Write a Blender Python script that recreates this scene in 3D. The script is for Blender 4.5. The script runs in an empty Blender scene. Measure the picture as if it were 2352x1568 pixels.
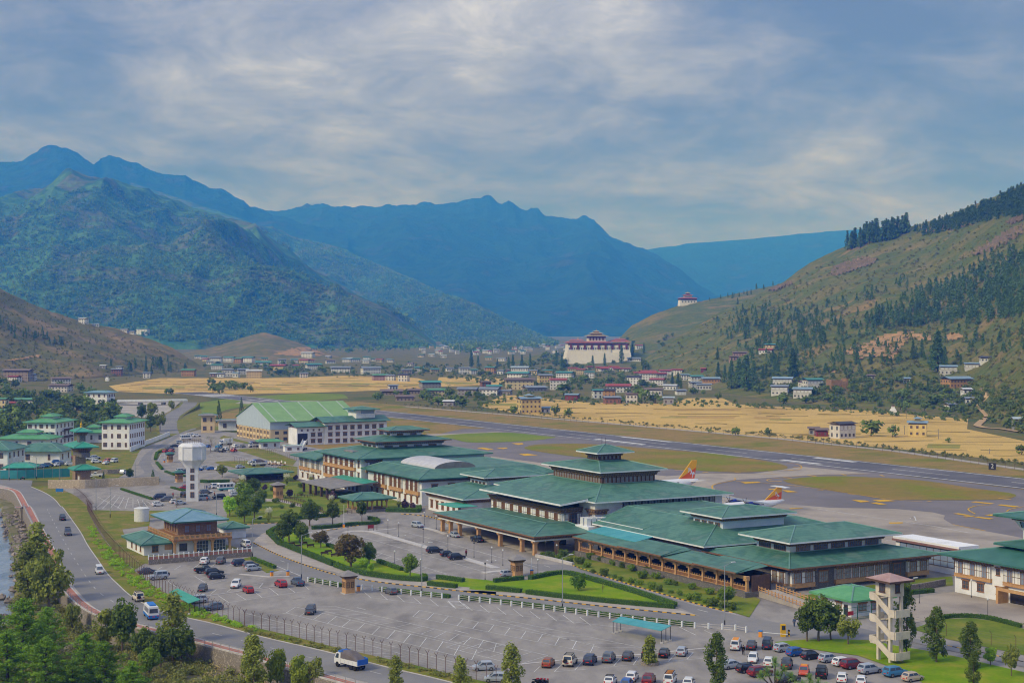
import bpy, math, random
import numpy as np
from mathutils import Vector, Matrix, geometry
from mathutils.bvhtree import BVHTree
R = random.Random(7)
NP = np.random.default_rng(11)
PI = math.pi
sc = bpy.context.scene
col = sc.collection

# ------------------------------------------------------------------ camera
CAM_H = 57.0; FPX = 3526.0; CX = 1176.0; HZ = 750.0     # metres; focal length, centre and horizon in picture units (2352 wide)
cam = bpy.data.cameras.new('camera')
cam.sensor_width = 36.0; cam.sensor_fit = 'HORIZONTAL'; cam.lens = FPX / 2352.0 * 36.0
cam.shift_y = -(784.0 - HZ) / 2352.0
cam.clip_start = 1.0; cam.clip_end = 60000.0
camo = bpy.data.objects.new('camera', cam); col.objects.link(camo)
camo.location = (0,0, CAM_H); camo.rotation_euler = (PI / 2,0,0)
sc.camera = camo

# ------------------------------------------------------------------ world: overcast cloud deck over a Nishita sky
SUN_EL = math.radians(37); SUN_AZ = math.radians(235)      # azimuth clockwise from +Y
world = bpy.data.worlds.new('World'); sc.world = world; world.use_nodes = True
wt = world.node_tree; wn = wt.nodes; wl = wt.links; wn.clear()
def wnode(t, **k):
    n = wn.new(t)
    for a, v in k.items(): setattr(n, a, v)
    return n
wout = wnode('ShaderNodeOutputWorld'); wbg = wnode('ShaderNodeBackground')
sky = wnode('ShaderNodeTexSky'); sky.sky_type = 'NISHITA'; sky.sun_disc = False
sky.sun_elevation = SUN_EL; sky.sun_rotation = SUN_AZ; sky.altitude = 2200
skm = wnode('ShaderNodeVectorMath', operation='SCALE'); skm.inputs['Scale'].default_value = 0.09
wl.new(sky.outputs[0], skm.inputs[0])
tc = wnode('ShaderNodeTexCoord'); sep = wnode('ShaderNodeSeparateXYZ'); wl.new(tc.outputs['Generated'], sep.inputs[0])
def wmath(op, a, b=None, clamp=False):
    n = wnode('ShaderNodeMath', operation=op, use_clamp=clamp)
    for i, v in ((0, a),(1, b)):
        if v is None: continue
        if isinstance(v, (int, float)): n.inputs[i].default_value = v
        else: wl.new(v, n.inputs[i])
    return n.outputs[0]
zz = wmath('MAXIMUM', sep.outputs[2],0.0); zd = wmath('ADD', zz, 0.26)
px = wmath('DIVIDE', sep.outputs[0], zd); py = wmath('DIVIDE', sep.outputs[1], zd)
cmb = wnode('ShaderNodeCombineXYZ'); wl.new(px, cmb.inputs[0]); wl.new(py, cmb.inputs[1]); cmb.inputs[2].default_value = 3.7
def wnoise(scale, detail, rough, dist):
    n = wnode('ShaderNodeTexNoise'); n.inputs['Scale'].default_value = scale; n.inputs['Detail'].default_value = detail
    n.inputs['Roughness'].default_value = rough; n.inputs['Distortion'].default_value = dist
    wl.new(cmb.outputs[0], n.inputs['Vector']); return n.outputs[0]
n1 = wnoise(1.6,9,0.58,0.5); n2 = wnoise(5.5,9,0.68,0.5)
cl = wmath('ADD', wmath('MULTIPLY', n1,0.64), wmath('MULTIPLY', n2,0.36))
ramp = wnode('ShaderNodeValToRGB'); wl.new(cl, ramp.inputs[0])
re = ramp.color_ramp.elements
re[0].position = 0.39; re[0].color = (0.067,0.087,0.149,1)
re[1].position = 0.68; re[1].color = (0.40,0.42,0.62,1)
for p_, c_ in ((0.455,(0.093,0.113,0.183,1)),(0.51,(0.136,0.152,0.232,1)),(0.56,(0.188,0.203,0.299,1)),(0.605,(0.245,0.262,0.39,1))):
    e_ = re.new(p_); e_.color = c_
grad = wmath('ADD', 1.0, wmath('MULTIPLY', zz, 2.0))          # an overcast sky is brighter towards the zenith
clc = wnode('ShaderNodeVectorMath', operation='SCALE'); wl.new(ramp.outputs[0], clc.inputs[0]); wl.new(grad, clc.inputs['Scale'])
mixw = wnode('ShaderNodeMix', data_type='RGBA'); mixw.inputs[0].default_value = 0.9
wl.new(skm.outputs[0], mixw.inputs[6]); wl.new(clc.outputs[0], mixw.inputs[7])
wl.new(mixw.outputs[2], wbg.inputs[0]); wbg.inputs[1].default_value = 1.0; wl.new(wbg.outputs[0], wout.inputs[0])

# ------------------------------------------------------------------ sun through the clouds
sl = bpy.data.lights.new('sun', 'SUN'); sl.energy = 1.5; sl.angle = math.radians(14); sl.color = (1.0,0.93,0.82)
so = bpy.data.objects.new('sun', sl); col.objects.link(so); so.location = (0,0,400)
sd = Vector((math.sin(SUN_AZ) * math.cos(SUN_EL), math.cos(SUN_AZ) * math.cos(SUN_EL), math.sin(SUN_EL)))
so.rotation_euler = sd.to_track_quat('Z', 'Y').to_euler()

vs = sc.view_settings
vs.view_transform = 'Standard'; vs.look = 'None'; vs.gamma = 1.0; vs.use_curve_mapping = False; vs.exposure = 0.55
sc.render.engine = 'CYCLES'
sc.cycles.use_denoising = True; sc.cycles.filter_width = 1.1
sc.cycles.max_bounces = 5; sc.cycles.diffuse_bounces = 2; sc.cycles.glossy_bounces = 2; sc.cycles.transmission_bounces = 2
sc.cycles.volume_bounces = 1; sc.cycles.transparent_max_bounces = 4
sc.cycles.caustics_reflective = False; sc.cycles.caustics_refractive = False

# ------------------------------------------------------------------ picture units -> ground, airport frame
AB = math.atan2(.4870,.8734)
EB = Vector((math.cos(AB), math.sin(AB))); EA = Vector((-math.sin(AB), math.cos(AB)))
CR = {0: (0,0,1),1: (0,796.25,.25),2: (0,1163.75,.2578),3: (551.25,857.5,.25),4: (551.25,1163.75,.2578),5: (980,980,.25),
      6: (1102.5,1163.75,.2578),7: (1531.25,980,.25),8: (1764,1163.75,.2578),11: (1200.5,1433.25,.1875),12: (1617,1408.75,.21875),
      13: (306.25,1249.5,.171875),14: (330.75,1102.5,.104167),15: (355.25,980,.098958),16: (0,1016.75,.130208),
      17: (539,1016.75,.1172),18: (2058,1139.25,.17183),20: (367.5,735,.25),21: (857.5,735,.25),22: (1347.5,765.6,.21875),
      23: (1776,765.6,.2448),24: (0,306.25,.3333),25: (1531.25,398.1,.3515)}
def PX(k, x, y):
    o = CR[k]; return (o[0] + x * o[2], o[1] + y * o[2])
def G(u, v, z=0.0):
    Y = FPX * (CAM_H - z) / (v - HZ); return Vector(((u - CX) * Y / FPX, Y, z))
def GC(k, x, y, z=0.0): return G(*PX(k, x, y), z)
def GL(k, pts, z=0.0): return [GC(k, x, y, z) for x, y in pts]
def BA(b, a, z=0.0): return Vector((b * EB.x + a * EA.x, b * EB.y + a * EA.y, z))
def toBA(p): return (p.x * EB.x + p.y * EB.y, p.x * EA.x + p.y * EA.y)

# ------------------------------------------------------------------ materials
def S(r, g, b):
    f = lambda c: c / 12.92 if c <= .04045 else ((c + .055) / 1.055) ** 2.4
    return (f(r / 255), f(g / 255), f(b / 255))
MATS = {}
def mat(name, c1, c2=None, scale=1.0, rough=.8, bump=0.0, bscale=None, metal=0.0, coords='object', detail=5, s2=0, amt=0.0,
        spec=.5, rnd=0.0, stripe=None, trans=0.0, lo=.35, hi=.65, alpha=None, stretch=None, bdist=.05):
    if name in MATS: return MATS[name]
    m = bpy.data.materials.new(name); m.use_nodes = True; MATS[name] = m
    nt = m.node_tree; N = nt.nodes; Lk = nt.links; bs = N['Principled BSDF']
    bs.inputs['Roughness'].default_value = rough; bs.inputs['Metallic'].default_value = metal
    bs.inputs['Specular IOR Level'].default_value = .12 if coords == 'world' and spec == .5 else spec * .6 if rough > .7 else spec
    if coords == 'world': src = N.new('ShaderNodeNewGeometry').outputs['Position']
    else: src = N.new('ShaderNodeTexCoord').outputs['Object']
    if stretch:
        mp = N.new('ShaderNodeMapping'); mp.inputs['Scale'].default_value = stretch; Lk.new(src, mp.inputs[0]); src = mp.outputs[0]
    def noise(s, d=detail):
        n = N.new('ShaderNodeTexNoise'); n.inputs['Scale'].default_value = s; n.inputs['Detail'].default_value = d
        n.inputs['Roughness'].default_value = .6; Lk.new(src, n.inputs['Vector']); return n.outputs[0]
    out = None
    if c2 is not None:
        rp = N.new('ShaderNodeValToRGB'); Lk.new(noise(scale), rp.inputs[0])
        cs = [c1] + (list(c2) if isinstance(c2[0],(tuple, list)) else [c2])
        els = rp.color_ramp.elements
        for i, c in enumerate(cs):
            p = lo + (hi - lo) * i / (len(cs) - 1)
            if i == 0: e = els[0]; e.position = p
            elif i == len(cs) - 1: e = els[-1]; e.position = p
            else: e = els.new(p)
            e.color = (*c, 1)
        out = rp.outputs[0]
    def mul(out, fac_out, a):          # out * (1 + a*(fac-.5)*2)
        mr = N.new('ShaderNodeMapRange'); Lk.new(fac_out, mr.inputs[0]); mr.inputs[3].default_value = 1 - a; mr.inputs[4].default_value = 1 + a
        vm = N.new('ShaderNodeVectorMath'); vm.operation = 'SCALE'
        if out is None: vm.inputs[0].default_value = c1
        else: Lk.new(out, vm.inputs[0])
        Lk.new(mr.outputs[0], vm.inputs['Scale']); return vm.outputs[0]
    if s2: out = mul(out, noise(s2,3), amt)
    if stripe:
        axis, per, a = stripe
        sp = N.new('ShaderNodeSeparateXYZ'); Lk.new(N.new('ShaderNodeTexCoord').outputs['Object'], sp.inputs[0])
        dv = N.new('ShaderNodeMath'); dv.operation = 'MULTIPLY'; Lk.new(sp.outputs[axis], dv.inputs[0]); dv.inputs[1].default_value = 1 / per
        fr = N.new('ShaderNodeMath'); fr.operation = 'FRACT'; Lk.new(dv.outputs[0], fr.inputs[0])
        gt = N.new('ShaderNodeMath'); gt.operation = 'GREATER_THAN'; Lk.new(fr.outputs[0], gt.inputs[0]); gt.inputs[1].default_value = .16
        out = mul(out, gt.outputs[0], a)
    if rnd:
        oi = N.new('ShaderNodeObjectInfo'); out = mul(out, oi.outputs['Random'], rnd)
    if out is not None: Lk.new(out, bs.inputs['Base Color'])
    else: bs.inputs['Base Color'].default_value = (*c1,1)
    if bump:
        b = N.new('ShaderNodeBump'); b.inputs['Strength'].default_value = bump; b.inputs['Distance'].default_value = bdist
        Lk.new(noise(bscale or scale * 6,4), b.inputs['Height']); Lk.new(b.outputs[0], bs.inputs['Normal'])
    if trans:
        tr = N.new('ShaderNodeBsdfTranslucent'); mx = N.new('ShaderNodeMixShader'); mx.inputs[0].default_value = trans
        if out is not None: Lk.new(out, tr.inputs[0])
        else: tr.inputs[0].default_value = (*c1,1)
        Lk.new(bs.outputs[0], mx.inputs[1]); Lk.new(tr.outputs[0], mx.inputs[2]); Lk.new(mx.outputs[0], N['Material Output'].inputs[0])
    return m

# ------------------------------------------------------------------ mesh helpers
def mesh(name, V, F, mats, mi=None, smooth=False):
    me = bpy.data.meshes.new(name); me.from_pydata(V, [], F)
    for m in (mats if isinstance(mats, (list, tuple)) else [mats]): me.materials.append(m)
    if mi is not None: me.polygons.foreach_set('material_index', mi)
    if smooth: me.polygons.foreach_set('use_smooth', [True] * len(me.polygons))
    me.update(); return me
def npmesh(name, V, F, mats, smooth=False, mi=None):
    me = bpy.data.meshes.new(name); nv, nf, k = len(V), len(F), F.shape[1]
    me.vertices.add(nv); me.vertices.foreach_set('co', np.ascontiguousarray(V, np.float32).ravel())
    me.loops.add(nf * k); me.loops.foreach_set('vertex_index', np.ascontiguousarray(F, np.int32).ravel())
    me.polygons.add(nf); me.polygons.foreach_set('loop_start', np.arange(0, nf * k, k, dtype=np.int32))
    for m in (mats if isinstance(mats, (list, tuple)) else [mats]): me.materials.append(m)
    if mi is not None: me.polygons.foreach_set('material_index', np.asarray(mi, np.int32))
    me.update(calc_edges=True)
    if smooth: me.polygons.foreach_set('use_smooth', np.ones(nf, bool))
    return me
class MB:
    def __init__(s): s.V = []; s.F = []; s.M = []
    def face(s, pts, m=0):
        n = len(s.V); s.V += [tuple(p) for p in pts]; s.F.append(tuple(range(n, n + len(pts)))); s.M.append(m)
    def box(s, x0, x1, y0, y1, z0, z1, m=0):
        n = len(s.V); s.V += [(x, y, z) for z in (z0, z1) for x, y in ((x0, y0),(x1, y0),(x1, y1),(x0, y1))]
        for f in ((3,2,1,0),(4,5,6,7),(0,1,5,4),(1,2,6,5),(2,3,7,6),(3,0,4,7)):
            s.F.append(tuple(n + i for i in f)); s.M.append(m)
        return s
    def hexa(s, lo, hi, m=0):                      # lo, hi: 4 points each, counter-clockwise from above
        n = len(s.V); s.V += [tuple(p) for p in lo] + [tuple(p) for p in hi]
        for f in ((3,2,1,0),(4,5,6,7),(0,1,5,4),(1,2,6,5),(2,3,7,6),(3,0,4,7)):
            s.F.append(tuple(n + i for i in f)); s.M.append(m)
        return s
    def tube(s, p, q, r0, r1=None, n=6, m=0, cap=True):
        r1 = r0 if r1 is None else r1; p = Vector(p); q = Vector(q); d = q - p
        if d.length < 1e-6: return s
        d.normalize(); a = d.orthogonal().normalized(); b = d.cross(a); k = len(s.V)
        for c, r in ((p, r0),(q, r1)):
            for i in range(n):
                t = 2 * PI * i / n; s.V.append(tuple(c + (a * math.cos(t) + b * math.sin(t)) * r))
        for i in range(n):
            j = (i + 1) % n; s.F.append((k + i, k + j, k + n + j, k + n + i)); s.M.append(m)
        if cap:
            s.F.append(tuple(k + i for i in range(n))[::-1]); s.M.append(m); s.F.append(tuple(k + n + i for i in range(n))); s.M.append(m)
        return s
    def lathe(s, prof, n=12, m=0, cx=0, cy=0):
        k = len(s.V)
        for r, z in prof:
            for i in range(n): t = 2 * PI * i / n; s.V.append((cx + r * math.cos(t), cy + r * math.sin(t), z))
        for j in range(len(prof) - 1):
            for i in range(n):
                i2 = (i + 1) % n; s.F.append((k + j * n + i, k + j * n + i2, k + (j + 1) * n + i2, k + (j + 1) * n + i)); s.M.append(m)
        s.F.append(tuple(k + (len(prof) - 1) * n + i for i in range(n))); s.M.append(m)
        s.F.append(tuple(k + i for i in range(n))[::-1]); s.M.append(m)
        return s
    def mesh(s, name, mats, smooth=False): return mesh(name, s.V, s.F, mats, s.M, smooth)
    def build(s, name, mats, parent=None, smooth=False, **k): return add(name, s.mesh(name, mats, smooth), parent, **k)
def add(name, me, parent=None, loc=(0,0,0), rz=0.0, scale=None, label=None, cat=None, group=None, kind=None):
    o = bpy.data.objects.new(name, me); col.objects.link(o)
    if parent is not None: o.parent = parent
    o.location = loc
    if rz: o.rotation_euler = (0,0, rz)
    if scale is not None: o.scale = (scale,) * 3 if isinstance(scale, (int, float)) else scale
    if label: o['label'] = label
    if cat: o['category'] = cat
    if group: o['group'] = group
    if kind: o['kind'] = kind
    return o
def thing(name, loc, rz=0.0, label=None, cat=None, group=None, scale=None):
    return add(name, None, None, loc, rz, scale, label, cat, group)
def sheet(name, pts, mats, z=0.0, parent=None, thick=0.0, **k):
    P = [Vector((p[0], p[1],0)) for p in pts]
    tris = geometry.tessellate_polygon([P])
    V = [(p.x, p.y, z) for p in P]; F = []
    for a, b, c in tris:
        n = (P[b] - P[a]).cross(P[c] - P[a]).z
        F.append((a, b, c) if n > 0 else (a, c, b))
    if thick:
        n = len(V); V += [(p.x, p.y, z - thick) for p in P]
        ar = sum(P[i].x * P[(i + 1) % n].y - P[(i + 1) % n].x * P[i].y for i in range(n))
        for i in range(n):
            j = (i + 1) % n
            F.append((i, n + i, n + j, j) if ar > 0 else (j, n + j, n + i, i))
    return add(name, mesh(name, V, F, mats), parent, kind=k.pop('kind', 'structure'), **k)
def resample(pts, step):
    pts = [Vector(p) for p in pts]; out = [pts[0]]; acc = 0.0; rest = step
    for p, q in zip(pts, pts[1:]):
        L = (q - p).length; d = rest
        while d < L: out.append(p + (q - p) * (d / L)); d += step
        rest = d - L
    return out
def smoothline(pts, n=6):
    pts = [Vector(p) for p in pts]; out = []
    for i in range(len(pts) - 1):
        p0 = pts[max(i - 1,0)]; p1 = pts[i]; p2 = pts[i + 1]; p3 = pts[min(i + 2, len(pts) - 1)]
        for j in range(n):
            t = j / n
            out.append(.5 * ((2 * p1) + (p2 - p0) * t + (2 * p0 - 5 * p1 + 4 * p2 - p3) * t * t + (3 * p1 - p0 - 3 * p2 + p3) * t ** 3))
    out.append(pts[-1]); return out
def strip_mesh(mb, pts, w0, w1, z0=None, m=0):
    """flat ribbon along pts, from w0 to w1 to the left of the line"""
    pts = [Vector(p) for p in pts]; L = []
    for i, p in enumerate(pts):
        d = (pts[min(i + 1, len(pts) - 1)] - pts[max(i - 1,0)]); d.z = 0; d.normalize(); n = Vector((-d.y, d.x, 0))
        z = p.z if z0 is None else z0
        L.append(((p.x + n.x * w0, p.y + n.y * w0, z),(p.x + n.x * w1, p.y + n.y * w1, z)))
    for a, b in zip(L, L[1:]): mb.face((a[0], b[0], b[1], a[1]) if w1 > w0 else (a[1], b[1], b[0], a[0]), m)
    return mb
def wall_strip(mb, pts, t, z0, z1, m=0):
    """a wall of thickness t standing along pts"""
    pts = [Vector(p) for p in pts]; n = len(pts); L = []
    for i, p in enumerate(pts):
        d = (pts[min(i + 1, n - 1)] - pts[max(i - 1,0)]); d.z = 0; d.normalize(); q = Vector((-d.y, d.x, 0)) * (t / 2); L.append((p - q, p + q))
    k = len(mb.V)
    for (a, b), p in zip(L, pts):
        mb.V += [(a.x, a.y, p.z + z0),(a.x, a.y, p.z + z1),(b.x, b.y, p.z + z1),(b.x, b.y, p.z + z0)]
    for i in range(n - 1):
        o = k + 4 * i
        for j in range(3): mb.F.append((o + j, o + 4 + j, o + 5 + j, o + 1 + j)); mb.M.append(m)
    mb.F.append((k, k + 1, k + 2, k + 3)); mb.M.append(m); o = k + 4 * (n - 1); mb.F.append((o + 3, o + 2, o + 1, o)); mb.M.append(m)
    return mb
ORD = ['first', 'second', 'third', 'fourth', 'fifth', 'sixth', 'seventh', 'eighth', 'ninth', 'tenth', 'eleventh', 'twelfth', 'thirteenth',
       'fourteenth', 'fifteenth', 'sixteenth', 'seventeenth', 'eighteenth', 'nineteenth', 'twentieth']
for t_ in ('twenty', 'thirty', 'forty', 'fifty', 'sixty', 'seventy', 'eighty', 'ninety'): ORD += [t_ + '-' + q for q in ORD[:9]] + [{'twenty': 'thirtieth', 'thirty': 'fortieth', 'forty': 'fiftieth', 'fifty': 'sixtieth', 'sixty': 'seventieth', 'seventy': 'eightieth', 'eighty': 'ninetieth', 'ninety': 'hundredth'}[t_]]
# ------------------------------------------------------------------ palette
M_grass = mat('meadow', S(100,106,54),[S(118,108,64), S(84,98,42)],.02,.95,.5,1.5, coords='world', s2=.6, amt=.25)
M_lawn = mat('lawn', S(96,118,34),[S(116,130,42), S(136,134,58)],.12,.95,.5,4, coords='world', s2=1.4, amt=.22)
M_bright = mat('bright_lawn', S(104,142,10),[S(122,150,16), S(148,152,48)],.15,.95,.5,4, coords='world', s2=1.4, amt=.2)
M_verge = mat('verge_grass', S(98,120,32),[S(124,124,50), S(148,128,80)],.18,.95,.6,3, coords='world', s2=1.2, amt=.3)
M_air = mat('airfield_grass', S(124,120,48),[S(154,128,78), S(116,122,36)],.028,.95,.4,2, coords='world', s2=.25, amt=.22, stretch=(1,1,1))
M_island = mat('island_grass', S(152,126,72),[S(138,122,58), S(120,130,30)],.03,.95,.4,2, coords='world', s2=.3, amt=.2)
M_field = mat('green_field', S(108,134,40), S(130,140,56),.02,.95,.4,2, coords='world', s2=.3, amt=.15)
M_paddy = mat('ripe_paddy', S(198,166,92),[S(210,178,106), S(184,154,84)],.014,.95,.4,1.2, coords='world', s2=.12, amt=.14)
M_bund = mat('bund_grass', S(128,120,66), S(150,130,76),.1,.95,.5,2, coords='world', s2=.6, amt=.3)
M_asph = mat('asphalt_road', S(128,127,127), S(144,142,140),.05,.85,.3,8, coords='world', s2=.7, amt=.1)
M_park = mat('asphalt_car_park', S(128,124,120),[S(158,153,147), S(140,136,131)],.09,.88,.3,8, coords='world', s2=.3, amt=.26, stretch=(1,.4,1), detail=8)
M_run = mat('asphalt_runway', S(96,96,102), S(122,120,124),.03,.85,.2,8, coords='world', s2=.4, amt=.12)
M_taxi = mat('asphalt_taxiway', S(118,114,116), S(136,130,130),.03,.85,.2,8, coords='world', s2=.2, amt=.1)
M_conc = mat('apron_concrete', S(160,150,138),[S(174,164,152), S(142,134,126)],.03,.85,.2,6, coords='world', s2=.2, amt=.12)
M_pave = mat('pavement', S(166,158,150), S(184,176,166),.4,.9,.3,6, coords='world', s2=2, amt=.15)
M_kerbc = mat('kerb_concrete', S(205,202,198), S(180,176,172),.5,.8, coords='world')
M_brickp = mat('red_brick_paving', S(172,112,94), S(190,140,122),.6,.9,.3,8, coords='world', s2=3, amt=.2)
M_white = mat('white_line', S(232,232,230), S(190,190,188),.5,.8, coords='world', s2=1.5, amt=.12)
M_faded = mat('faded_line', S(206,206,204), S(160,158,156),.5,.8, coords='world', s2=1.5, amt=.12)
M_yel = mat('yellow_line', S(226,182,40), S(205,160,60),.4,.8, coords='world')
M_grav = mat('river_gravel', S(186,180,172), S(160,156,148),.05,.95,.6,2, coords='world', s2=.4, amt=.2)
M_bank = mat('bank_soil', S(128,118,92),[S(104,108,64), S(150,140,124)],.12,.95,.8,1.5, coords='world', s2=.8, amt=.3)
M_stone = mat('rubble_stone', S(158,150,140),[S(128,120,112), S(176,168,156)],2.2,.9,.9,3, coords='world', s2=5, amt=.25)
M_rock = mat('boulder_rock', S(164,152,140), S(124,116,108),1.0,.9,.6,4, rnd=.25)
M_dirt = mat('dirt_track', S(196,168,126), S(178,150,112),.2,.95, coords='world')

# ------------------------------------------------------------------ value noise
def _h(i, j, s):
    n = (i * 374761393 + j * 668265263 + s * 1442695041) & 0x7fffffff
    n = ((n ^ (n >> 13)) * 1274126177) & 0x7fffffff
    return ((n ^ (n >> 16)) & 0xffff) / 65535.0
def vnoise(x, y, s=0):
    i = np.floor(x).astype(np.int64); j = np.floor(y).astype(np.int64); fx = x - i; fy = y - j
    fx = fx * fx * (3 - 2 * fx); fy = fy * fy * (3 - 2 * fy)
    return (_h(i, j, s) * (1 - fx) + _h(i + 1, j, s) * fx) * (1 - fy) + (_h(i, j + 1, s) * (1 - fx) + _h(i + 1, j + 1, s) * fx) * fy
def fbm(x, y, o=5, s=0, ridged=False):
    t = 0; a = .5; n = 0
    for k in range(o):
        v = vnoise(x * 2 ** k + 17.3 * k, y * 2 ** k - 9.1 * k, s + k) * 2 - 1
        t = t + a * ((1 - np.abs(v)) * 2 - 1 if ridged else v); n += a; a *= .5
    return t / n

# ------------------------------------------------------------------ river and ground
bank = [GC(1,-900,1255)] + GL(1,[(-300,1275),(0,1300),(110,1330),(160,1400),(200,1480)]) + \
    GL(2,[(205,0),(255,100),(340,260),(420,420),(455,540),(480,650),(560,750),(650,850),(750,920),(860,975),(1000,1022),
           (1200,1080),(1450,1140),(1700,1203),(1950,1272),(2250,1350)]) + GL(4,[(250,1400),(520,1475),(800,1550),(1150,1650),(1600,1790)])
bank = smoothline(bank, 4)
sheet('valley_ground', bank + [Vector((120,120,0)), Vector((14500,120,0)), Vector((14500,23500,0)), Vector((-14500,23500,0)), Vector((-14500,700,0))], M_grass, 0.0)
BZ = -3.6
wedge = [G(-260,1010, BZ)] + GL(2,[(-120,-120),(20,40),(60,130),(95,240),(130,350),(150,450),(165,560),(158,700),(150,850),(90,1000),(-60,1150),(-260,1500),(-500,2400)], BZ)
wedge = smoothline(wedge, 4)
sheet('river_bank', [p for p in bank] + [Vector((60,110,0)), Vector((-60,110,0))] + wedge[::-1], M_bank, BZ)
mb = MB(); n_ = len(wedge)
for i in range(n_ - 1):
    a, b = wedge[i], wedge[i + 1]
    mb.face([(a.x, a.y, BZ),(b.x, b.y, BZ),(b.x - 1.6, b.y - .4,-5.6),(a.x - 1.6, a.y - .4,-5.6)][::-1])
mb.build('river_bank_slope', M_bank, kind='structure')
M_water = mat('river_water', S(128,140,152),[S(150,160,170), S(112,124,138)],.12,.18,.5,.9, coords='world', s2=.6, amt=.15, stretch=(1.4,.5,1), spec=.6, bdist=.25)
sheet('river', [(-900,60),(40,60),(40,420),(-60,700),(-900,900)], M_water, -4.5)
mb = MB(); wall_strip(mb, bank[3:],.5,-3.9,.06)
mb.build('retaining_wall', M_stone, label='stone retaining wall holding the river road above the bank', cat='wall')

# ------------------------------------------------------------------ hills and mountains
TERR = []
def interp(tab, u): 
    xs = [t[0] for t in tab]; return [np.interp(u, xs, [t[i] for t in tab]) for i in range(1, len(tab[0]))]
def hill(name, ridge, foot, n_u, n_t, prof, amp, nscale, m, seed, back=.5, spur=0.0, spurscale=1.0, nback=8, rough=.0, crag=0, far=1.0):
    """ridge: (u, v, D); foot: (u, v, D) or (u, D) on the valley floor. Real heights and distances, with noise relief."""
    u = np.linspace(ridge[0][0], ridge[-1][0], n_u)
    rv, rD = interp(ridge, u); rD = rD * far; amp *= far; spur *= far; nscale *= far; crag *= far; rX = (u - CX) * rD / FPX; rZ = CAM_H + (HZ - rv) * rD / FPX
    if len(foot[0]) == 2:
        fD = interp(foot, u)[0]
    else: fD = interp(foot, u)[1]
    fD = fD * far; fX = (u - CX) * fD / FPX
    rows = []; kw_ = max(5, n_u // 14) | 1; rZs = np.convolve(np.pad(rZ, kw_ // 2, mode='edge'), np.hanning(kw_ + 2)[1:-1] / np.hanning(kw_ + 2)[1:-1].sum(), 'valid')
    T = np.concatenate([np.linspace(0,1, n_t),1 + np.linspace(0,1, nback + 1)[1:]])
    for t in T:
        if t <= 1:
            X = fX + (rX - fX) * t; Y = fD + (rD - fD) * t; kk = min(1, max(0,(t - .72) / .28)); kk = kk * kk * (3 - 2 * kk); Z = (rZs * (1 - kk) + rZ * kk) * prof(t); e = math.sin(PI * min(1, t)) ** .7 if t < 1 else 0
        else:
            q = t - 1; d = (rD - fD) * back
            X = rX + (rX / rD) * d * q; Y = rD + d * q; Z = rZ * (1 - q) - 3 * q; e = math.sin(PI * q)
        N = fbm(X / nscale, Y / nscale, 6, seed); w = np.clip(rZ / (amp * 2.5 + 1),0,1); e = e * w
        Z = Z + amp * e * N
        if spur: Z = Z + spur * e * fbm(X / (nscale * spurscale) + .3 * N, Y / (nscale * 3 * spurscale),4, seed + 50, True)
        if rough: Z = Z + rough * (fbm(X / (nscale * .06), Y / (nscale * .06),4, seed + 80)) * (1 if t != 1 or crag else .4) * min(1, t * 8) * w
        if crag and t > .9 and t < 1.2: Z = Z + crag * (np.abs(fbm(X / 210., Y / 210., 5, seed + 90)) - .12) * (1 - abs(t - 1) / .2 if t > 1 else (t - .9) * 10) * w
        if t == 0: Z = Z * 0 - 2
        rows.append(np.stack([X, Y, np.maximum(Z, -2)],1))
    V = np.concatenate(rows); nr = len(T); idx = np.arange(nr * n_u).reshape(nr, n_u)
    F = np.stack([idx[:-1, :-1], idx[:-1,1:], idx[1:, 1:], idx[1:, :-1]],-1).reshape(-1,4)
    o = add(name, npmesh(name, V, F, m, True), kind='structure')
    TERR.append((V, F)); return o
M_hillr = mat('dry_hillside', S(132,120,70),[S(110,110,52), S(90,104,42), S(142,122,74)],.014,.95,1.0,.25, coords='world', s2=.12, amt=.42, bdist=1.6, detail=8, stretch=(.5,1,1.6))
M_hilll = mat('left_hillside', S(128,118,70),[S(104,106,52), S(124,112,66), S(146,126,84)],.016,.95,1.0,.25, coords='world', s2=.09, amt=.3, bdist=1.2)
M_mtn1 = mat('forest_mountain', S(66,108,58),[S(88,126,66), S(52,90,54), S(100,104,70), S(86,122,68)],.0042,.95,1.0,.03, coords='world', s2=.035, amt=.55, bdist=12, detail=8)
M_mtn2 = mat('far_forest', S(30,56,38),[S(44,70,42), S(26,48,36), S(58,64,46)],.0036,.95,1.0,.02, coords='world', s2=.02, amt=.6, bdist=24, detail=8)
right_ridge = [(1425,853,1930),(1470,832,1990),(1520,797,2050),(1566,767,2100),(1640,724,2180),(1720,686,2220),(1800,647,2250),(1860,603,2250),(1940,566,2230),
               (2000,541,2200),(2080,524,2150),(2160,502,2080),(2230,474,2000),(2352,422,1880),(2500,350,1780),(2800,230,1600)]
right_foot = [(1425,1900),(1480,1800),(1560,1640),(1680,1290),(1760,1205),(1900,1110),(2050,1080),(2150,1050),(2250,975),(2352,810),(2500,740),(2800,640)]
hill('hillside_right', right_ridge, right_foot, 260,110, lambda t: .55 * t + .45 * t * t, 16,170, M_hillr, 3,.5,8,.7, rough=3)
back_ridge = [(1120,838,2500),(1180,826,2540),(1240,814,2560),(1300,812,2600),(1370,806,2680),(1420,780,2740),(1450,748,2780),(1500,722,2780),(1560,701,2800),(1620,690,2800),(1720,668,2850),(1850,640,2900)]
hill('hillside_dzong', back_ridge, [(1120,2380),(1300,2360),(1440,2330),(1850,2350)],120,50, lambda t: t * (1.25 - .25 * t),8,120, M_hillr, 9,.8,4,.8, rough=2)
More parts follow.
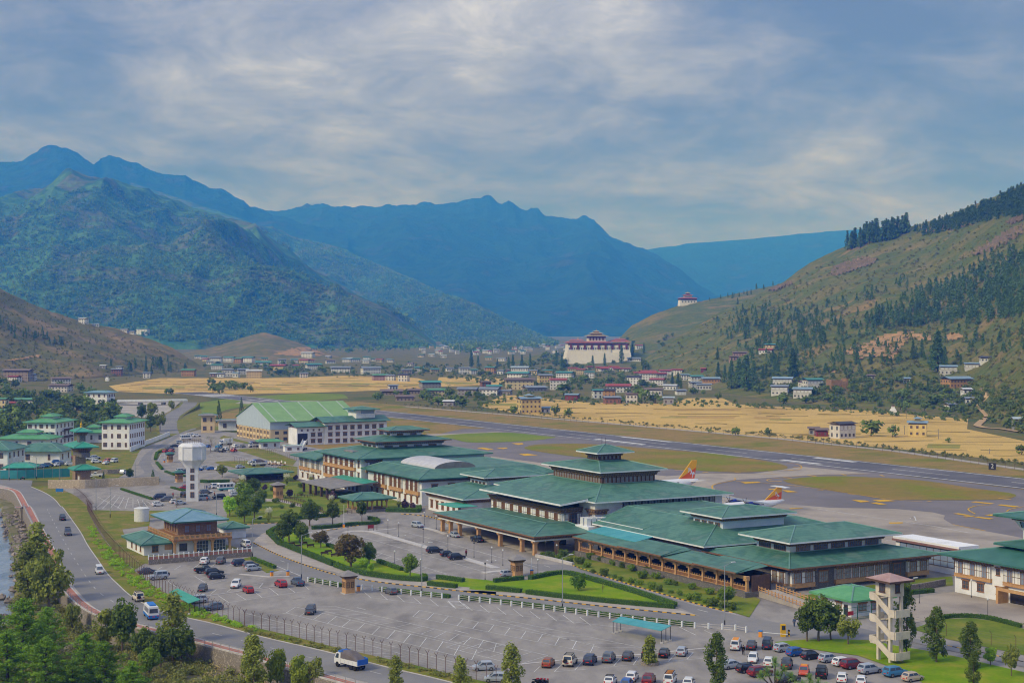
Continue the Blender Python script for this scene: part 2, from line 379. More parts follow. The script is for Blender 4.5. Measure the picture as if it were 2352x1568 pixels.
left_ridge = [(-500,470,1800),(-200,590,1950),(0,662,2050),(60,692,2080),(120,716,2100),(190,739,2120),(260,753,2140),(330,773,2140),(390,796,2120),(440,826,2080),(470,846,2050)]
hill('hillside_left', left_ridge, [(-500,1150),(0,1560),(200,1680),(470,2000)],150,70, lambda t: .7 * t + .3 * t * t, 12,140, M_hilll, 21,.8,6,.8, rough=2.5)
hill('mountain_knoll', [(360,822,3000),(480,800,3100),(560,775,3150),(605,762,3160),(650,775,3150),(720,800,3100),(820,828,3000)],[(360,2650),(820,2650)],60,30,
     lambda t: t * (1.3 - .3 * t),8,200, M_hilll, 33,.8,0, rough=3)
hill('mountain_near', [(-700,640,5200),(-300,560,5200),(0,478,5200),(60,458,5200),(150,432,5150),(240,420,5100),(300,440,5050),(400,475,5000),(470,490,4950),(560,524,4850),
     (640,580,4700),(760,640,4500),(860,700,4300),(960,760,4000),(1040,815,3500),(1080,838,3200)],[(-700,2700),(400,2750),(800,2900),(1080,3000)],300,150,
     lambda t: .85 * t + .15 * t * t, 70,900, M_mtn1,41,.8,170,.5, rough=10, far=1.4)
hill('mountain_spur', [(300,420,7800),(480,478,7600),(560,505,7400),(640,536,7200),(760,562,7000),(860,602,6700),(960,645,6400),(1060,692,6000),(1160,732,5600),(1260,775,5200),(1350,815,4600)],
     [(300,5200),(900,4300),(1350,4000)],200,90, lambda t: .9 * t + .1 * t * t, 80,1100, M_mtn1,55,.8,170,.5, rough=12, far=1.4)
hill('mountain_left_far', [(-600,440,9000),(-200,400,9000),(0,377,9000),(50,368,9000),(90,345,9000),(130,334,9000),(165,348,9000),(215,378,9000),(232,364,9300),(250,357,9300),(290,372,9300),
     (315,374,9300),(335,386,9300),(400,406,9300),(425,401,9300),(442,416,9300),(480,430,9300),(505,433,9300),(530,447,9300),(560,463,9300),(575,480,9300),(640,500,9300),(800,540,9300)],
     [(-600,5900),(800,6200)],520,90, lambda t: .9 * t + .1 * t * t, 110,1500, M_mtn2,61,.6,120,.5, rough=14, crag=34, far=1.4)
hill('mountain_centre', [(400,500,10800),(520,492,10800),(570,480,10800),(640,484,10800),(690,475,10800),(740,470,10800),(780,477,10800),(900,474,10800),(1000,469,10800),(1050,464,10800),(1075,462,10800),
     (1090,456,10800),(1105,459,10800),(1120,456,10800),(1128,458,10800),(1142,466,10800),(1153,469,10800),(1166,463,10800),(1180,468,10800),(1195,482,10800),(1208,484,10800),(1220,478,10800),
     (1235,480,10800),(1252,495,10800),(1280,503,10800),(1310,507,10800),(1345,502,10800),(1365,508,10800),(1385,530,10700),(1400,547,10600),(1470,571,10400),(1520,595,10200),(1570,630,9900),(1600,655,9700),
     (1680,702,9200),(1800,760,8500)],[(400,6800),(1100,6200),(1800,6500)],620,90, lambda t: .9 * t + .1 * t * t, 120,1700, M_mtn2,71,.35,130,.5, rough=16, crag=46, far=1.4)
hill('mountain_right_far', [(1250,640,14200),(1400,596,14200),(1490,573,14200),(1600,558,14200),(1750,546,14200),(1900,532,14200),(2100,520,14200),(2500,505,14200)],
     [(1250,9500),(2500,9500)],100,40, lambda t: t, 120,2200, M_mtn2,81,.08,100,.5, rough=25, far=1.4)

allV = []; allF = []; off = 0
for V, F in TERR: allV.append(V); allF.append(F + off); off += len(V)
allV = np.concatenate(allV); allF = np.concatenate(allF)
BVH = BVHTree.FromPolygons([tuple(v) for v in allV.tolist()] + [(-14500,0,0),(14500,0,0),(14500,23500,0),(-14500,23500,0)],
                           allF.tolist() + [(off, off + 1, off + 2, off + 3)])
def T(u, v):
    """where the line of sight through a picture point first meets the terrain"""
    d = Vector(((u - CX) / FPX, 1,(HZ - v) / FPX)); h = BVH.ray_cast(Vector((0,0, CAM_H)), d.normalized())
    return h[0] if h[0] is not None else None
def TC(k, x, y): return T(*PX(k, x, y))
def ground_z(x, y):
    h = BVH.ray_cast(Vector((x, y, 3000)), Vector((0,0,-1))); return h[0].z if h[0] is not None else 0.0
# ------------------------------------------------------------------ airfield
def poly(*parts):
    out = []
    for k, pts in parts: out += [PX(k, x, y) for x, y in pts]
    return out
def gs(name, pix, m, z, **k): return sheet(name, [G(u, v, z) for u, v in pix], m, z, **k)
def gss(name, pix, m, z, n=5, **k):
    pts = [G(u, v, z) for u, v in pix]; pts = smoothline(pts + [pts[0]], n)[:-1]
    return sheet(name, pts, m, z, **k)
gs('airfield', [(640,925),(811,921),(930,931),(1150,949),(1445,974),(1776,1004),(2060,1034),(2352,1076),(2700,1120),(2700,1400),(2352,1330),(1000,1100),(700,1030),(600,990),(480,985),(452,966),(560,935)], M_air, .02)
gs('green_field', [(455,925),(540,913),(700,903),(790,905),(800,914),(700,922),(600,926),(520,940),(470,962)], M_field, .05)
gs('gravel_strip', [(560,919),(760,921),(800,926),(640,930),(540,926)], M_grav, .06)
gs('river_gravel_bed', poly((1,[(1085,520),(1340,505),(1665,500),(1560,590),(1450,640),(1300,650),(1100,600)])), M_grav, .03)
# runway: a straight strip parallel to its centre line
rdir = Vector((-2126, FPX, 0)).normalized(); rn = Vector((rdir.y, -rdir.x, 0))
P0 = G(1531,1020.6)
def RW(s, t, z): p = P0 + rdir * s + rn * t; return Vector((p.x, p.y, z))
def rrect(name, s0, s1, t0, t1, m, z, **k): return sheet(name, [RW(s0, t0, z), RW(s1, t0, z), RW(s1, t1, z), RW(s0, t1, z)], m, z, **k)
rw = rrect('runway', -620,690,-15.5,15.5, M_run, .08)
def rmark(name, s0, s1, t0, t1, m=M_white): 
    p = [RW(s0, t0,0), RW(s1, t0,0), RW(s1, t1,0), RW(s0, t1,0)]
    return sheet(name, p, m, .10, parent=rw, kind=None)
rmark('edge_line', -620,690,-13.6,-12.7); rmark('edge_line', -620,690,12.7,13.6)
for i in range(20): rmark('centre_dash', -600 + i * 60,-570 + i * 60,-.45,.45, M_faded)
rb_ = lambda u, v: ((G(u, v) - P0).dot(rdir),(G(u, v) - P0).dot(rn))
for u0, v0, u1, v1 in ((1365,1008,1482,1020),(1430,1003,1542,1015),(1794,1055.5,1884,1065.5),(1871,1051,1964,1061)):
    s0 = rb_(u0, v0)[0]; s1 = rb_(u1, v1)[0]; t = rb_((u0 + u1) / 2,(v0 + v1) / 2)[1]; rmark('touchdown_bar', s1, s0, t - 1.6, t + 1.6)
for i in range(8): rmark('threshold_bar', 600,640,-12 + i * 3.2,-10.2 + i * 3.2)
for s_ in (500,330): 
    for t in (-6,4): rmark('aiming_bar', s_, s_ + 40, t, t + 2.2)
# taxiways and apron
gs('taxiway', [(985,1001),(1060,985),(1120,984),(1300,1003),(1531,1030),(1844,1065),(2119,1097),(2352,1124),(2700,1160),(2700,1330),(2352,1290),(1900,1270),(1560,1160),(1230,1090),(1060,1050),(1000,1022)], M_taxi, .05)
gs('service_path', poly((5,[(0,66),(300,58),(660,40),(720,45),(350,70),(0,82)])), M_conc, .09)
gss('grass_island', poly((5,[(70,84),(350,62),(760,52),(1050,80),(1185,97),(900,130),(560,142),(360,138),(250,112)])), M_field, .11,3)
gss('grass_island', poly((5,[(895,190),(1000,162),(1350,152),(1700,168)]),(7,[(-170,196),(300,232),(650,272),(950,318),(1100,358),(1075,388),(850,410),(600,415),(250,398),(0,380)]),(5,[(1850,322),(1300,264),(950,212)])), M_island, .11,3)
gss('grass_island', poly((7,[(1065,488),(1300,460),(1650,452),(2352,492),(2800,560),(3150,605),(3200,640),(3000,668),(2352,670),(2000,660),(1700,610),(1400,562),(1150,520)])), M_island, .11,3)
ap = gs('apron', [(1127,1047),(1255,1064),(1400,1078),(1531,1093),(1606,1087),(1731,1087),(1844,1071),(2001,1087),(1930,1089),(1856,1091),(1756,1097),(1681,1102),(1650,1108),(1639,1115),(1644,1127),
    (1691,1142),(1781,1155),(1856,1161),(1906,1165),(2058,1168),(2144,1176),(2171,1183),(2167,1191),(2188,1204),(2230,1213),(2298,1225),(2352,1235),(2600,1260),(2600,1330),(2352,1330),(1900,1290),(1650,1200),(1300,1110),(1130,1062)], M_conc, .09)
def line(parent, name, pts, w, m, z):
    mb = MB(); strip_mesh(mb, [Vector((p.x, p.y, z)) for p in pts],-w / 2, w / 2); return mb.build(name, m, parent)
def gl(name, k, pts, w, m, z, parent=None, smooth=0):
    P = GL(k, pts); P = smoothline(P, smooth) if smooth else P
    o = line(parent, name, P, w, m, z)
    if parent is None: o['kind'] = 'structure'
    return o
for k, pts in ((7,[(1100,330),(1200,345),(1240,370),(1200,395),(1080,398)]),(7,[(1060,505),(940,500),(935,485),(1060,468),(1350,445),(1880,432)]),
               (7,[(300,430),(800,432),(1040,440)]),(7,[(455,592),(420,565),(440,530),(620,492),(620,470)]),(7,[(640,500),(940,520),(1400,570),(2000,660),(2352,690)]),
               (18,[(760,380),(880,405),(1200,465)]),(18,[(1060,240),(980,195),(975,165),(1080,130),(1260,120)]),(18,[(1480,205),(1530,175),(1711,140)])):
    gl('taxi_line', k, pts, .45, M_yel, .13, ap, 5)
for k, q in ((7,[(680,510),(840,505),(870,515),(720,522)]),(7,[(1060,583),(1120,585),(1210,600),(1110,603)]),(7,[(930,570),(1000,572),(1020,580),(945,578)]),(7,[(1700,672),(1830,678),(1870,690),(1780,695)]),
             (7,[(1890,675),(2000,668),(2110,682),(1960,690)]),(7,[(1870,700),(1930,695),(2025,712),(1960,717)]),(7,[(1125,750),(1250,743),(1250,750),(1140,757)]),(7,[(2040,880),(2170,878),(2170,888),(2050,892)]),
             (5,[(780,152),(880,150),(890,160),(840,168)]),(5,[(460,195),(520,192),(620,208),(560,214)]),(5,[(640,195),(730,192),(745,200),(700,206)]),(5,[(850,250),(930,247),(1020,262),(900,268)]),
             (18,[(760,235),(830,230),(1000,258),(940,262)]),(18,[(890,275),(1040,262),(1060,268),(940,284)]),(18,[(1040,282),(1100,275),(1310,302),(1250,312)]),(18,[(1000,82),(1060,72),(1320,100),(1270,108)]),
             (18,[(1350,120),(1400,112),(1650,140),(1580,150)]),(18,[(1180,255),(1330,240),(1470,265),(1400,280)])):
    sheet('painted_block', GL(k, q), M_yel, .135, parent=ap, kind=None)
for k, pts in ((7,[(330,422),(380,418)]),(7,[(630,420),(680,424)]),(7,[(930,412),(975,414)]),(7,[(1080,398),(1165,400)]),(7,[(1165,370),(1225,372)]),(7,[(1290,447),(1375,458)]),(7,[(1605,438),(1650,446)]),(7,[(1965,445),(1995,455)]),
               (7,[(1070,468),(1150,475)]),(7,[(950,503),(1055,503)]),(7,[(1130,540),(1190,542)]),(7,[(1385,580),(1440,582)]),(7,[(1670,617),(1730,620)]),(7,[(75,402),(155,402)]),(18,[(415,76),(470,72)]),(18,[(1370,30),(1540,50)])):
    gl('yellow_dash', k, pts, 1.0, M_yel, .14, ap)
for k, pts in ((8,[(440,20),(900,90),(1450,170),(1800,235)]),(8,[(1050,300),(1300,285),(1560,268)]),(8,[(1265,105),(1305,85),(1320,128),(1265,105)])): gl('stand_line', k, pts, .3, M_white, .13, ap)
# airfield perimeter track beyond the runway
gl('perimeter_track', 0,[(930,933),(1150,951),(1445,976),(1776,1006),(2060,1036),(2352,1078),(2600,1110)],5, M_pave, .06)

# ------------------------------------------------------------------ paddies
def paddy(pix, rows, seed):
    o = gs('paddy_field', pix, M_paddy, .04); PM3 = (mat('pale_paddy', S(214,184,112), S(200,168,96),.02,.95, coords='world', s2=.15, amt=.12), mat('brown_paddy', S(172,142,84), S(190,156,92),.02,.95, coords='world', s2=.15, amt=.12), mat('green_paddy', S(136,140,62), S(160,150,76),.02,.95, coords='world', s2=.15, amt=.12)); rr = random.Random(seed); us = [p[0] for p in pix]; vs_ = [p[1] for p in pix]
    def inside(u, v):
        c = False; n = len(pix)
        for i in range(n):
            (x1, y1),(x2, y2) = pix[i], pix[(i + 1) % n]
            if (y1 > v) != (y2 > v) and u < (x2 - x1) * (v - y1) / (y2 - y1) + x1: c = not c
        return c
    for i in range(rows * 5):
        u = rr.uniform(min(us), max(us)); v = rr.uniform(min(vs_), max(vs_)); L = rr.uniform(40,160); hh = rr.uniform(1.5,5) * (v - 820) / 100; k_ = rr.uniform(-.01,.03) * L; q = [(u, v),(u + L, v + k_),(u + L * .96, v + k_ + hh),(u - L * .04, v + hh)]
        if all(inside(*e) for e in q): sheet('paddy_plot', [G(*e) for e in q], rr.choice(PM3),.05 + .0008 * i, parent=o, kind=None)
    for i in range(rows):
        v = min(vs_) + (max(vs_) - min(vs_)) * (i + rr.uniform(.2,.8)) / rows; u = min(us) + rr.uniform(0,60)
        while u < max(us):
            L = rr.uniform(50,190) * (.5 + (v - 850) / 150 * .5); pts = []; sl_ = rr.uniform(-.02,.035)
            ph = rr.uniform(0,6)
            for j in range(7):
                uu = u + L * j / 6; vv = v + sl_ * (uu - u) + .6 * math.sin(ph + j)
                if inside(uu, vv): pts.append(G(uu, vv))
                elif len(pts) > 2: break
                else: pts = []
            if len(pts) > 2:
                mb = MB(); wall_strip(mb, pts, rr.uniform(.7,2.6),0, rr.uniform(.12,.4)); mb.build('field_bund', M_bund, o)
            u += L + rr.uniform(10,80); v += rr.uniform(-2,2)
paddy([(1100,932),(1160,905),(1347,924),(1544,925),(1580,914),(1660,914),(1690,928),(1862,938),(1989,942),(2100,952),(2224,962),(2221,985),(2352,1012),(2440,1030),(2440,1070),(2352,1062),(2100,1034),(1862,1012),(1600,989),(1347,966),(1180,948)],13,5)
paddy([(250,886),(367,868),(560,868),(700,866),(800,862),(960,868),(1000,880),(960,893),(700,902),(540,905),(400,904),(270,899)],9,6)
paddy([(1008,866),(1120,865),(1165,872),(1150,884),(1000,888)],4,8)

# ------------------------------------------------------------------ river road
roadL = GL(1,[(-600,1245),(-200,1255),(0,1268),(120,1302),(200,1368),(262,1445)]) + GL(2,[(300,20),(345,110),(400,230),(450,340),(510,470),(570,570),(640,680),(720,780),(830,885),(950,955),(1150,1015),(1400,1075),(1690,1142),(1950,1210),(2250,1288)]) + GL(4,[(250,1332),(500,1400),(800,1478),(1150,1565),(1500,1650)])
roadR = GL(1,[(-600,1200),(-100,1218),(300,1225)]) + GL(1,[(285,1285),(420,1345),(500,1400),(560,1470)]) + GL(2,[(555,0),(640,115),(720,230),(780,340),(870,470),(960,600),(1060,700),(1160,790),(1300,870),(1500,945),(1650,985),(1900,1040),(2210,1125)]) + GL(4,[(300,1183),(600,1250),(850,1310),(1140,1385),(1400,1450),(1700,1518),(2100,1620)])
roadL = smoothline(roadL, 5); roadRs = smoothline(roadR[3:],5)
sheet('river_road', roadL + roadRs[::-1] + [roadR[2], roadR[1], roadR[0]], M_asph, .05)
# parapet footway: gutter, kerb, brick paving
walk = [(a + b) / 2 for a, b in zip(resample(bank, 2.0)[20:], resample(bank, 2.0)[20:])]
bk = resample([Vector((p.x, p.y, 0)) for p in bank[3:]],2.5)
mb = MB(); strip_mesh(mb, bk, .35,2.1,.12); mb.build('brick_footway', M_brickp, kind='structure')
mb = MB(); wall_strip(mb, [p + Vector((0,0,0)) for p in bk],.0,0,0)
def offset(pts, d):
    out = []
    for i, p in enumerate(pts):
        t = pts[min(i + 1, len(pts) - 1)] - pts[max(i - 1,0)]; t.z = 0; t.normalize(); out.append(Vector((p.x - t.y * d, p.y + t.x * d, p.z)))
    return out
mb = MB(); wall_strip(mb, offset(bk, 2.25),.3,0,.16); mb.build('footway_kerb', M_kerbc, kind='structure')
mb = MB(); wall_strip(mb, offset(bk, .2),.3,0,.3); mb.build('footway_coping', M_kerbc, kind='structure')
sheet('road_gutter', offset(bk, 2.4) + roadL[::-1][:-8], M_pave, .035)
mb = MB(); wall_strip(mb, resample(roadRs, 3),.22,0,.14); mb.build('road_edge_kerb', M_kerbc, kind='structure')
cl_ = GL(2,[(420,20),(470,120),(540,250),(625,400),(710,535),(780,640),(860,740),(960,815),(1100,890),(1400,985),(1690,1080),(1950,1140),(2250,1215)]) + GL(4,[(300,1262),(600,1335),(900,1400),(1300,1500),(1600,1580)])
cl_ = resample(smoothline(cl_, 6),1.0)
rl = bpy.data.objects['river_road']
for i in range(0, len(cl_) - 4,9):
    mb = MB(); strip_mesh(mb, [Vector((p.x, p.y, .07)) for p in cl_[i:i + 4]],-.09,.09); mb.build('centre_dash', M_faded, rl)

# ------------------------------------------------------------------ verge, forecourt, car parks
fence_line = GL(1,[(440,1275),(560,1310),(680,1360),(780,1440),(850,1530)]) + GL(2,[(775,20),(870,200),(930,290),(1000,375),(1100,480),(1200,570),(1310,660),(1430,740),(1570,810),(1700,865),(1830,925),(1990,985),(2180,1050)]) + \
    GL(4,[(20,1055),(210,1090),(405,1135),(620,1190),(845,1247),(1070,1297),(1305,1350),(1550,1405),(1800,1470),(2050,1525),(2240,1570),(2500,1640)])
fence_line = smoothline(fence_line, 4)
sheet('verge', roadRs + [Vector((p.x, p.y, 0)) for p in fence_line[::-1]], M_verge, .03)
gs('town_ground', poly((1,[(0,1210),(700,1240),(780,1290),(1500,1270),(1500,930),(1100,960),(0,980),(-200,1100)])), M_verge, .02)
fc = [(p.x, p.y) for p in fence_line] + [(G(2352,1640).x, G(2352,1640).y)] + [tuple(G(u, v).xy) for u, v in [(2700,1560),(2700,1330),(2352,1290),(2000,1270),(1700,1180),(1200,1080),(900,1045),(760,1035),(640,1012),(560,996),(470,985),(400,998),(330,1025),(318,1040),(300,1080),(250,1110),(130,1112)]]
sheet('forecourt', fc, M_park, .04)
def cs(name, k, pts, m, z, n=0, **kw):
    P = GL(k, pts, 0)
    if n: P = smoothline(P + [P[0]], n)[:-1]
    return sheet(name, P, m, z, **kw)
# access road through the airport
inner_up = GL(4,[(-560,150),(-300,158),(0,155),(360,145)]) 
gs('access_road', poly((3,[(0,1400),(370,1372),(430,1395)]),(4,[(310,195),(190,240),(130,290),(120,330),(300,412),(500,492),(800,592),(1100,652),(1400,692),(1700,722),(2000,757)]),
   (6,[(0,772),(500,822),(1000,877),(1500,927),(1960,972),(1740,878),(1400,760),(1000,655),(740,585),(480,560),(350,500),(860,520),(960,575),(1400,722),(1900,872),(2281,962)]),(12,[(760,90),(1020,130),(1650,150),(2400,330),(2400,380),(1650,270),(900,250),(500,195),(300,150)]),
   (6,[(2000,1055),(1500,1002),(1000,938),(560,882),(0,825)]),(4,[(2000,805),(1600,780),(1250,740),(900,690),(700,670),(540,620),(300,520),(110,430),(0,400)]),(2,[(2270,340),(2120,270),(2060,280),(2150,200),(2281,190)])), M_asph, .06)
cs('access_road', 1,[(1270,1080),(1330,1160),(1240,1200),(1500,1230),(1520,1260),(1650,1300),(1820,1310),(1560,1190),(1450,1150),(1390,1080),(1390,1020),(1420,960),(1560,880),(1700,790),(1800,755),(1770,750),(1640,800),(1500,880),(1330,990)], M_asph, .06,3)
# far road to the bridge (rises to the deck)
mb = MB(); far = smoothline([GC(1,1560,800), GC(1,1545,730), GC(1,1570,650), GC(1,1650,590,1), GC(1,1720,550,2), GC(1,1750,510,3)],6)
strip_mesh(mb, [p + Vector((0,0,.1)) for p in far],-5,5); mb.build('bridge_road', M_asph, kind='structure')
mb = MB(); wall_strip(mb, [Vector((p.x, p.y, p.z)) for p in far],13,-4,.02); mb.build('bridge_embankment', M_verge, kind='structure')
# ------------------------------------------------------------------ building kit
M_roof = mat('green_metal_roof', S(70,116,100),[S(86,128,110), S(60,106,92), S(94,124,110)],.16,.5,.15,6, s2=.9, amt=.12, stripe=(2,.3,.1), rnd=.06, spec=.4)
M_roofd = mat('dark_green_roof', S(54,104,92), S(68,118,106),.25,.5,.15,6, s2=1.2, amt=.1, stripe=(2,.2,.07), spec=.4)
M_roofb = mat('blue_green_sheet', S(60,148,156), S(82,164,168),.4,.45,.1,6, stripe=(2,.2,.08), spec=.4)
M_roofg = mat('bright_green_roof', S(122,160,100), S(134,170,112),.25,.55,.1,6, stripe=(2,.3,.06), spec=.3)
M_rooft = mat('turquoise_roof', S(56,150,128), S(78,166,144),.4,.5,.1,6, stripe=(2,.2,.06), spec=.3)
M_rooflb = mat('slate_blue_roof', S(104,142,160), S(124,158,174),.4,.5,.1,6, stripe=(2,.2,.06), spec=.3)
M_rooffg = mat('grass_green_roof', S(84,152,100), S(104,166,114),.4,.5,.1,6, stripe=(2,.2,.06), spec=.3)
M_roofgrey = mat('grey_roof', S(126,122,118), S(150,146,142),.5,.6,.1,6, spec=.3)
M_roofred = mat('rusty_red_roof', S(150,120,114), S(134,92,84),.5,.7,.1,6, s2=1, amt=.15, spec=.3)
M_fascw = mat('white_fascia', S(238,242,242), S(222,228,230),.6,.6)
M_fascb = mat('brown_fascia', S(124,92,66), S(140,104,76),.6,.7)
M_wall = mat('whitewash', S(244,245,246),[S(238,240,243), S(222,223,224)],.22,.85,.1,5, s2=.6, amt=.05)
M_wallb = mat('shade_tinted_whitewash', S(222,232,244), S(210,222,238),.3,.85,.1,5)  # white walls with the bluish tint of shaded faces put into the colour
M_cream = mat('cream_wall', S(230,208,166), S(218,194,150),.3,.85,.1,5)
M_clad = mat('grey_blue_cladding', S(186,202,214), S(176,192,206),.4,.6,.1,5, stripe=(1,.5,.03))
M_sw = mat('stone_wall', S(128,124,120),[S(100,98,96), S(142,136,130)],2.0,.9,.8,4, s2=5, amt=.2)
M_swb = mat('warm_stone_wall', S(168,144,116),[S(146,122,98), S(184,160,132)],2.0,.9,.8,4, s2=5, amt=.2)
M_wood = mat('carved_timber', S(146,104,66), S(168,124,84),1.5,.75,.1,8, s2=5, amt=.15)
M_woodd = mat('dark_timber', S(84,66,54), S(104,80,64),1.5,.8,.1,8, s2=5, amt=.2)
M_woodl = mat('ochre_timber', S(190,146,98), S(206,166,118),1.5,.75,.1,8, s2=5, amt=.15)
M_och = mat('ochre_dentil', S(176,146,98), S(150,124,88),3,.8)
M_glass = mat('window_glass', S(58,66,78), S(96,108,124),.8,.12, spec=.9)
M_glassl = mat('pale_glass', S(150,168,196), S(128,146,176),.3,.15, spec=.9)
M_curt = mat('curtained_glass', S(168,176,180), S(120,128,134),1.5,.2, spec=.8)
M_shut = mat('timber_shutter', S(120,84,54), S(96,70,50),3,.7)
M_dark = mat('painted_interior_shade', S(46,42,42), S(62,56,54),1,.9)  # flat dark colour painted in place of the shade inside openings
M_acw = mat('white_enamel', S(226,228,228), S(212,214,214),2,.5)
M_steel = mat('galvanised_steel', S(160,166,174), S(178,184,190),2,.45, metal=.5)
M_black = mat('black_metal', S(44,44,48), rough=.5)
M_redp = mat('red_paint', S(176,40,44), rough=.6)
M_orange = mat('orange_paint', S(232,150,42), rough=.6)
M_bluep = mat('blue_paint', S(40,120,200), rough=.6)
WC = {}
def window_mesh(w, h, nx, ny, fm, gm, head, name='window'):
    k = (round(w, 2), round(h, 2), nx, ny, fm.name, gm.name, head)
    if k in WC: return WC[k]
    t = .09; d = .1; b = MB()
    b.box(-w / 2, w / 2,-d, 0,0, t); b.box(-w / 2, w / 2,-d, 0, h - t, h); b.box(-w / 2,-w / 2 + t, -d, 0, t, h - t); b.box(w / 2 - t, w / 2,-d, 0, t, h - t)
    for i in range(1, nx): x = -w / 2 + w * i / nx; b.box(x - .035, x + .035,-d + .02,0, t, h - t)
    for i in range(1, ny): z = h * i / ny; b.box(-w / 2 + t, w / 2 - t, -d + .03,0, z - .03, z + .03)
    if head:
        b.box(-w / 2 - .12, w / 2 + .12,-d - .12,0, h + .002, h + .16); b.box(-w / 2 - .22, w / 2 + .22,-d - .22,0, h + .162, h + .28)
        b.box(-w / 2 - .08, w / 2 + .08,-d - .08,0,-.12,-.002)
    f = b.mesh('window', fm)
    g = MB().box(-w / 2 + t * .6, w / 2 - t * .6,-.035,-.005, t * .6, h - t * .6).mesh('pane', gm)
    WC[k] = (f, g); return WC[k]
class Bld:
    """a thing with parts in the airport's building frame (b to the right and away, a to the left and away)"""
    def __init__(s, name, b, a, label, cat='building', group=None, origin=None, rz=AB):
        s.o = thing(name, BA(b, a) if origin is None else origin, rz, label, cat, group); s.b0 = b; s.a0 = a
    def box(s, name, b0, b1, a0, a1, z0, z1, m, parent=None):
        mb = MB().box(b0 - s.b0, b1 - s.b0, a0 - s.a0, a1 - s.a0, z0, z1); return mb.build(name, m, parent or s.o)
    def boxes(s, name, L, m, parent=None, kind=None):
        mb = MB()
        for b0, b1, a0, a1, z0, z1 in L: mb.box(b0 - s.b0, b1 - s.b0, a0 - s.a0, a1 - s.a0, z0, z1)
        return mb.build(name, m, parent or s.o, kind=kind)
    def roof(s, b0, b1, a0, a1, z, zt, ins=None, top=None, m=M_roof, fm=M_fascw, th=.32, caps=True, name='roof'):
        """hipped roof; top = (b0, b1, a0, a1) rectangle, or ins = inset"""
        if top is None:
            ib = min(ins, (b1 - b0) / 2 - .01); ia = min(ins, (a1 - a0) / 2 - .01); top = (b0 + ib, b1 - ib, a0 + ia, a1 - ia)
        x = lambda b, a, zz: (b - s.b0, a - s.a0, zz)
        lo = [x(b0, a0, z + .02), x(b1, a0, z + .02), x(b1, a1, z + .02), x(b0, a1, z + .02)]
        hi = [x(top[0], top[2], zt), x(top[1], top[2], zt), x(top[1], top[3], zt), x(top[0], top[3], zt)]
        r = MB().hexa(lo, hi).build(name, m, s.o)
        e = .06; f = MB()
        f.box(b0 - e - s.b0, b1 + e - s.b0, a0 - e - s.a0, a1 + e - s.a0, z - th, z); f.build('fascia', fm, r)
        if caps:
            c = MB()
            for p, q in zip(lo, hi): c.tube(Vector(p) + Vector((0,0,.03)), Vector(q) + Vector((0,0,.03)),.16,.16,5)
            for i in range(4):
                if (Vector(hi[i]) - Vector(hi[(i + 1) % 4])).length > .5: c.tube(Vector(hi[i]), Vector(hi[(i + 1) % 4]),.13,.13,5)
            c.build('ridge_cap', s.capm if hasattr(s, 'capm') else M_cap, r)
        return r
    def cornice(s, b0, b1, a0, a1, z0, z1, out=.9, n=3, dm=M_och, m=None):
        m = m or mat('cornice_timber', S(116,90,66), S(138,110,80),1.5,.8, s2=5, amt=.15)
        """stepped timber cornice with rows of small dentils"""
        mb = MB(); dn = MB(); h = (z1 - z0) / n
        for i in range(n):
            o = out * (i + 1) / n; zz = z0 + i * h
            mb.box(b0 - o - s.b0, b1 + o - s.b0, a0 - o - s.a0, a1 + o - s.a0, zz + h * .5, zz + h - .004)
            mb.box(b0 - o * .6 - s.b0, b1 + o * .6 - s.b0, a0 - o * .6 - s.a0, a1 + o * .6 - s.a0, zz, zz + h * .5 - .004)
            q = o * .6 + .16
            for (p, L, ax) in ((a0 - q, b1 - b0,0),(a1 + q, b1 - b0,0),(b0 - q, a1 - a0,1),(b1 + q, a1 - a0,1)):
                nn = max(2, int(L / .75))
                for j in range(nn + 1):
                    t = L * j / nn
                    if ax == 0: dn.box(b0 + t - .16 - s.b0, b0 + t + .16 - s.b0, p - .14 - s.a0, p + .14 - s.a0, zz + h * .06, zz + h * .46)
                    else: dn.box(p - .14 - s.b0, p + .14 - s.b0, a0 + t - .16 - s.a0, a0 + t + .16 - s.a0, zz + h * .06, zz + h * .46)
        c = mb.build('cornice', m, s.o); dn.build('dentils', dm, c, kind='stuff'); return c
    def win(s, face, plane, pos, z, w, h, nx=3, ny=2, fm=M_wood, gm=M_glass, head=True):
        f, g = window_mesh(w, h, nx, ny, fm, gm, head)
        if face == 'N': loc = (pos - s.b0, plane - s.a0, z); rz = 0
        elif face == 'L': loc = (plane - s.b0, pos - s.a0, z); rz = -PI / 2
        elif face == 'R': loc = (plane - s.b0, pos - s.a0, z); rz = PI / 2
        else: loc = (pos - s.b0, plane - s.a0, z); rz = PI
        o = add('window', f, s.o, loc, rz); add('pane', g, o); return o
    def row(s, face, plane, p0, p1, n, z, w, h, **k):
        for i in range(n): s.win(face, plane, p0 + (p1 - p0) * (i + .5) / n, z, w, h, **k)
    def rabsel(s, face, plane, p0, p1, z0, z1, nw, out=.5, wm=M_wood, gm=M_glass, apron=.9, ww=.56):
        """projecting timber bay: white panels framed in timber, tall windows, a carved apron below"""
        def bx(mb, q0, q1, o0, o1, za, zb):
            if face == 'L': mb.box(plane - o1 - s.b0, plane - o0 - s.b0, q0 - s.a0, q1 - s.a0, za, zb)
            else: mb.box(q0 - s.b0, q1 - s.b0, plane - o1 - s.a0, plane - o0 - s.a0, za, zb)
        mb = MB(); bx(mb, p0, p1,0, out, z0, z1); bay = mb.build('bay', M_wall, s.o)
        L = p1 - p0; f = MB()
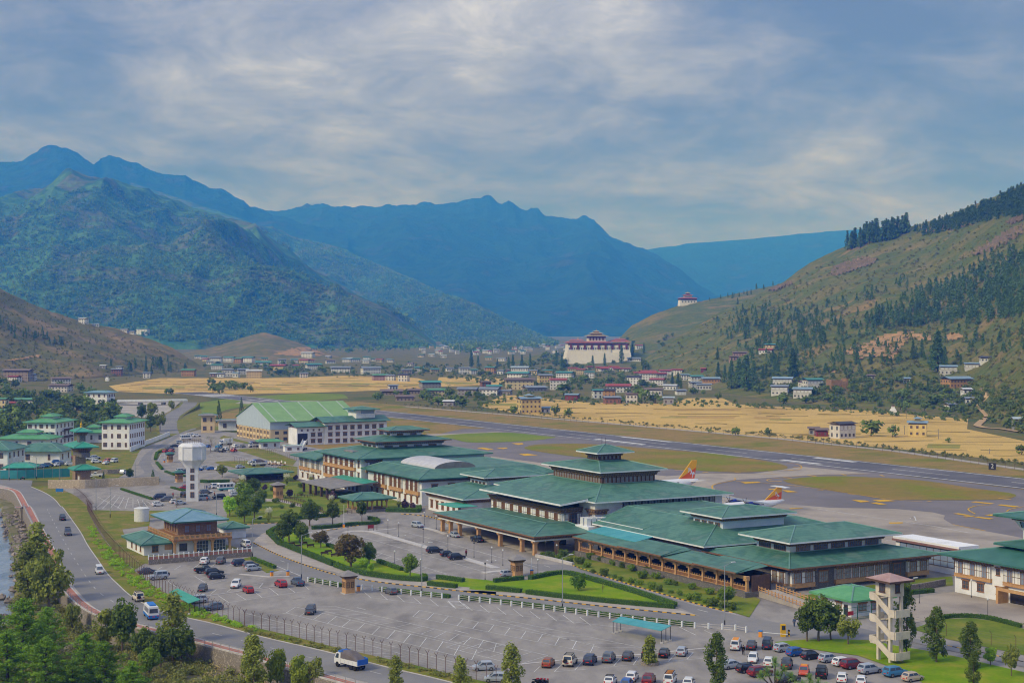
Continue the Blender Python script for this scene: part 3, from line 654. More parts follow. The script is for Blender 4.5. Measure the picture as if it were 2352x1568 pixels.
        for i in range(nw + 1):
            q = p0 + L * i / nw
            bx(f, max(p0, q - .5), min(p1, q - .42) if i else q + .06, out, out + .03, z0 + apron, z1); bx(f, max(p0, q + .42) if i < nw else q - .06, min(p1, q + .5), out, out + .03, z0 + apron, z1)
        bx(f, p0, p1, out, out + .035,(z0 + apron + z1) / 2 - .05,(z0 + apron + z1) / 2 + .05); bx(f, p0, p1, out, out + .05, z1 - .14, z1)
        f.build('timber_frame', M_woodd, bay)
        c = MB(); bx(c, p0 - .06, p1 + .06,-.02, out + .12, z0, z0 + apron); bx(c, p0 - .1, p1 + .1,0, out + .2, z0 + apron, z0 + apron + .12); bx(c, p0 - .1, p1 + .1,0, out + .2, z0 - .14, z0)
        c.build('carved_apron', M_woodl if wm is M_wood else wm, bay)
        for i in range(nw):
            s.win(face, plane - out - .01, p0 + L * (i + .5) / nw, z0 + apron + .14, L / nw * ww, z1 - z0 - apron - .3,3,2, wm, gm, False)
    def brackets(s, face, plane, p0, p1, z, n, out=.5):
        for i in range(n):
            q = p0 + (p1 - p0) * i / max(1, n - 1); mb = MB()
            if face == 'L': mb.box(plane - out - s.b0, plane - s.b0, q - .18 - s.a0, q + .18 - s.a0, z - .35, z - .15); mb.box(plane - out * .5 - s.b0, plane - s.b0, q - .14 - s.a0, q + .14 - s.a0, z - .6, z - .352)
            else: mb.box(q - .18 - s.b0, q + .18 - s.b0, plane - out - s.a0, plane - s.a0, z - .35, z - .15); mb.box(q - .14 - s.b0, q + .14 - s.b0, plane - out * .5 - s.a0, plane - s.a0, z - .6, z - .352)
            mb.build('bracket', M_woodl, s.o)
    def column(s, b, a, z0, z1, w, m=M_woodl, cap=.6):
        x, y = b - s.b0, a - s.a0; mb = MB()
        mb.box(x - w / 2 - .08, x + w / 2 + .08, y - w / 2 - .08, y + w / 2 + .08, z0, z0 + .4); mb.box(x - w / 2, x + w / 2, y - w / 2, y + w / 2, z0 + .402, z1 - cap)
        mb.box(x - w / 2 - .15, x + w / 2 + .15, y - w / 2 - .15, y + w / 2 + .15, z1 - cap + .002, z1 - cap / 2); mb.box(x - w, x + w, y - w * .6, y + w * .6, z1 - cap / 2 + .002, z1)
        return mb.build('column', m, s.o)
    def aircon(s, face, plane, pos, z, sz=.9):
        mb = MB()
        if face == 'L': mb.box(plane - .4 - s.b0, plane - .04 - s.b0, pos - sz / 2 - s.a0, pos + sz / 2 - s.a0, z, z + .65); mb.lathe([(.24,-.02),(.24,.02)],10,1)
        else: mb.box(pos - sz / 2 - s.b0, pos + sz / 2 - s.b0, plane - .4 - s.a0, plane - .04 - s.a0, z, z + .65)
        if face == 'L': mb.V[-20:] = [(plane - .42 - s.b0 + v[2] * .5, pos - s.a0 + v[0], z + .32 + v[1]) for v in mb.V[-20:]]
        mb.build('air_conditioner', [M_acw, M_black], s.o)
M_cap = mat('ridge_cap_metal', S(104,148,136), S(120,162,150),.5,.5)

# ------------------------------------------------------------------ passenger terminal: great hall with three tiers and a porch
t = Bld('terminal_hall', 206,336, 'great white terminal hall under three stacked green hipped roofs')
t.box('wall', 213.5,254.5,338.5,388,0,11.3, M_wall)
t.box('front_block', 207.5,213.5,345.2,384,0,9.5, M_wall)
t.roof(212,256.5,336,391,11.6,14.6, top=(222.8,242,350,378.5))
r_ = MB(); x = lambda b, a, z: (b - 206, a - 336, z)
r_.hexa([x(203.8,339.7,10.95), x(216,341,12.2), x(216,384,12.2), x(203.8,384,10.95)],[x(203.8,339.7,11.15), x(216,341,12.65), x(216,384,12.65), x(203.8,384,11.15)])
rr = r_.build('front_roof', M_roof, t.o)
MB().box(203.6 - 206,203.78 - 206,339.6 - 336,384.1 - 336,10.75,11.16).build('fascia', M_fascw, rr)
MB().hexa([x(203.8,339.5,10.75), x(212,339.5,11.6), x(212,339.66,11.6), x(203.8,339.66,10.75)],[x(203.8,339.5,11.15), x(212,339.5,12.15), x(212,339.66,12.15), x(203.8,339.66,11.15)]).build('fascia', M_fascw, rr)
t.cornice(207.5,213.4,345.2,384,8.1,9.5,1.0,3)
t.box('ventilation_gap_shade', 208.6,213.3,346,383.5,9.5,10.9, M_dark)  # solid dark block painted as the shade in the gap under the eaves
t.rabsel('L', 207.5,345.4,383.8,4.6,8.0,8,.3, apron=.3, ww=.4, gm=M_shut)
t.rabsel('N', 345.2,208,213.2,4.6,8.0,1,.3, apron=.3, ww=.5)
t.rabsel('L', 213.5,338.7,341.6,3.2,8.3,1,.35, apron=.3, ww=.6)
t.cornice(213.6,216.5,338.4,341.8,8.2,9.4,.8,2)
# long glazed gallery on the near side
t.box('gallery_glazing', 222,252,338.3,338.6,8.3,11.2, M_glass)
t.row('N', 338.3,222,252,15,8.3,1.7,2.7, nx=2, ny=1, fm=M_woodd, gm=M_curt, head=False)
for b_ in (223.5,238): t.boxes('corbel', [(b_, b_ + 10,337.4,338.25,7.4,7.9),(b_ + .5, b_ + 9.5,337.8,338.24,6.8,7.396)], M_woodd)
for b_ in (225.5,231,240.5,246,250.5): t.aircon('N', 338.25, b_, 8.4,1.1)
for a_ in (350,358,360.5,367,372,376): t.aircon('L', 207.9, a_, 9.75,1.0)
t.box('tier_wall', 223.8,241,351.2,377,13.6,17.4, M_woodd)
t.row('L', 223.8,352,376.4,18,14.6,1.0,1.5, nx=2, ny=1, fm=M_wood, gm=M_curt, head=False)
t.row('N', 351.2,224.2,240.6,12,14.6,1.0,1.5, nx=2, ny=1, fm=M_wood, gm=M_curt, head=False)
t.cornice(223.8,241,351.2,377,16.2,17.4,1.0,2)
t.roof(221.6,243.4,348.6,380,17.9,19.8, top=(228.6,236.6,360.4,367.6))
t.box('cupola_wall', 229,236.2,360.9,367.1,19.2,21.5, M_woodd)
t.row('L', 229,361.2,366.8,5,20.1,.7,.9, nx=1, ny=1, fm=M_wood, gm=M_curt, head=False)
t.row('N', 360.9,229.3,235.9,5,20.1,.7,.9, nx=1, ny=1, fm=M_wood, gm=M_curt, head=False)
t.cornice(229,236.2,360.9,367.1,21.0,21.8,.8,2)
t.roof(226.8,239,358.4,369.6,22.1,24.0, ins=6)
for a_ in (363,365): MB().tube((232.5 - 206, a_ - 336,23.6),(232.5 - 206, a_ - 336,26),.06).build('aerial', M_black, t.o)
# drive-through porch
t.roof(190,208.5,329.6,386,4.95,6.05, top=(202,208.3,344,380), fm=M_fascb, m=M_roof)
t.cornice(191.2,207,331,384.6,3.9,4.75,.7,2)
t.box('porch_beam', 191,207.2,330.8,384.8,3.5,3.9, M_fascw)
t.box('porch_ceiling', 191.6,207.4,331.2,384.4,3.92,4.1, M_woodd)
for a_ in (332,338.5,350,362,373,378.5,383.5): t.column(191.7, a_, 0,3.5,.9)
for b_ in (198,204): t.column(b_, 332,0,3.5,.9)
t.box('porch_floor', 192.6,207.4,332,384,0,.16, M_pave)
t.box('entrance_glazing', 207.0,207.45,343,382,.2,3.4, M_glass)
for i in range(7): t.boxes('plant_unit', [(208 + i % 4 * 1.5,209.2 + i % 4 * 1.5,333.6 + i // 4 * 2,335 + i // 4 * 2,6.0,8.0)], M_acw)
t.box('plant_deck', 207.4,213.4,332,338.4,0,6.0, M_wall)

# ------------------------------------------------------------------ low wing left of the hall
t = Bld('link_wing', 209,405, 'low white wing with a two-tier green roof left of the terminal hall')
t.box('wall', 210.5,240,406.5,431,0,5.2, M_wall); t.cornice(210.5,240,406.5,431,4.4,5.6,1.2,2)
t.roof(208.7,243,404,433.5,5.9,8.0, top=(224,240,418,431))
t.box('tier_wall', 225,243,419.5,430.6,6.5,9.2, M_wall); t.row('L', 225,420.2,430,4,7.2,1.5,1.5, head=False)
t.cornice(225,243,419.5,430.6,9.2,10.2,1.0,2)
t.roof(222.6,245.5,417,433,10.5,12.2, ins=8)
t.row('L', 210.5,408,430.5,6,1.0,1.6,2.2, head=True, gm=M_shut)
t.boxes('entrance_canopy', [(203,210.4,398,410,4.3,4.45)], M_rooft)

# ------------------------------------------------------------------ office block with skylight
t = Bld('skylight_block', 211,438, 'two-storey white office block with an arched white skylight in its green roof')
t.box('wall', 212.5,258,440,482,0,8.3, M_wall)
r_ = t.roof(210.4,262,437.8,483.5,8.8,11.0, top=(217,256,444,479), fm=M_roofd)
mb = MB(); nn = 12; c0 = 227.5; hw = 7.5
for i in range(nn):
    a0, a1 = PI * i / nn, PI * (i + 1) / nn; p = [(c0 - hw * math.cos(q) - 211,10.98 + 2.1 * math.sin(q)) for q in (a0, a1)]
    mb.face([(p[0][0],446 - 438, p[0][1]),(p[0][0],472 - 438, p[0][1]),(p[1][0],472 - 438, p[1][1]),(p[1][0],446 - 438, p[1][1])][::-1])
    for yy, fl in ((446 - 438,1),(472 - 438,-1)): mb.face([(p[0][0], yy, 10.98),(p[0][0], yy, p[0][1]),(p[1][0], yy, p[1][1]),(p[1][0], yy, 10.98)][::fl],1)
mb.build('skylight', [mat('skylight_sheet', S(206,206,208), S(190,190,194),.5,.4), M_roofgrey], t.o)
for i in range(3):
    a_ = 444 + i * 12.6; t.rabsel('L', 212.5, a_ - 2.6, a_ + 7.4,3.4,7.8,3 if i < 2 else 3,.5, gm=M_shut); t.brackets('L', 212.5, a_ - 2, a_ + 6.8,3.3,3)
t.row('L', 212.5,441,481,9,.6,1.4,2.0, gm=M_shut)
t.row('N', 440,214,250,6,5.0,2.2,1.6, nx=4); t.row('N', 440,214,232,3,1.2,2.0,1.6, nx=4)
t.cornice(212.5,258,440,482,7.6,8.3,.5,1)

# ------------------------------------------------------------------ large three-tier office block
t = Bld('tiered_office_block', 209,482, 'three-storey white office block with three tiered green roofs beside the garden')
t.box('wall', 210.8,258.4,484,518.5,0,11.6, M_wall)
t.box('side_wall', 214,258,483.7,483.99,3,11.5, M_wallb)  # slab carrying the bluish shaded-side tint of this white wall as colour
t.roof(208.4,260.8,481.6,520.9,12.0,14.4, top=(221.2,247.3,494.2,508.8), fm=M_roofd)
t.box('grey_roof_patch', 213.2,217.5,497,505,12.9,13.35, M_roofgrey)
t.box('tier_wall', 221.7,247,494.6,508.5,13.6,15.9, M_wall)
t.row('L', 221.7,495.5,507.5,3,14.3,2.4,.8, nx=5, head=False); t.row('N', 494.6,223,246,4,14.3,3.2,.8, nx=6, head=False)
t.cornice(221.7,247,494.6,508.5,15.3,16.3,1.0,2, dm=M_steel)
t.roof(219.4,249.2,491.4,511,16.7,18.3, top=(227.6,240,496,502.4), fm=M_fascb)
t.box('tier_wall', 228,239.7,496.4,502,17.9,19.6, M_wall); t.row('N', 496.4,228.6,239,2,18.4,2.4,.7, nx=5, head=False); t.row('L', 228,497,501.5,1,18.4,2.2,.7, nx=5, head=False)
t.cornice(228,239.7,496.4,502,19.2,20.0,1.0,2, dm=M_steel)
t.roof(225.8,241.8,494,504.6,20.3,21.4, ins=5.2, fm=M_fascb)
for zz in (3.4,7.4): t.rabsel('L', 210.8,488.5,516.5, zz, zz + 3.7,6,.55, gm=M_shut)
t.row('L', 210.8,484.2,488.2,1,4.6,1.5,2.2); t.row('L', 210.8,484.2,488.2,1,8.6,1.5,2.2)
t.row('L', 210.8,516.7,518.5,1,4.6,1.0,2.2, nx=2); t.row('L', 210.8,516.7,518.5,1,8.6,1.0,2.2, nx=2)
t.row('L', 210.8,486,516,9,.5,1.5,2.0, gm=M_shut)
t.rabsel('N', 484,212.5,218,7.2,10.6,1,.5); t.cornice(212.5,218,483.4,483.9,10.7,11.5,.5,2); t.win('N', 484,215.2,4.2,3.0,2.2,4)
t.rabsel('N', 484,251.5,257,7.2,10.6,1,.5)
for b_ in (228,238,244,246,249): t.aircon('N', 483.68, b_, 9.4)
t.box('wing_wall', 210.8,228,518.8,542,0,8.6, M_wall); t.roof(208.2,230,518.7,544.5,9.0,10.6, top=(214,224,519,536), fm=M_roofd)
for a_ in (520,531.5): t.rabsel('L', 210.8, a_, a_ + 9.5,4.0,8.2,2,.4, gm=M_curt); t.brackets('L', 210.8, a_ + .5, a_ + 9,3.9,3)
t.row('L', 210.8,520,541,4,1.0,1.4,1.6)
# planted porch on posts
mb = MB().hexa([x(194,470,3.5)[:2] + (3.5,), x(211,470,0)[:2] + (4.9,), x(211,498,0)[:2] + (4.9,), x(194,498,0)[:2] + (3.5,)],[x(194,470,0)[:2] + (3.75,), x(211,470,0)[:2] + (5.15,), x(211,498,0)[:2] + (5.15,), x(194,498,0)[:2] + (3.75,)])
mb.V = [(v[0] + 206 - 209, v[1] + 336 - 482, v[2]) for v in mb.V]; pr = mb.build('porch_roof', M_roofgrey, t.o)
MB().hexa([(205.5 - 209,470.2 - 482,4.75),(211 - 209,470.2 - 482,5.2),(211 - 209,498 - 482,5.2),(205.5 - 209,498 - 482,4.75)],[(205.5 - 209,470.2 - 482,4.8),(211 - 209,470.2 - 482,5.28),(211 - 209,498 - 482,5.28),(205.5 - 209,498 - 482,4.8)]).build('turquoise_sheet', M_rooft, pr)
for a_ in (471,476,481,486,491,497): t.column(195, a_, 0,3.5,.7, m=M_bund if False else M_woodd, cap=.4)

# ------------------------------------------------------------------ departures: low hall C, pavilion D, arcade
t = Bld('check_in_hall', 209,285, 'broad low hall with a long green roof and white lantern beside the terminal hall')
t.box('wall', 212,256,288,336,0,6.2, M_wall)
t.roof(209.5,259,285.6,333.5,6.7,10.2, top=(222,246,297,336), fm=M_fascw)
t.cornice(212,256,288,331,5.4,6.4,1.2,2)
t.box('lantern_wall', 220.8,239.2,293.4,305.2,7.6,11.2, M_wallb); t.row('L', 220.8,294,304.8,4,9.0,1.9,1.4, nx=3, ny=1, head=False)
t.cornice(220.8,239.2,293.4,305.2,10.9,11.9,1.0,2); t.roof(218.8,241.4,291.2,308,12.1,13.6, ins=8.2)
up = MB().hexa([(211.6 - 209,313.5 - 285,7.15),(224 - 209,313.5 - 285,10.3),(224 - 209,335.8 - 285,10.3),(211.6 - 209,335.8 - 285,7.15)],[(211.6 - 209,313.5 - 285,7.35),(224 - 209,313.5 - 285,10.5),(224 - 209,335.8 - 285,10.5),(211.6 - 209,335.8 - 285,7.35)]).build('upper_roof', M_roof, t.o)
MB().box(211.4 - 209,211.58 - 209,313.4 - 285,335.8 - 285,6.95,7.4).build('fascia', M_fascw, up)
MB().hexa([(211.6 - 209,313.3 - 285,7.0),(224 - 209,313.3 - 285,10.15),(224 - 209,313.48 - 285,10.15),(211.6 - 209,313.48 - 285,7.0)],[(211.6 - 209,313.3 - 285,7.4),(224 - 209,313.3 - 285,10.55),(224 - 209,313.48 - 285,10.55),(211.6 - 209,313.48 - 285,7.4)]).build('verge_trim', M_roof, up)
mb = MB().hexa([(204.5 - 209,306 - 285,5.5),(214 - 209,306 - 285,7.2),(214 - 209,328 - 285,7.2),(204.5 - 209,328 - 285,5.5)],[(204.5 - 209,306 - 285,5.65),(214 - 209,306 - 285,7.35),(214 - 209,328 - 285,7.35),(204.5 - 209,328 - 285,5.65)])
mb.build('sheet_roof', M_roofb, t.o)
t = Bld('departure_pavilion', 211,257, 'stone and timber pavilion with two green roofs at the near end of the terminal')
t.box('wall', 213,253,259.5,286,0,4.9, M_sw); t.roof(211,255.6,257,288.4,5.4,7.3, top=(217.8,245.4,265.2,278), fm=M_fascb)
t.box('lantern_wall', 218.3,245,265.7,277.4,6.6,9.0, M_wall); t.row('N', 265.7,219.5,244.5,5,7.4,4.0,1.2, nx=6, ny=1, head=False); t.row('L', 218.3,266.5,277,2,7.4,4.2,1.2, nx=6, ny=1, head=False)
t.cornice(218.3,245,265.7,277.4,8.6,9.6,1.1,2); t.roof(215.2,247.8,262,280.2,10.0,12.2, ins=8.8)
for b0_, b1_, nw in ((213.2,219.5,2),(225.5,241,7),(246.5,252.8,2)):
    t.rabsel('N', 259.5, b0_, b1_, .9,4.2, nw, .7, apron=.7, ww=.62 if nw < 7 else .86, gm=M_curt); t.cornice(b0_, b1_, 258.8,259.3,4.2,5.0,.7,2); t.brackets('N', 259.5, b0_ + .4, b1_ - .4,.9,2 if nw < 7 else 4)
t.rabsel('L', 213,260,265,.9,4.2,2,.6, apron=.7, gm=M_curt); t.brackets('L', 213,260.4,264.6,.9,2)
t.win('N', 259.5,222.5,1.4,2.6,2.4,4, gm=M_curt); t.win('N', 259.5,243.8,1.4,2.2,2.4,4, gm=M_glass)
t = Bld('departure_arcade', 199,259, 'long timber arcade with carved arches and balustrade above the flower bank')
t.box('plinth', 199.6,213,257.5,326,0,1.25, M_sw); t.box('back_wall', 206.4,206.8,258,326,1.25,4.7, M_dark); t.box('end_wall', 201.6,206.3,257.7,257.9,1.25,4.6, M_woodd)  # back wall coloured dark to paint the arcade's shaded interior
posts = [325.5 - i * 5.15 for i in range(14)]
for a_ in posts: t.column(200.9, a_, 1.25,4.4,.55, cap=.9)
for a0_, a1_ in zip(posts, posts[1:]):
    if a0_ < 262: continue
    t.boxes('arch', [(200.7,201.1, a1_ + .3, a0_ - .3,3.75,4.4),(200.75,201.05, a1_ + .3, a1_ + 1.2,3.35,3.746),(200.75,201.05, a0_ - 1.2, a0_ - .3,3.35,3.746)], M_woodl)
    rl_ = t.boxes('balustrade', [(200.8,201.0, a1_ + .3, a0_ - .3,1.3,1.42),(200.8,201.0, a1_ + .3, a0_ - .3,2.1,2.24)], M_woodl)
    t.boxes('baluster_panel', [(200.84,200.96, a1_ + .4 + j * .44, a1_ + .7 + j * .44,1.424,2.096) for j in range(10)], M_wood, rl_, kind='stuff')
    t.boxes('baluster_tip', [(200.82,200.98, a1_ + .5 + j * .88, a1_ + .66 + j * .88,2.244,2.6) for j in range(5)], M_woodl, rl_, kind='stuff')
for a0_, a1_, zz, b0_ in ((299,326.5,4.85,199.3),(271.5,288.2,4.85,199.3),(287,305,5.25,198.6),(259.4,275,5.25,198.6)):
    t.boxes('bracket_beam', [(200.4,201.4, a0_ + .8, a1_ - .8, zz - .42, zz - .24)], M_och)
    q = lambda b, a, z: (b - 199, a - 259, z)
    r_ = MB().hexa([q(b0_, a0_, zz - .2), q(207.2, a0_, zz + .75), q(207.2, a1_, zz + .75), q(b0_, a1_, zz - .2)],[q(b0_, a0_, zz), q(207.2, a0_ + (2.5 if zz > 5 else 0), zz + 1.0), q(207.2, a1_, zz + 1.0), q(b0_, a1_, zz)]).build('roof', M_roof, t.o)
    MB().box(b0_ - .12 - 199, b0_ - .004 - 199, a0_ - 259, a1_ - 259, zz - .3, zz + .02).build('fascia', M_fascb, r_)
# ramp from the arcade end
mb = MB(); A_ = GL(7,[(800,1500),(950,1510),(1250,1590),(1500,1680)]); 
ramp_pts = [BA(205.5,257.5,1.25), BA(204,244,.7), BA(203,232,.1)]
mb = MB(); wall_strip(mb, ramp_pts, 4.6,-1.25,.0); mb.build('entrance_ramp', M_pave, kind='structure')
for sgn, lab in ((-2.2, 'timber balustrade on the lower side of the entrance ramp'),(2.2, 'timber balustrade on the upper side of the entrance ramp')):
    pts = resample(offset(ramp_pts, sgn),1.3); ro = thing('ramp_balustrade', pts[0],0, lab, 'balustrade')
    for p in pts: MB().box(-.1,.1,-.1,.1,-.1,1.15).build('post', M_woodl, ro, loc=p - pts[0])
    mb = MB(); wall_strip(mb, [p - pts[0] for p in pts],.1,.75,.9); wall_strip(mb, [p - pts[0] for p in pts],.08,.3,.42); mb.build('rail', M_woodl, ro)
# ------------------------------------------------------------------ right edge: airport office with control cab, glazed hall
t = Bld('control_building', 243,205, 'white two-storey airport building with timber bays and a glazed control cab on top')
t.box('wall', 244,264,200,242,0,7.8, M_wall); t.roof(241.6,268,196,244.6,8.2,10.6, top=(250,262,206,232), m=M_roofd, fm=M_roofd)
for a0_, a1_ in ((231.5,241.6),(214,228)):
    t.rabsel('L', 244, a0_, a1_, 3.7,7.0,3 if a0_ > 230 else 4,.45, apron=.5, ww=.4, gm=M_glassl); t.cornice(243.6,244, a0_, a1_, 7.0,7.9,.8,2)
t.row('L', 244,232.5,241,2,1.2,1.9,1.7, nx=4); t.win('L', 244,229.8,1.4,1.1,1.4,2); t.win('L', 244,229.8,5.3,1.1,1.4,2)
t.boxes('entrance_porch', [(241,244,214,214.6,0,3.4),(241,244,227,227.6,0,3.4),(241,241.4,214.6,227,2.8,3.4)], M_woodl); t.box('entrance_recess_shade', 243.95,244.02,215,226.5,.1,2.8, M_dark)  # entrance recess is a flat panel, its shade put into the colour
t.box('tier_wall', 250,262,206,232,9.0,11.0, M_wall); t.row('L', 250,218,231,4,9.5,1.8,1.3, nx=4, gm=M_glassl, head=False); t.cornice(250,262,206,232,10.5,11.0,.7,2)
t.roof(247.8,264.5,203,234.6,11.2,12.6, ins=7, m=M_roofd, fm=M_roofd)
for a_ in (218,222,226,230):
    t.boxes('stilt', [(252,252.4, a_, a_ + .4,11.6,14),(258,258.4, a_, a_ + .4,11.6,14)], M_fascw)
mb = MB().hexa([(252.4 - 243,217 - 205,13.6),(260 - 243,217 - 205,13.6),(260 - 243,230.5 - 205,13.6),(252.4 - 243,230.5 - 205,13.6)],[(251 - 243,215.6 - 205,16.2),(261.4 - 243,215.6 - 205,16.2),(261.4 - 243,232 - 205,16.2),(251 - 243,232 - 205,16.2)]); mb.build('cab_wall', M_wall, t.o)
mb = MB().hexa([(251.6 - 243,217.2 - 205,14.7),(251.7 - 243,217.2 - 205,14.7),(251.7 - 243,230.5 - 205,14.7),(251.6 - 243,230.5 - 205,14.7)],[(250.98 - 243,217.2 - 205,15.9),(251.1 - 243,217.2 - 205,15.9),(251.1 - 243,230.5 - 205,15.9),(250.98 - 243,230.5 - 205,15.9)]); mb.build('cab_glass', M_glassl, t.o)
for i in range(7): a_ = 217.4 + i * 2.15; MB().tube((251.55 - 243, a_ - 205,14.65),(250.95 - 243, a_ - 205,15.95),.07,.07,4).build('cab_mullion', M_woodd, t.o)
t.cornice(251,261.4,215.6,232,16.2,16.8,.7,2); t.roof(248.6,263.8,213,235.6,17.1,18.4, ins=7, m=M_roofd, fm=M_roofd)
t.boxes('roof_railing', [(253,259,220,220.06,19.4,19.46),(253,253.06,220,228,19.4,19.46),(253,253.06,220,220.06,18.2,19.4),(253,253.06,224,224.06,18.2,19.4),(253,253.06,228,228.06,18.2,19.4)], M_steel)
t = Bld('glazed_hall', 259,258, 'white hall with a tall grid of pale window panes behind the pavilion')
t.box('wall', 260.4,266,257,277.5,0,6.0, M_wall); t.box('parapet', 260,266.4,256.6,278,6.0,6.7, M_wall); t.box('tile_band', 259.8,260.36,256.4,278.2,5.7,6.2, M_roofred)
for i in range(8):
    for j in range(3):
        a_ = 258.4 + i * 2.2; t.boxes('pane', [(260.32,260.38, a_, a_ + 2.1,1.6 + j * 1.3,2.8 + j * 1.3)], M_glassl)
t.boxes('glazing_bars', [(260.26,260.34,258.3 + i * 2.2,258.4 + i * 2.2,1.5,5.5) for i in range(9)] + [(260.25,260.33,258.3,276,1.5 + j * 1.3,1.6 + j * 1.3) for j in range(4)], M_woodd)

# ------------------------------------------------------------------ gate house and gate
t = Bld('gate_house', 203.8,229.5, 'small white gate house with a bright green hipped roof')
t.box('wall', 204.8,214,230.6,240.4,0,3.1, M_wall); t.roof(203.6,215.4,229.2,241.8,3.5,5.2, ins=5, m=M_rooffg, fm=M_rooffg)
for a_ in (238.5,234.2): t.win('L', 204.8, a_, 1.1,1.6,1.3,2, gm=M_curt)
t.boxes('door', [(204.74,204.8,231.6,232.7,.05,2.3)], M_dark); t.row('N', 230.6,206,212.5,2,1.2,2.0,1.3, nx=2, gm=M_curt)
gp = Bld('steel_gate', 200,226, 'green steel mesh gate with a red notice board', 'gate')
gm_ = mat('green_gate_paint', S(54,104,84), rough=.6)
for b_ in (200.6,204.0,207.6): gp.boxes('gate_post', [(b_, b_ + .14,228,228.14,0,2.9)], gm_)
for b_ in (200.8,204.2): gp.boxes('gate_leaf', [(b_, b_ + 3.1,228.04,228.1, zz, zz + .08) for zz in (.2,1.4,2.5)] + [(b_ + i * .22, b_ + .03 + i * .22,228.05,228.08,.28,2.5) for i in range(14)], gm_)
gp.boxes('notice_board', [(201.6,203,227.94,228.0,1.1,1.9)], M_redp)

# ------------------------------------------------------------------ open stair drill tower
t = Bld('stair_tower', 182,195.5, 'weathered cream open concrete stair tower with zigzag flights on the lawn', 'tower')
M_con = mat('weathered_concrete', S(222,212,194),[S(208,198,182), S(160,154,146)],.5,.9,.2,5, s2=1.5, amt=.12, lo=.4, hi=.75)
cx_, cy_ = 182.6,195.9; sz = 2.9
for bb in (0, sz - .5):
    for aa in (0,3.4 - .5): t.box('pillar', cx_ + bb, cx_ + bb + .5, cy_ + aa, cy_ + aa + .5,0,11.2, M_con)
def slab(nm, P0, P1, b0, b1, z0a, z0b, th):
    k = lambda bb, aa, zz: (bb - t.b0, aa - t.a0, zz)
    return MB().hexa([k(b0, P0, z0a), k(b1, P0, z0a), k(b1, P1, z0b), k(b0, P1, z0b)],[k(b0, P0, z0a + th), k(b1, P0, z0a + th), k(b1, P1, z0b + th), k(b0, P1, z0b + th)]).build(nm, M_con, t.o)
for zl, zr_ in ((10.4,8.1),(6.7,4.4),(3.0,.9)):
    slab('stair_parapet', cy_ + 3.4, cy_ - .1, cx_ - .35, cx_ - .17, zl - .1, zr_ - .1,1.15); slab('stair_flight', cy_ + 3.4, cy_ - .1, cx_ - .16, cx_ + .95, zl - .1, zr_ - .1,.22)
    t.boxes('left_landing', [(cx_ - .35, cx_ + sz, cy_ + 3.42, cy_ + 4.6, zl - .2, zl),(cx_ - .35, cx_ - .17, cy_ + 3.42, cy_ + 4.78, zl, zl + 1.1),(cx_ - .17, cx_ + sz, cy_ + 4.6, cy_ + 4.78, zl, zl + 1.1)], M_con)
    t.boxes('right_landing', [(cx_ - .35, cx_ + sz, cy_ - 1.3, cy_ - .12, zr_ - .2, zr_),(cx_ - .35, cx_ - .17, cy_ - 1.3, cy_ - .12, zr_, zr_ + 1.1),(cx_ - .17, cx_ + sz + .18, cy_ - 1.48, cy_ - 1.3, zr_ - .2, zr_ + 1.1)], M_con)
    slab('stair_flight', cy_ + 3.3, cy_ - .1, cx_ + sz - 1.1, cx_ + sz - .05, zr_ - 1.5, zr_ - .1,.22); t.boxes('tie_beam', [(cx_ + .5, cx_ + sz - .5, cy_ + 2.95, cy_ + 3.35, zl - 1.5, zl - 1.2)], M_con)
sz = 2.9
t.box('cabin_wall', cx_ - .1, cx_ + sz + .1, cy_ - .1, cy_ + 3.5,11.2,13.8, M_con); t.win('L', cx_ - .1, cy_ + 1.8,11.9,1.4,1.4,4, fm=M_woodd); t.win('N', cy_ - .1, cx_ + 1.5,11.9,1.0,1.4,3, fm=M_woodd)
t.roof(cx_ - 1.3, cx_ + sz + 1.3, cy_ - 1.3, cy_ + 4.7,14.0,15.0, ins=2.7, m=mat('faded_pink_roof', S(182,156,150), S(164,130,124),.8,.7), fm=M_woodd, caps=False)

# ------------------------------------------------------------------ stone house with blue-green roof and balcony, car-park terrace
t = Bld('stone_house', 105,374, 'stone house with a blue hipped roof and carved timber balcony above the car park', 'house')
t.box('wall', 113.4,126.2,376.5,396,0,3.5, M_wall); t.box('balcony_floor', 112.4,127.6,374.6,397.6,3.5,3.85, M_wood); t.box('upper_wall', 116.2,126.6,383.5,395.5,3.85,7.3, M_swb)
t.roof(113.8,128.6,380.2,399.5,7.6,9.6, ins=7.3, m=M_rooflb, fm=M_roofd)
t.row('L', 116.2,384.2,395,5,4.4,1.1,1.9, nx=2, gm=M_glass, head=True); t.row('N', 383.5,117.2,125.8,3,4.4,1.3,1.8, nx=2, gm=M_glassl)
for b_ in (113,118.2,122.6,127.2): t.column(b_, 375.2,0,3.5,.55)
for b_, w_ in ((115.5,2.0),(120.4,3.2),(124.9,3.2)): t.win('N', 376.5, b_, .8 if w_ < 3 else .3, w_, 1.9 if w_ < 3 else 2.8,4,3, fm=M_woodd if w_ < 3 else M_acw, head=False)
t.boxes('balcony_rail', [(112.45,112.6,374.7,397.4,4.7,4.85),(112.6,127.5,374.7,374.85,4.7,4.85),(112.45,112.6,374.7,397.4,4.0,4.1),(112.6,127.5,374.7,374.85,4.0,4.1)], M_woodl)
for i in range(17): t.boxes('balcony_post', [(112.42,112.62,374.7 + i * 1.38,374.9 + i * 1.38,3.85,5.0)], M_woodl)
for i in range(11): t.boxes('balcony_post', [(113.8 + i * 1.35,114 + i * 1.35,374.68,374.88,3.85,5.0)], M_woodl)
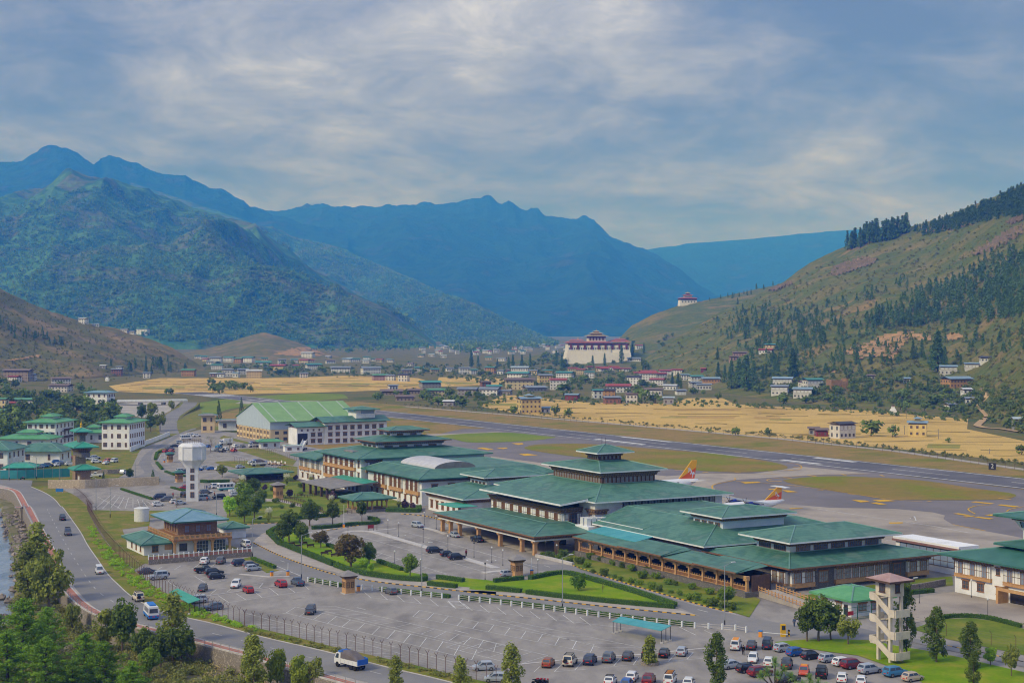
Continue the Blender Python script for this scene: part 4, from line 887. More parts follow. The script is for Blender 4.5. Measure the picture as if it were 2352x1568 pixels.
t.boxes('balcony_panel', [(112.5,112.56,375 + i * 1.38,375.9 + i * 1.38,4.12,4.68) for i in range(16)] + [(112.9 + i * 1.35,113.7 + i * 1.35,374.74,374.8,4.12,4.68) for i in range(11)], M_och, kind='stuff')
t.box('annexe_wall', 106,113.2,378,394,0,2.8, M_wall); t.roof(105,114,377,395.5,3.0,4.6, ins=4.4, m=M_roof, fm=M_roofd)
t.win('N', 378,108.8,.9,1.6,1.5,2); t.boxes('timber_panel', [(111.2,113.1,377.93,378,1.2,2.7)], M_woodl)
for a_ in (381,385,389): t.win('L', 106, a_, .8,1.0,1.6,2)
tp = [BA(103,363.5), BA(116,363.8), BA(129.5,364.5)]
mb = MB(); wall_strip(mb, tp, .5,0,1.2); mb.build('terrace_wall', M_stone, label='low stone terrace wall along the top of the car park', cat='wall')
ro = thing('terrace_railing', tp[0],0, 'white and brick railing on the terrace wall below the stone house', 'railing'); pts = resample(tp, 1.25)
for p in pts: MB().box(-.1,.1,-.1,.1,1.2,2.45).build('post', M_fascw, ro, loc=p - tp[0])
mb = MB(); wall_strip(mb, [p - tp[0] for p in pts],.12,1.22,1.85); mb.build('brick_panel', M_brickp, ro); mb = MB(); wall_strip(mb, [p - tp[0] for p in pts],.12,2.0,2.15); mb.build('rail', M_fascw, ro)
sheet('terrace_ground', [BA(103,363.8), BA(129.5,364.7), BA(131,380), BA(128,400), BA(104,400)], M_verge, .09)
t = Bld('green_roofed_shed', 133,395, 'low shed with a green hipped roof behind the stone house', 'shed'); t.box('wall', 134,139.5,398,404,0,2.6, M_wall); t.roof(133.2,140.3,397.2,404.8,2.9,4.2, ins=3.5, m=M_roof, fm=M_roofd)
# water tower
WT = BA(153.5,490.5); M_wtw = mat('water_tower_white', S(226,228,232),[S(216,218,224), S(186,184,180)],.4,.85,.1,5, s2=1, amt=.06, lo=.45, hi=.8)
wtw = thing('water_tower', WT, math.radians(12), 'tall white concrete water tower with an octagonal tank on a square shaft', 'tower')
b = MB(); b.box(-2,2,-2,2,0,12.2); b.build('shaft', M_wtw, wtw)
b = MB(); b.lathe([(2.3,10.8),(2.9,11.9),(4.2,13.4),(4.3,13.6),(4.3,17.6),(4.5,17.7),(4.45,18),(3.4,18.9),(3.0,19)],8); b.build('tank', M_wtw, wtw)
for i in range(8):
    q = 2 * PI * i / 8; MB().tube((4.34 * math.cos(q),4.34 * math.sin(q),13.5),(4.34 * math.cos(q),4.34 * math.sin(q),17.7),.17,.17,6).build('rib', M_wtw, wtw)
b = MB()
for i in range(24): q = 2 * PI * i / 24; b.tube((2.9 * math.cos(q),2.9 * math.sin(q),18.9),(2.9 * math.cos(q),2.9 * math.sin(q),20.1),.06,.06,4)
for zz in (19.5,20.1):
    for i in range(24): q = 2 * PI * i / 24; q2 = 2 * PI * (i + 1) / 24; b.tube((2.9 * math.cos(q),2.9 * math.sin(q), zz),(2.9 * math.cos(q2),2.9 * math.sin(q2), zz),.07,.07,4)
b.build('roof_railing', mat('rust_rail', S(120,108,100), rough=.8), wtw)
for zz in (1.2,4.0,6.8,9.4):
    for x_, y_, rz_ in ((0,-2,0),(2,0, PI / 2)):
        f_, g_ = window_mesh(1.3,1.9,2,2, M_redp if False else M_wood, M_glass, False); o_ = add('window', f_, wtw, (x_, y_, zz), rz_); add('pane', g_, o_)
ct = GC(2,1262,128); o_ = thing('steel_water_tank', ct, 0, 'white cylindrical steel water tank beside the fence', 'tank'); MB().lathe([(2.15,0),(2.15,3.7),(2.25,3.75),(2.25,3.9),(1.6,4.1),(.3,4.25)],24).build('shell', M_acw, o_, smooth=False)
MB().tube((.5,0,4.1),(.5,0,5.8),.08).tube((-.6,0,4.1),(-.6,0,5.4),.05).build('vent_pipe', M_steel, o_)

# ------------------------------------------------------------------ hangar and fire station with small control tower
t = Bld('hangar', 264,719, 'huge aircraft hangar with a bright green pitched roof and cream lower storeys', 'hangar')
t.box('lower_wall', 264.6,312.8,719.2,769,0,6.2, M_cream); t.box('upper_wall', 264.4,313,719,769.2,6.2,10.3, M_clad)
q = lambda b, a, z: (b - 264, a - 719, z)
b = MB()
for bb, fl in ((264.4,1),(313,-1)): b.face([q(bb, 719,10.3), q(bb, 744,18.1), q(bb, 769.2,10.3)][::fl])
b.build('gable', M_clad, t.o)
b = MB(); b.hexa([q(263.8,717.8,9.95), q(313.6,717.8,9.95), q(313.6,744,18.2), q(263.8,744,18.2)],[q(263.8,717.8,10.15), q(313.6,717.8,10.15), q(313.6,744,18.4), q(263.8,744,18.4)]); b.build('roof_slope', M_roofg, t.o)
b = MB(); b.hexa([q(263.8,744.01,18.2), q(313.6,744.01,18.2), q(313.6,770.4,9.95), q(263.8,770.4,9.95)],[q(263.8,744.01,18.4), q(313.6,744.01,18.4), q(313.6,770.4,10.15), q(263.8,770.4,10.15)]); b.build('roof_slope', M_roofg, t.o)
for i in range(5):
    bb = 267 + i * 10.6; b = MB(); b.hexa([q(bb, 717.9,10.16), q(bb + .7,717.9,10.16), q(bb + .7,743.8,18.36), q(bb, 743.8,18.36)],[q(bb, 717.9,10.26), q(bb + .7,717.9,10.26), q(bb + .7,743.8,18.46), q(bb, 743.8,18.46)]); b.build('skylight_strip', mat('skylight_strip', S(176,192,176), S(160,178,164),.4,.5), t.o)
for i in range(10):
    a_ = 722 + i * 5; t.boxes('pilaster', [(264.2,264.58, a_ - 2.6, a_ - 2.1,0,6.2)], M_cream)
    for zz in (.8,3.8):
        for da in (-.8,.9): t.win('L', 264.6, a_ + da, zz, 1.0,1.6,2,2, fm=M_woodd, head=False)
for i in range(5):
    bb = 268 + i * 4.4
    for zz in (.8,3.8): t.win('N', 719.2, bb, zz, 2.0,1.5,3,2, fm=M_woodd, head=False)
t = Bld('airport_offices', 268,693, 'three-storey white office block with a rooftop control room beside the hangar')
t.box('wall', 283,316,694,708,0,10.2, M_wall); t.box('side_block', 269,283,694.6,706,0,8.4, M_wall)
def gable(s, b0, b1, a0, a1, z, rise, m, fm=M_woodd, over=1.6):
    b0 -= over; b1 += over; a0 -= over; a1 += over; am = (a0 + a1) / 2; k = lambda b, a, zz: (b - s.b0, a - s.a0, zz)
    lo = [k(b0, a0, z), k(b1, a0, z), k(b1, am, z + rise), k(b0, am, z + rise)]; hi = [(p[0], p[1], p[2] + .18) for p in lo]; MB().hexa(lo, hi).build('roof_slope', m, s.o)
    lo = [k(b0, am + .01, z + rise), k(b1, am + .01, z + rise), k(b1, a1, z), k(b0, a1, z)]; hi = [(p[0], p[1], p[2] + .18) for p in lo]; MB().hexa(lo, hi).build('roof_slope', m, s.o)
    MB().hexa([k(b0 + over, a0 + over, z - .6), k(b1 - over, a0 + over, z - .6), k(b1 - over, a1 - over, z - .6), k(b0 + over, a1 - over, z - .6)],[k(b0 + over, am - .1, z + rise - .3), k(b1 - over, am - .1, z + rise - .3), k(b1 - over, am + .1, z + rise - .3), k(b0 + over, am + .1, z + rise - .3)]).build('attic', m if False else M_woodd, s.o)
gable(t, 283,316,694,708,10.5,2.4, M_roof); gable(t, 269,283,694.6,706,8.7,1.8, M_roof)
for zz, hh in ((.8,1.6),(3.9,1.7),(7.0,1.8)):
    t.row('N', 694,284,315,8, zz, 2.2, hh, nx=3)
for zz in (1.0,4.0): t.row('N', 694.6,275.5,282.5,2, zz, 2.2,1.7, nx=3)
t.row('N', 694.6,270,282,4,6.6,.9,1.0, nx=2, head=False)
t.boxes('open_bay_shade', [(269.4,274.4,694.5,694.58,.2,5.6)], M_dark)  # bay opening is a flat dark panel that paints the shade inside
t.box('control_room', 300.5,310.5,696,706,12,16, M_wall); t.boxes('control_glass', [(303,310,695.9,695.98,14.2,15.7)], M_glassl); t.roof(298.5,312.5,694,708,16.3,17.6, ins=6.5, m=M_roof, fm=M_roofd)

# ------------------------------------------------------------------ garden gazebo, tea house, small gate pavilions
t = Bld('garden_gazebo', 187,433, 'open timber gazebo with a green hipped roof at the edge of the garden', 'gazebo')
t.box('floor', 187.4,198.4,434,442.4,0,.7, M_stone)
for b_ in (188,192.9,197.8):
    for a_ in (434.6,438.2,441.8): t.column(b_, a_, .7,3.4,.4, cap=.5)
t.boxes('rail', [(188,197.8,434.55,434.65,1.5,1.65),(187.95,188.05,434.6,441.8,1.5,1.65),(188,197.8,434.55,434.65,1.0,1.1),(187.95,188.05,434.6,441.8,1.0,1.1)], M_wood); t.cornice(188,197.8,434.6,441.8,3.3,3.9,.7,2); t.roof(185.6,200.2,432.4,444.2,4.1,5.6, ins=5.5, m=M_roof, fm=M_roofd)
t = Bld('tea_house', 187,533, 'dark timber tea house with awnings and a flat green roof behind the garden', 'pavilion')
t.box('floor', 186.6,203.6,534,548,0,.8, M_stone); t.box('wall', 189,203,538,547.5,.8,3.4, M_woodd); t.roof(185.4,205.2,532.6,549,3.6,4.8, ins=7, m=M_roof, fm=M_roofd)
for i in range(6): t.column(187.2 + i * 3.2,534.8,.8,3.4,.3, M_woodd, .4)
for i in range(3): t.boxes('awning', [(187.6 + i * 5.3,192.4 + i * 5.3,534.5,536.6,2.6 - .12 * i, 2.68 - .12 * i)], mat('grey_awning', S(120,108,106), S(140,126,122),1,.8))
t.boxes('balustrade', [(186.8,203.4,534.2,534.32,1.5,1.62),(186.8,203.4,534.2,534.32,1.0,1.1)], M_woodd)
def kiosk(k, x, y, label, roofm, w=2.0, h=3.0):
    p = GC(k, x, y); o = thing('gate_kiosk', p, AB, label, 'kiosk')
    MB().box(-w / 2 - .3, w / 2 + .3,-w / 2 - .3, w / 2 + .3,0,.2).build('base', M_kerbc, o)
    MB().box(-w / 2, w / 2,-w / 2, w / 2,.2, h).build('wall', M_woodl, o)
    for xx, yy, rz_ in ((-w / 4,-w / 2,0),(w / 4,-w / 2,0),(-w / 2,-w / 4,-PI / 2),(-w / 2, w / 4,-PI / 2)):
        f_, g_ = window_mesh(.7,1.2,1,2, M_woodd, M_och, False); q_ = add('window', f_, o, (xx, yy, 1.4), rz_); add('pane', g_, q_)
    c = MB()
    for i, e in enumerate((.12,.3,.5)): c.box(-w / 2 - e, w / 2 + e, -w / 2 - e, w / 2 + e, h + i * .22, h + .2 + i * .22)
    for i, e in enumerate((.2,.42)): 
        for j in range(8): u_ = -w / 2 + w * j / 7; c.box(u_ - .07, u_ + .07,-w / 2 - e - .1, w / 2 + e + .1, h + .06 + i * .22, h + .18 + i * .22,1); c.box(-w / 2 - e - .1, w / 2 + e + .1, u_ - .07, u_ + .07, h + .06 + i * .22, h + .18 + i * .22,1)
    c.build('cornice', [M_woodd, M_och], o)
    r = w / 2 + 1.1; z = h + .7; MB().hexa([(-r, -r, z),(r, -r, z),(r, r, z),(-r, r, z)],[(-.1,-.1, z + 1.0),(.1,-.1, z + 1.0),(.1,.1, z + 1.0),(-.1,.1, z + 1.0)]).build('roof', roofm, o)
    return o
kiosk(4,965,770, 'carved timber ticket kiosk beside the white rail of the large car park', M_roofgrey, 2.1,3.3)
kiosk(5,828,1372, 'ochre timber ticket kiosk at the exit of the inner car park', M_roofgrey, 2.1,3.3)
kiosk(1,1562,1062, 'green roofed ticket kiosk in the far upper car park', M_roofd, 2.0,3.0)
kiosk(1,1645,1245, 'stone and timber kiosk at the corner of the upper car park', M_roofd, 2.2,3.0)
kiosk(3,350,1150, 'small grey roofed gateway lodge on the garden path', M_roofgrey, 2.6,4.0)
# grand stone gateway by the road junction
t = Bld('stone_gateway', 134,562, 'tall stone gateway with three turquoise roofs and a golden finial', 'gateway')
t.box('pier', 134.6,138.4,571,575.4,0,9.5, M_swb); t.box('pier', 134.6,138.4,563.4,567.8,0,5.2, M_swb); t.box('lintel', 134.9,138.1,563,576,9.5,11.2, M_sw)
t.box('door', 134.5,134.58,564.4,566.6,0,2.6, M_acw); t.cornice(134.9,138.1,565.5,575,11.2,13.0,1.4,3); t.roof(132,141,562,578.5,13.3,15.0, ins=4.4, m=M_rooft, fm=M_rooft)
t.box('lantern', 135.4,137.6,568,572,14.4,17.2, M_sw); t.cornice(135.4,137.6,568,572,17.2,18.6,1.2,3); t.roof(133.4,139.6,565.5,574.5,18.8,20.0, ins=3, m=M_rooft, fm=M_rooft)
MB().lathe([(.5,20),(.3,20.6),(.55,21.0),(.2,21.6),(.05,22.4)],8, cx=2.5, cy=8).build('finial', M_yel, t.o)
t.roof(131.6,141.4,560.8,570,5.4,6.8, ins=4, m=M_rooft, fm=M_rooft); t.cornice(133,140,562.4,568.6,4.6,5.1,.6,1)

# ------------------------------------------------------------------ white apartment blocks and halls on the left
def block(name, k, base, w, d, rzdeg, h, storeys, roofm, label, nf, ns, wall=M_wall, tier=True, cat='building', rise=1.8, over=1.6, z0=0):
    p = GC(k, *base, z0); rz = math.radians(rzdeg)
    t = Bld(name, 0,0, label, cat, origin=p, rz=rz)
    t.box('wall', 0, w, 0, d, -z0 - 1, h, wall)
    kq = lambda x_, y_, z_: (x_, y_, z_)
    t.roof(-over, w + over, -over, d + over, h + .35, h + rise, ins=min(w, d) * .45, m=roofm, fm=roofm, th=.2)
    if tier:
        t.box('lantern', w * .35, w * .7, d * .3, d * .7, h + rise * .5, h + rise + .9, wall); t.roof(w * .35 - 1, w * .7 + 1, d * .3 - 1, d * .7 + 1, h + rise + 1, h + rise + 2.2, ins=3, m=roofm, fm=roofm, th=.2)
    sh = h / storeys
    for j in range(storeys):
        z = j * sh + sh * .3
        for i in range(nf): t.win('N', 0, w * (i + .5) / nf, z, 1.9 if i % 2 == 0 else 1.0, sh * .5,3,2, head=False, gm=M_glass)
        for i in range(ns): t.win('R', w, d * (i + .5) / ns, z, 1.2, sh * .5,2,2, head=False, gm=M_glass)
    return t
t = block('apartment_block', 1,(935,942),13.4,19,-8,12.2,3, M_rooffg, 'square white three-storey apartment block with a green roof nearer the road', 4,7)
t = block('apartment_block', 1,(250,908),14.4,20,-9,11,3, M_rooffg, 'white apartment block with balconies and a green roof left of the square one', 5,5)
for zz in (3.6,6.9):
    for x0_ in (.3,7.5): t.boxes('balcony', [(x0_, x0_ + 4.4,-1.2,0, zz - .2, zz),(x0_, x0_ + 4.4,-1.2,-1.1, zz, zz + .9)], M_wall)
    t.boxes('balcony', [(14.4,15.5,7,17, zz - .2, zz),(15.4,15.5,7,17, zz, zz + .9)], M_woodd)
t = block('low_green_house', 1,(715,880),13,14,8,4.6,1, M_rooffg, 'low white house with a tiered green roof between the two apartment blocks', 3,2, cat='house')
t = block('teal_roofed_hall', 16,(300,362),18,15,-2,4.8,1, M_roof, 'long white hall with a teal hipped roof behind the turquoise fence', 2,2, tier=False, rise=3.2)
t = block('teal_roofed_hall', 16,(-560,520),16,16,-6,8.6,2, M_roof, 'tall white hall with a teal roof cut off by the left picture edge', 3,4, tier=False, rise=3.0)
t = block('green_roofed_hall', 1,(-20,935),24,15,-3,4.4,1, M_rooffg, 'white hall with a two-tier green roof behind the teal halls', 4,2, rise=2.0)
t = block('turquoise_shelter', 16,(110,570),9.5,8,8,2.6,1, M_rooft, 'low shelter with a turquoise roof just behind the fence', 2,1, wall=M_roofgrey, tier=False)
t = block('guard_hut', 3,(190,690),9,6,18,3.0,1, M_rooffg, 'small white guard hut with a green roof below the hangar', 2,1, tier=False, rise=1.2, cat='hut')
t = block('white_cabin', 3,(415,720),8,5,20,2.4,1, M_acw, 'little white cabin left of the boarding stairs', 2,1, tier=False, rise=.5, cat='cabin', over=.4)
t = block('block_house', 1,(1850,790),7,6,12,9.0,2, M_roofgrey, 'unfinished cream tower house with a flat grey roof left of the hangar', 2,2, wall=M_cream, tier=False, rise=1.2, cat='house')
t = block('grey_store', 1,(2010,770),13,8,12,5.0,1, M_roofgrey, 'low white store with a grey roof touching the hangar', 2,2, tier=False, rise=1.0, cat='store')
t = block('riverside_flats', 1,(790,530),17,12,-14,8.5,2, M_rooflb, 'white two-storey flats with a pale blue roof by the river bridge', 4,5, tier=False, rise=1.6)

# ------------------------------------------------------------------ car shelters, fences, lamps
def shelter(label, P, z, m, hz=2.3):
    c = sum(P, Vector()) / 4; o = thing('car_shelter', Vector((c.x, c.y, 0)),0, label, 'shelter')
    lo = [Vector((p.x - c.x, p.y - c.y, p.z)) for p in P]; MB().hexa(lo, [p + Vector((0,0,.08)) for p in lo]).build('roof', m, o)
    for i in range(3):
        for a_, b_ in ((0,3),(1,2)):
            q_ = lo[a_].lerp(lo[b_],.05 + .45 * i); q_ = q_ * .98; MB().tube((q_.x, q_.y, 0),(q_.x, q_.y, q_.z),.06,.06,6).build('post', M_black, o); MB().box(-.25,.25,-.25,.25,0,.3).build('footing', M_kerbc, o, loc=(q_.x, q_.y, 0))
shelter('turquoise sheet-roofed shelter on thin posts in the empty car park', [BA(155,239.8,2.3), BA(158,228.2,2.3), BA(161,229.3,2.75), BA(157.8,241.2,2.75)],2.3, M_roofb)
shelter('teal sheet-roofed shelter by the perimeter fence in the upper car park', [GC(13,480,640,2.2), GC(13,740,790,2.2), GC(13,900,740,2.6), GC(13,590,590,2.6)],2.3, M_rooft)
# perimeter fence with Y posts
M_rust = mat('rusty_steel', S(98,66,58), S(120,84,72),3,.8)
M_wire = mat('fence_wire', S(120,120,116), rough=.7)
ypost = MB().tube((0,0,0),(0,0,2.5),.05,.05,5).tube((0,0,2.5),(-.42,0,3.1),.04,.04,4).tube((0,0,2.5),(.42,0,3.1),.04,.04,4).mesh('post', M_rust)
lpost = MB().tube((0,0,0),(0,0,2.3),.05,.05,5).tube((0,0,2.3),(0,-.5,2.8),.04,.04,4).mesh('post', M_rust)
def fence(label, pts, step, pm, h, wires, r=.014, name='perimeter_fence', wm=M_wire):
    P = resample(pts, step); o = thing(name, P[0],0, label, 'fence')
    for i, p in enumerate(P):
        d = P[min(i + 1, len(P) - 1)] - P[max(i - 1,0)]; add('post', pm, o, p - P[0], math.atan2(d.y, d.x) + (PI / 2 if pm is ypost else 0))
    mb = MB()
    for w in wires:
        for a, b in zip(P, P[1:]): mb.tube(a - P[0] + Vector((0,0, w)), b - P[0] + Vector((0,0, w)), r, r, 3, cap=False)
    mb.build('wire_mesh', wm, o, kind='stuff'); return o
fl = [Vector((p.x, p.y, 0)) for p in fence_line]
fence('rusty perimeter fence with Y-shaped posts between the river road and the car park', fl[8:],2.35, ypost, 3,[.3,.7,1.1,1.5,1.9,2.3,2.8,3.05])
fence('long perimeter fence of thin posts beyond the runway', [G(u, v) for u, v in ((930,936),(1150,954),(1445,979),(1776,1009),(2060,1039),(2352,1081),(2500,1100))],6, lpost, 2.5,[.5,1.2,1.9,2.3],.03)
fence('rusty mesh fence around the grass below the tea house', GL(17,[(0,390),(350,470),(700,490),(1000,600),(1180,640)]),3, lpost, 2.5,[.5,1.0,1.5,2.0])
fence('post fence running from the guard hut to the office block', GL(17,[(360,130),(700,220),(1000,300),(1220,350)]),3, lpost, 2.5,[.5,1.0,1.5,2.0])
fence('wire fence around the grass plot at the right edge', GL(8,[(1250,1070),(1480,1130),(1850,1210),(2281,1290),(2500,1340)]),5, lpost, 2.5,[.4,.9,1.4,1.9,2.3])
tf = GL(16,[(-300,640),(0,640),(350,640),(800,620),(1310,600)])
o = thing('turquoise_fence', tf[0],0, 'long turquoise sheet fence along the road junction', 'fence'); P_ = resample(tf, 3.2)
for a_, b_ in zip(P_, P_[1:]):
    mb = MB(); wall_strip(mb, [a_ - tf[0] + (b_ - a_) * .02, b_ - tf[0] - (b_ - a_) * .02],.06,.2,3.4); mb.build('panel', mat('turquoise_sheet', S(44,132,140), S(60,148,152),.6,.6, rnd=.1), o)
for p in P_: MB().tube((0,0,0),(0,0,4.2),.07,.07,5).build('post', M_steel, o, loc=p - tf[0])
# airside white boundary wall of the apartments
wl_ = GL(1,[(1195,965),(1330,905),(1450,860),(1560,815)]); o = thing('boundary_wall', wl_[0],0, 'white boundary wall stepping up beside the apartment block', 'wall')
for a_, b_ in zip(resample(wl_, 4), resample(wl_, 4)[1:]): mb = MB(); wall_strip(mb, [a_ - wl_[0], b_ - wl_[0]],.3,0,2.2); mb.build('wall_bay', M_wall, o)
# stone bank walls by the gateway
mb = MB(); wall_strip(mb, smoothline(GL(16,[(850,800),(1200,800),(1500,800),(1900,775),(2352,760),(2800,740)]),3),.8,0,3.0); mb.build('stone_bank_wall', mat('pale_rubble', S(204,188,160),[S(182,166,140), S(216,202,178)],1.5,.9,.8,3, coords='world', s2=4, amt=.2), label='pale rubble wall between the upper car park and the gateway', cat='wall')
mb = MB(); wall_strip(mb, GL(16,[(1560,545),(1900,550),(2150,540)]),.6,0,1.8); mb.build('stone_garden_wall', M_stone, label='low stone wall behind the parked pickup by the gateway', cat='wall')
# river bridge
bp = [GC(1,1075,500,3), GC(1,1400,497,3), GC(1,1720,492,3)]; o = thing('river_bridge', bp[0],0, 'long white concrete bridge over the gravel river bed', 'bridge')
rel = [p - bp[0] for p in bp]; mb = MB(); wall_strip(mb, rel, 8,-.9,0); mb.build('deck', M_kerbc, o)
for sgn in (-3.8,3.8): mb = MB(); wall_strip(mb, offset(rel, sgn),.25,.02,1.0); mb.build('parapet', M_fascw, o)
for q_ in (.33,.66): p = rel[0].lerp(rel[2], q_); MB().box(-1,1,-3,3,-4,-.92).build('pier', M_kerbc, o, loc=p)
# white car-park rail
rp = GL(4,[(605,668),(780,700),(920,725)]); rp2 = GL(4,[(1090,738),(1250,755),(1600,797),(1880,825)]); rp3 = GL(4,[(1950,830),(2281,868)]) + GL(6,[(560,918),(1000,975),(1500,1038),(1900,1080),(2250,1095)]) + GL(12,[(480,205)])
wpost = MB().box(-.14,.14,-.14,.14,0,1.15).mesh('post', M_fascw)
for lab, pp in (('short white rail left of the carved ticket kiosk', rp),('white rail between the kiosk and the stepped crossing', rp2),('long white rail along the lower side of the access road', rp3)):
    P_ = resample(pp, 2.6); o = thing('guard_rail', P_[0],0, lab, 'railing')
    for p in P_: add('post', wpost, o, p - P_[0], AB)
    for zz in (.45,.85): mb = MB(); wall_strip(mb, [p - P_[0] for p in P_],.07, zz, zz + .07); mb.build('rail', M_kerbc, o)
# footway railing on the river wall
rp = resample([Vector((p.x, p.y, .3)) for p in bank[24:]],2.6); o = thing('footway_railing', rp[0],0, 'grey metal railing on the river wall', 'railing'); gpost = MB().tube((0,0,0),(0,0,1.1),.04,.04,5).mesh('post', M_steel)
for p in rp: add('post', gpost, o, p - rp[0])
mb = MB()
for zz in (.4,.75,1.08):
    for a_, b_ in zip(rp, rp[1:]): mb.tube(a_ - rp[0] + Vector((0,0, zz)), b_ - rp[0] + Vector((0,0, zz)),.025,.025,4, cap=False)
mb.build('rails', M_steel, o)
# lamps
def street_lamp(k, x, y, h, ang, label, m=M_steel):
    o = thing('street_lamp', GC(k, x, y), ang, label, 'lamp post', 'tall street lamps')
    MB().tube((0,0,0),(0,0,1.1),.13,.12,8).build('pole_base', M_black, o); MB().tube((0,0,1.1),(0,0, h),.1,.07,8).build('pole', m, o); MB().tube((0,0, h - .03),(1.9,0, h + .5),.05,.04,6).build('arm', m, o); MB().box(1.6,2.5,-.16,.16, h + .46, h + .58).build('lamp_head', M_acw, o)
for k, x, y, h, lab in ((4,112,450,9.5, 'tall grey street lamp at the bend of the access road'),(4,548,640,9.8, 'tall grey street lamp beside the parked pickup'),(4,1620,770,10.3, 'tall grey street lamp in front of the black cars'),(6,735,905,10.3, 'tall grey street lamp on the triangular lawn'),
                        (6,2180,1058,11.5, 'tall grey street lamp in front of the arcade'),(8,1243,1115,9.5, 'tall grey street lamp behind the stair tower'),(1,882,1500,10, 'grey pole with equipment boxes by the fence'),(1,1012,1568,9, 'grey pole with antenna panels by the fence'),(1,335,1215,8, 'slim grey lamp by the turquoise fence'),
                        (1,545,1240,8, 'slim grey lamp left of the gateway'),(1,1242,1225,7, 'slim grey lamp by the upper road bend'),(1,85,1225,8, 'slim grey lamp near the left picture edge'),(14,1600,800,7, 'grey lamp post behind the blue-roofed house'),(14,1950,680,8, 'grey lamp post among the trees by the minibus')):
    street_lamp(k, x, y, h, R.choice((.5,2.6)) if k in (1,14) else .5, lab)
gl_n = 0
for i, (k, x, y) in enumerate(((5,537,1405),(5,700,1275),(5,598,1248),(5,435,1203),(5,195,1135),(5,88,940),(5,1093,1195),(5,1195,1225),(5,1022,1368),(4,1220,210),(4,1318,238),(4,1414,265),(4,1632,320),(4,1378,535),(4,1610,612),(4,962,300),(4,1642,165),(4,1748,198),(8,1348,860),(8,1958,990),(8,1812,808))):
    o = thing('garden_lamp', GC(k, x, y),0, ORD[min(i, 18)] + ' black globe lamp ' + ('along the inner car park, counted from the exit' if i < 18 else ['', '', '', 'by the office forecourt'][min(i - 17,3)] + f', {["left", "middle", "right"][max(0, i - 18)]} one'), 'lamp post', 'black garden lamps')
    MB().tube((0,0,0),(0,0,.5),.12,.08,6).tube((0,0,.5),(0,0,3.5),.05,.04,6).build('pole', M_black, o); MB().lathe([(.05,3.5),(.2,3.62),(.22,3.75),(.1,3.95)],8).build('globe', M_acw if i % 3 else M_black, o)
# ------------------------------------------------------------------ vehicles
M_tyre = mat('tyre_rubber', S(38,38,40), rough=.9); M_rim = mat('alloy_rim', S(150,152,156), rough=.4, metal=.6)
M_cglass = mat('car_glass', S(52,62,76), S(74,88,104),.6,.08, spec=1.0)
M_head = mat('headlamp', S(220,224,228), rough=.2, spec=.8); M_tail = mat('tail_lamp', S(190,40,36), rough=.3); M_plate = mat('red_plate', S(208,58,44), rough=.6); M_trim = mat('black_trim', S(40,40,44), rough=.7)
PAINT = {'white': (226,228,230), 'silver': (176,184,194), 'grey': (104,108,116), 'dark grey': (66,68,74), 'black': (32,33,38), 'navy': (44,54,82), 'blue': (38,96,176), 'sky blue': (66,136,178), 'red': (176,44,46),
         'dark red': (122,36,44), 'orange': (206,88,52), 'brown': (150,82,46), 'cream': (222,212,190), 'beige': (204,186,164), 'slate': (88,104,128)}
def paint(c): return mat('paint_' + c.replace(' ', '_'), S(*PAINT[c]), rough=.28, metal=.15 if c not in ('white', 'cream') else 0, spec=.7)
def fourx(o, p): return p
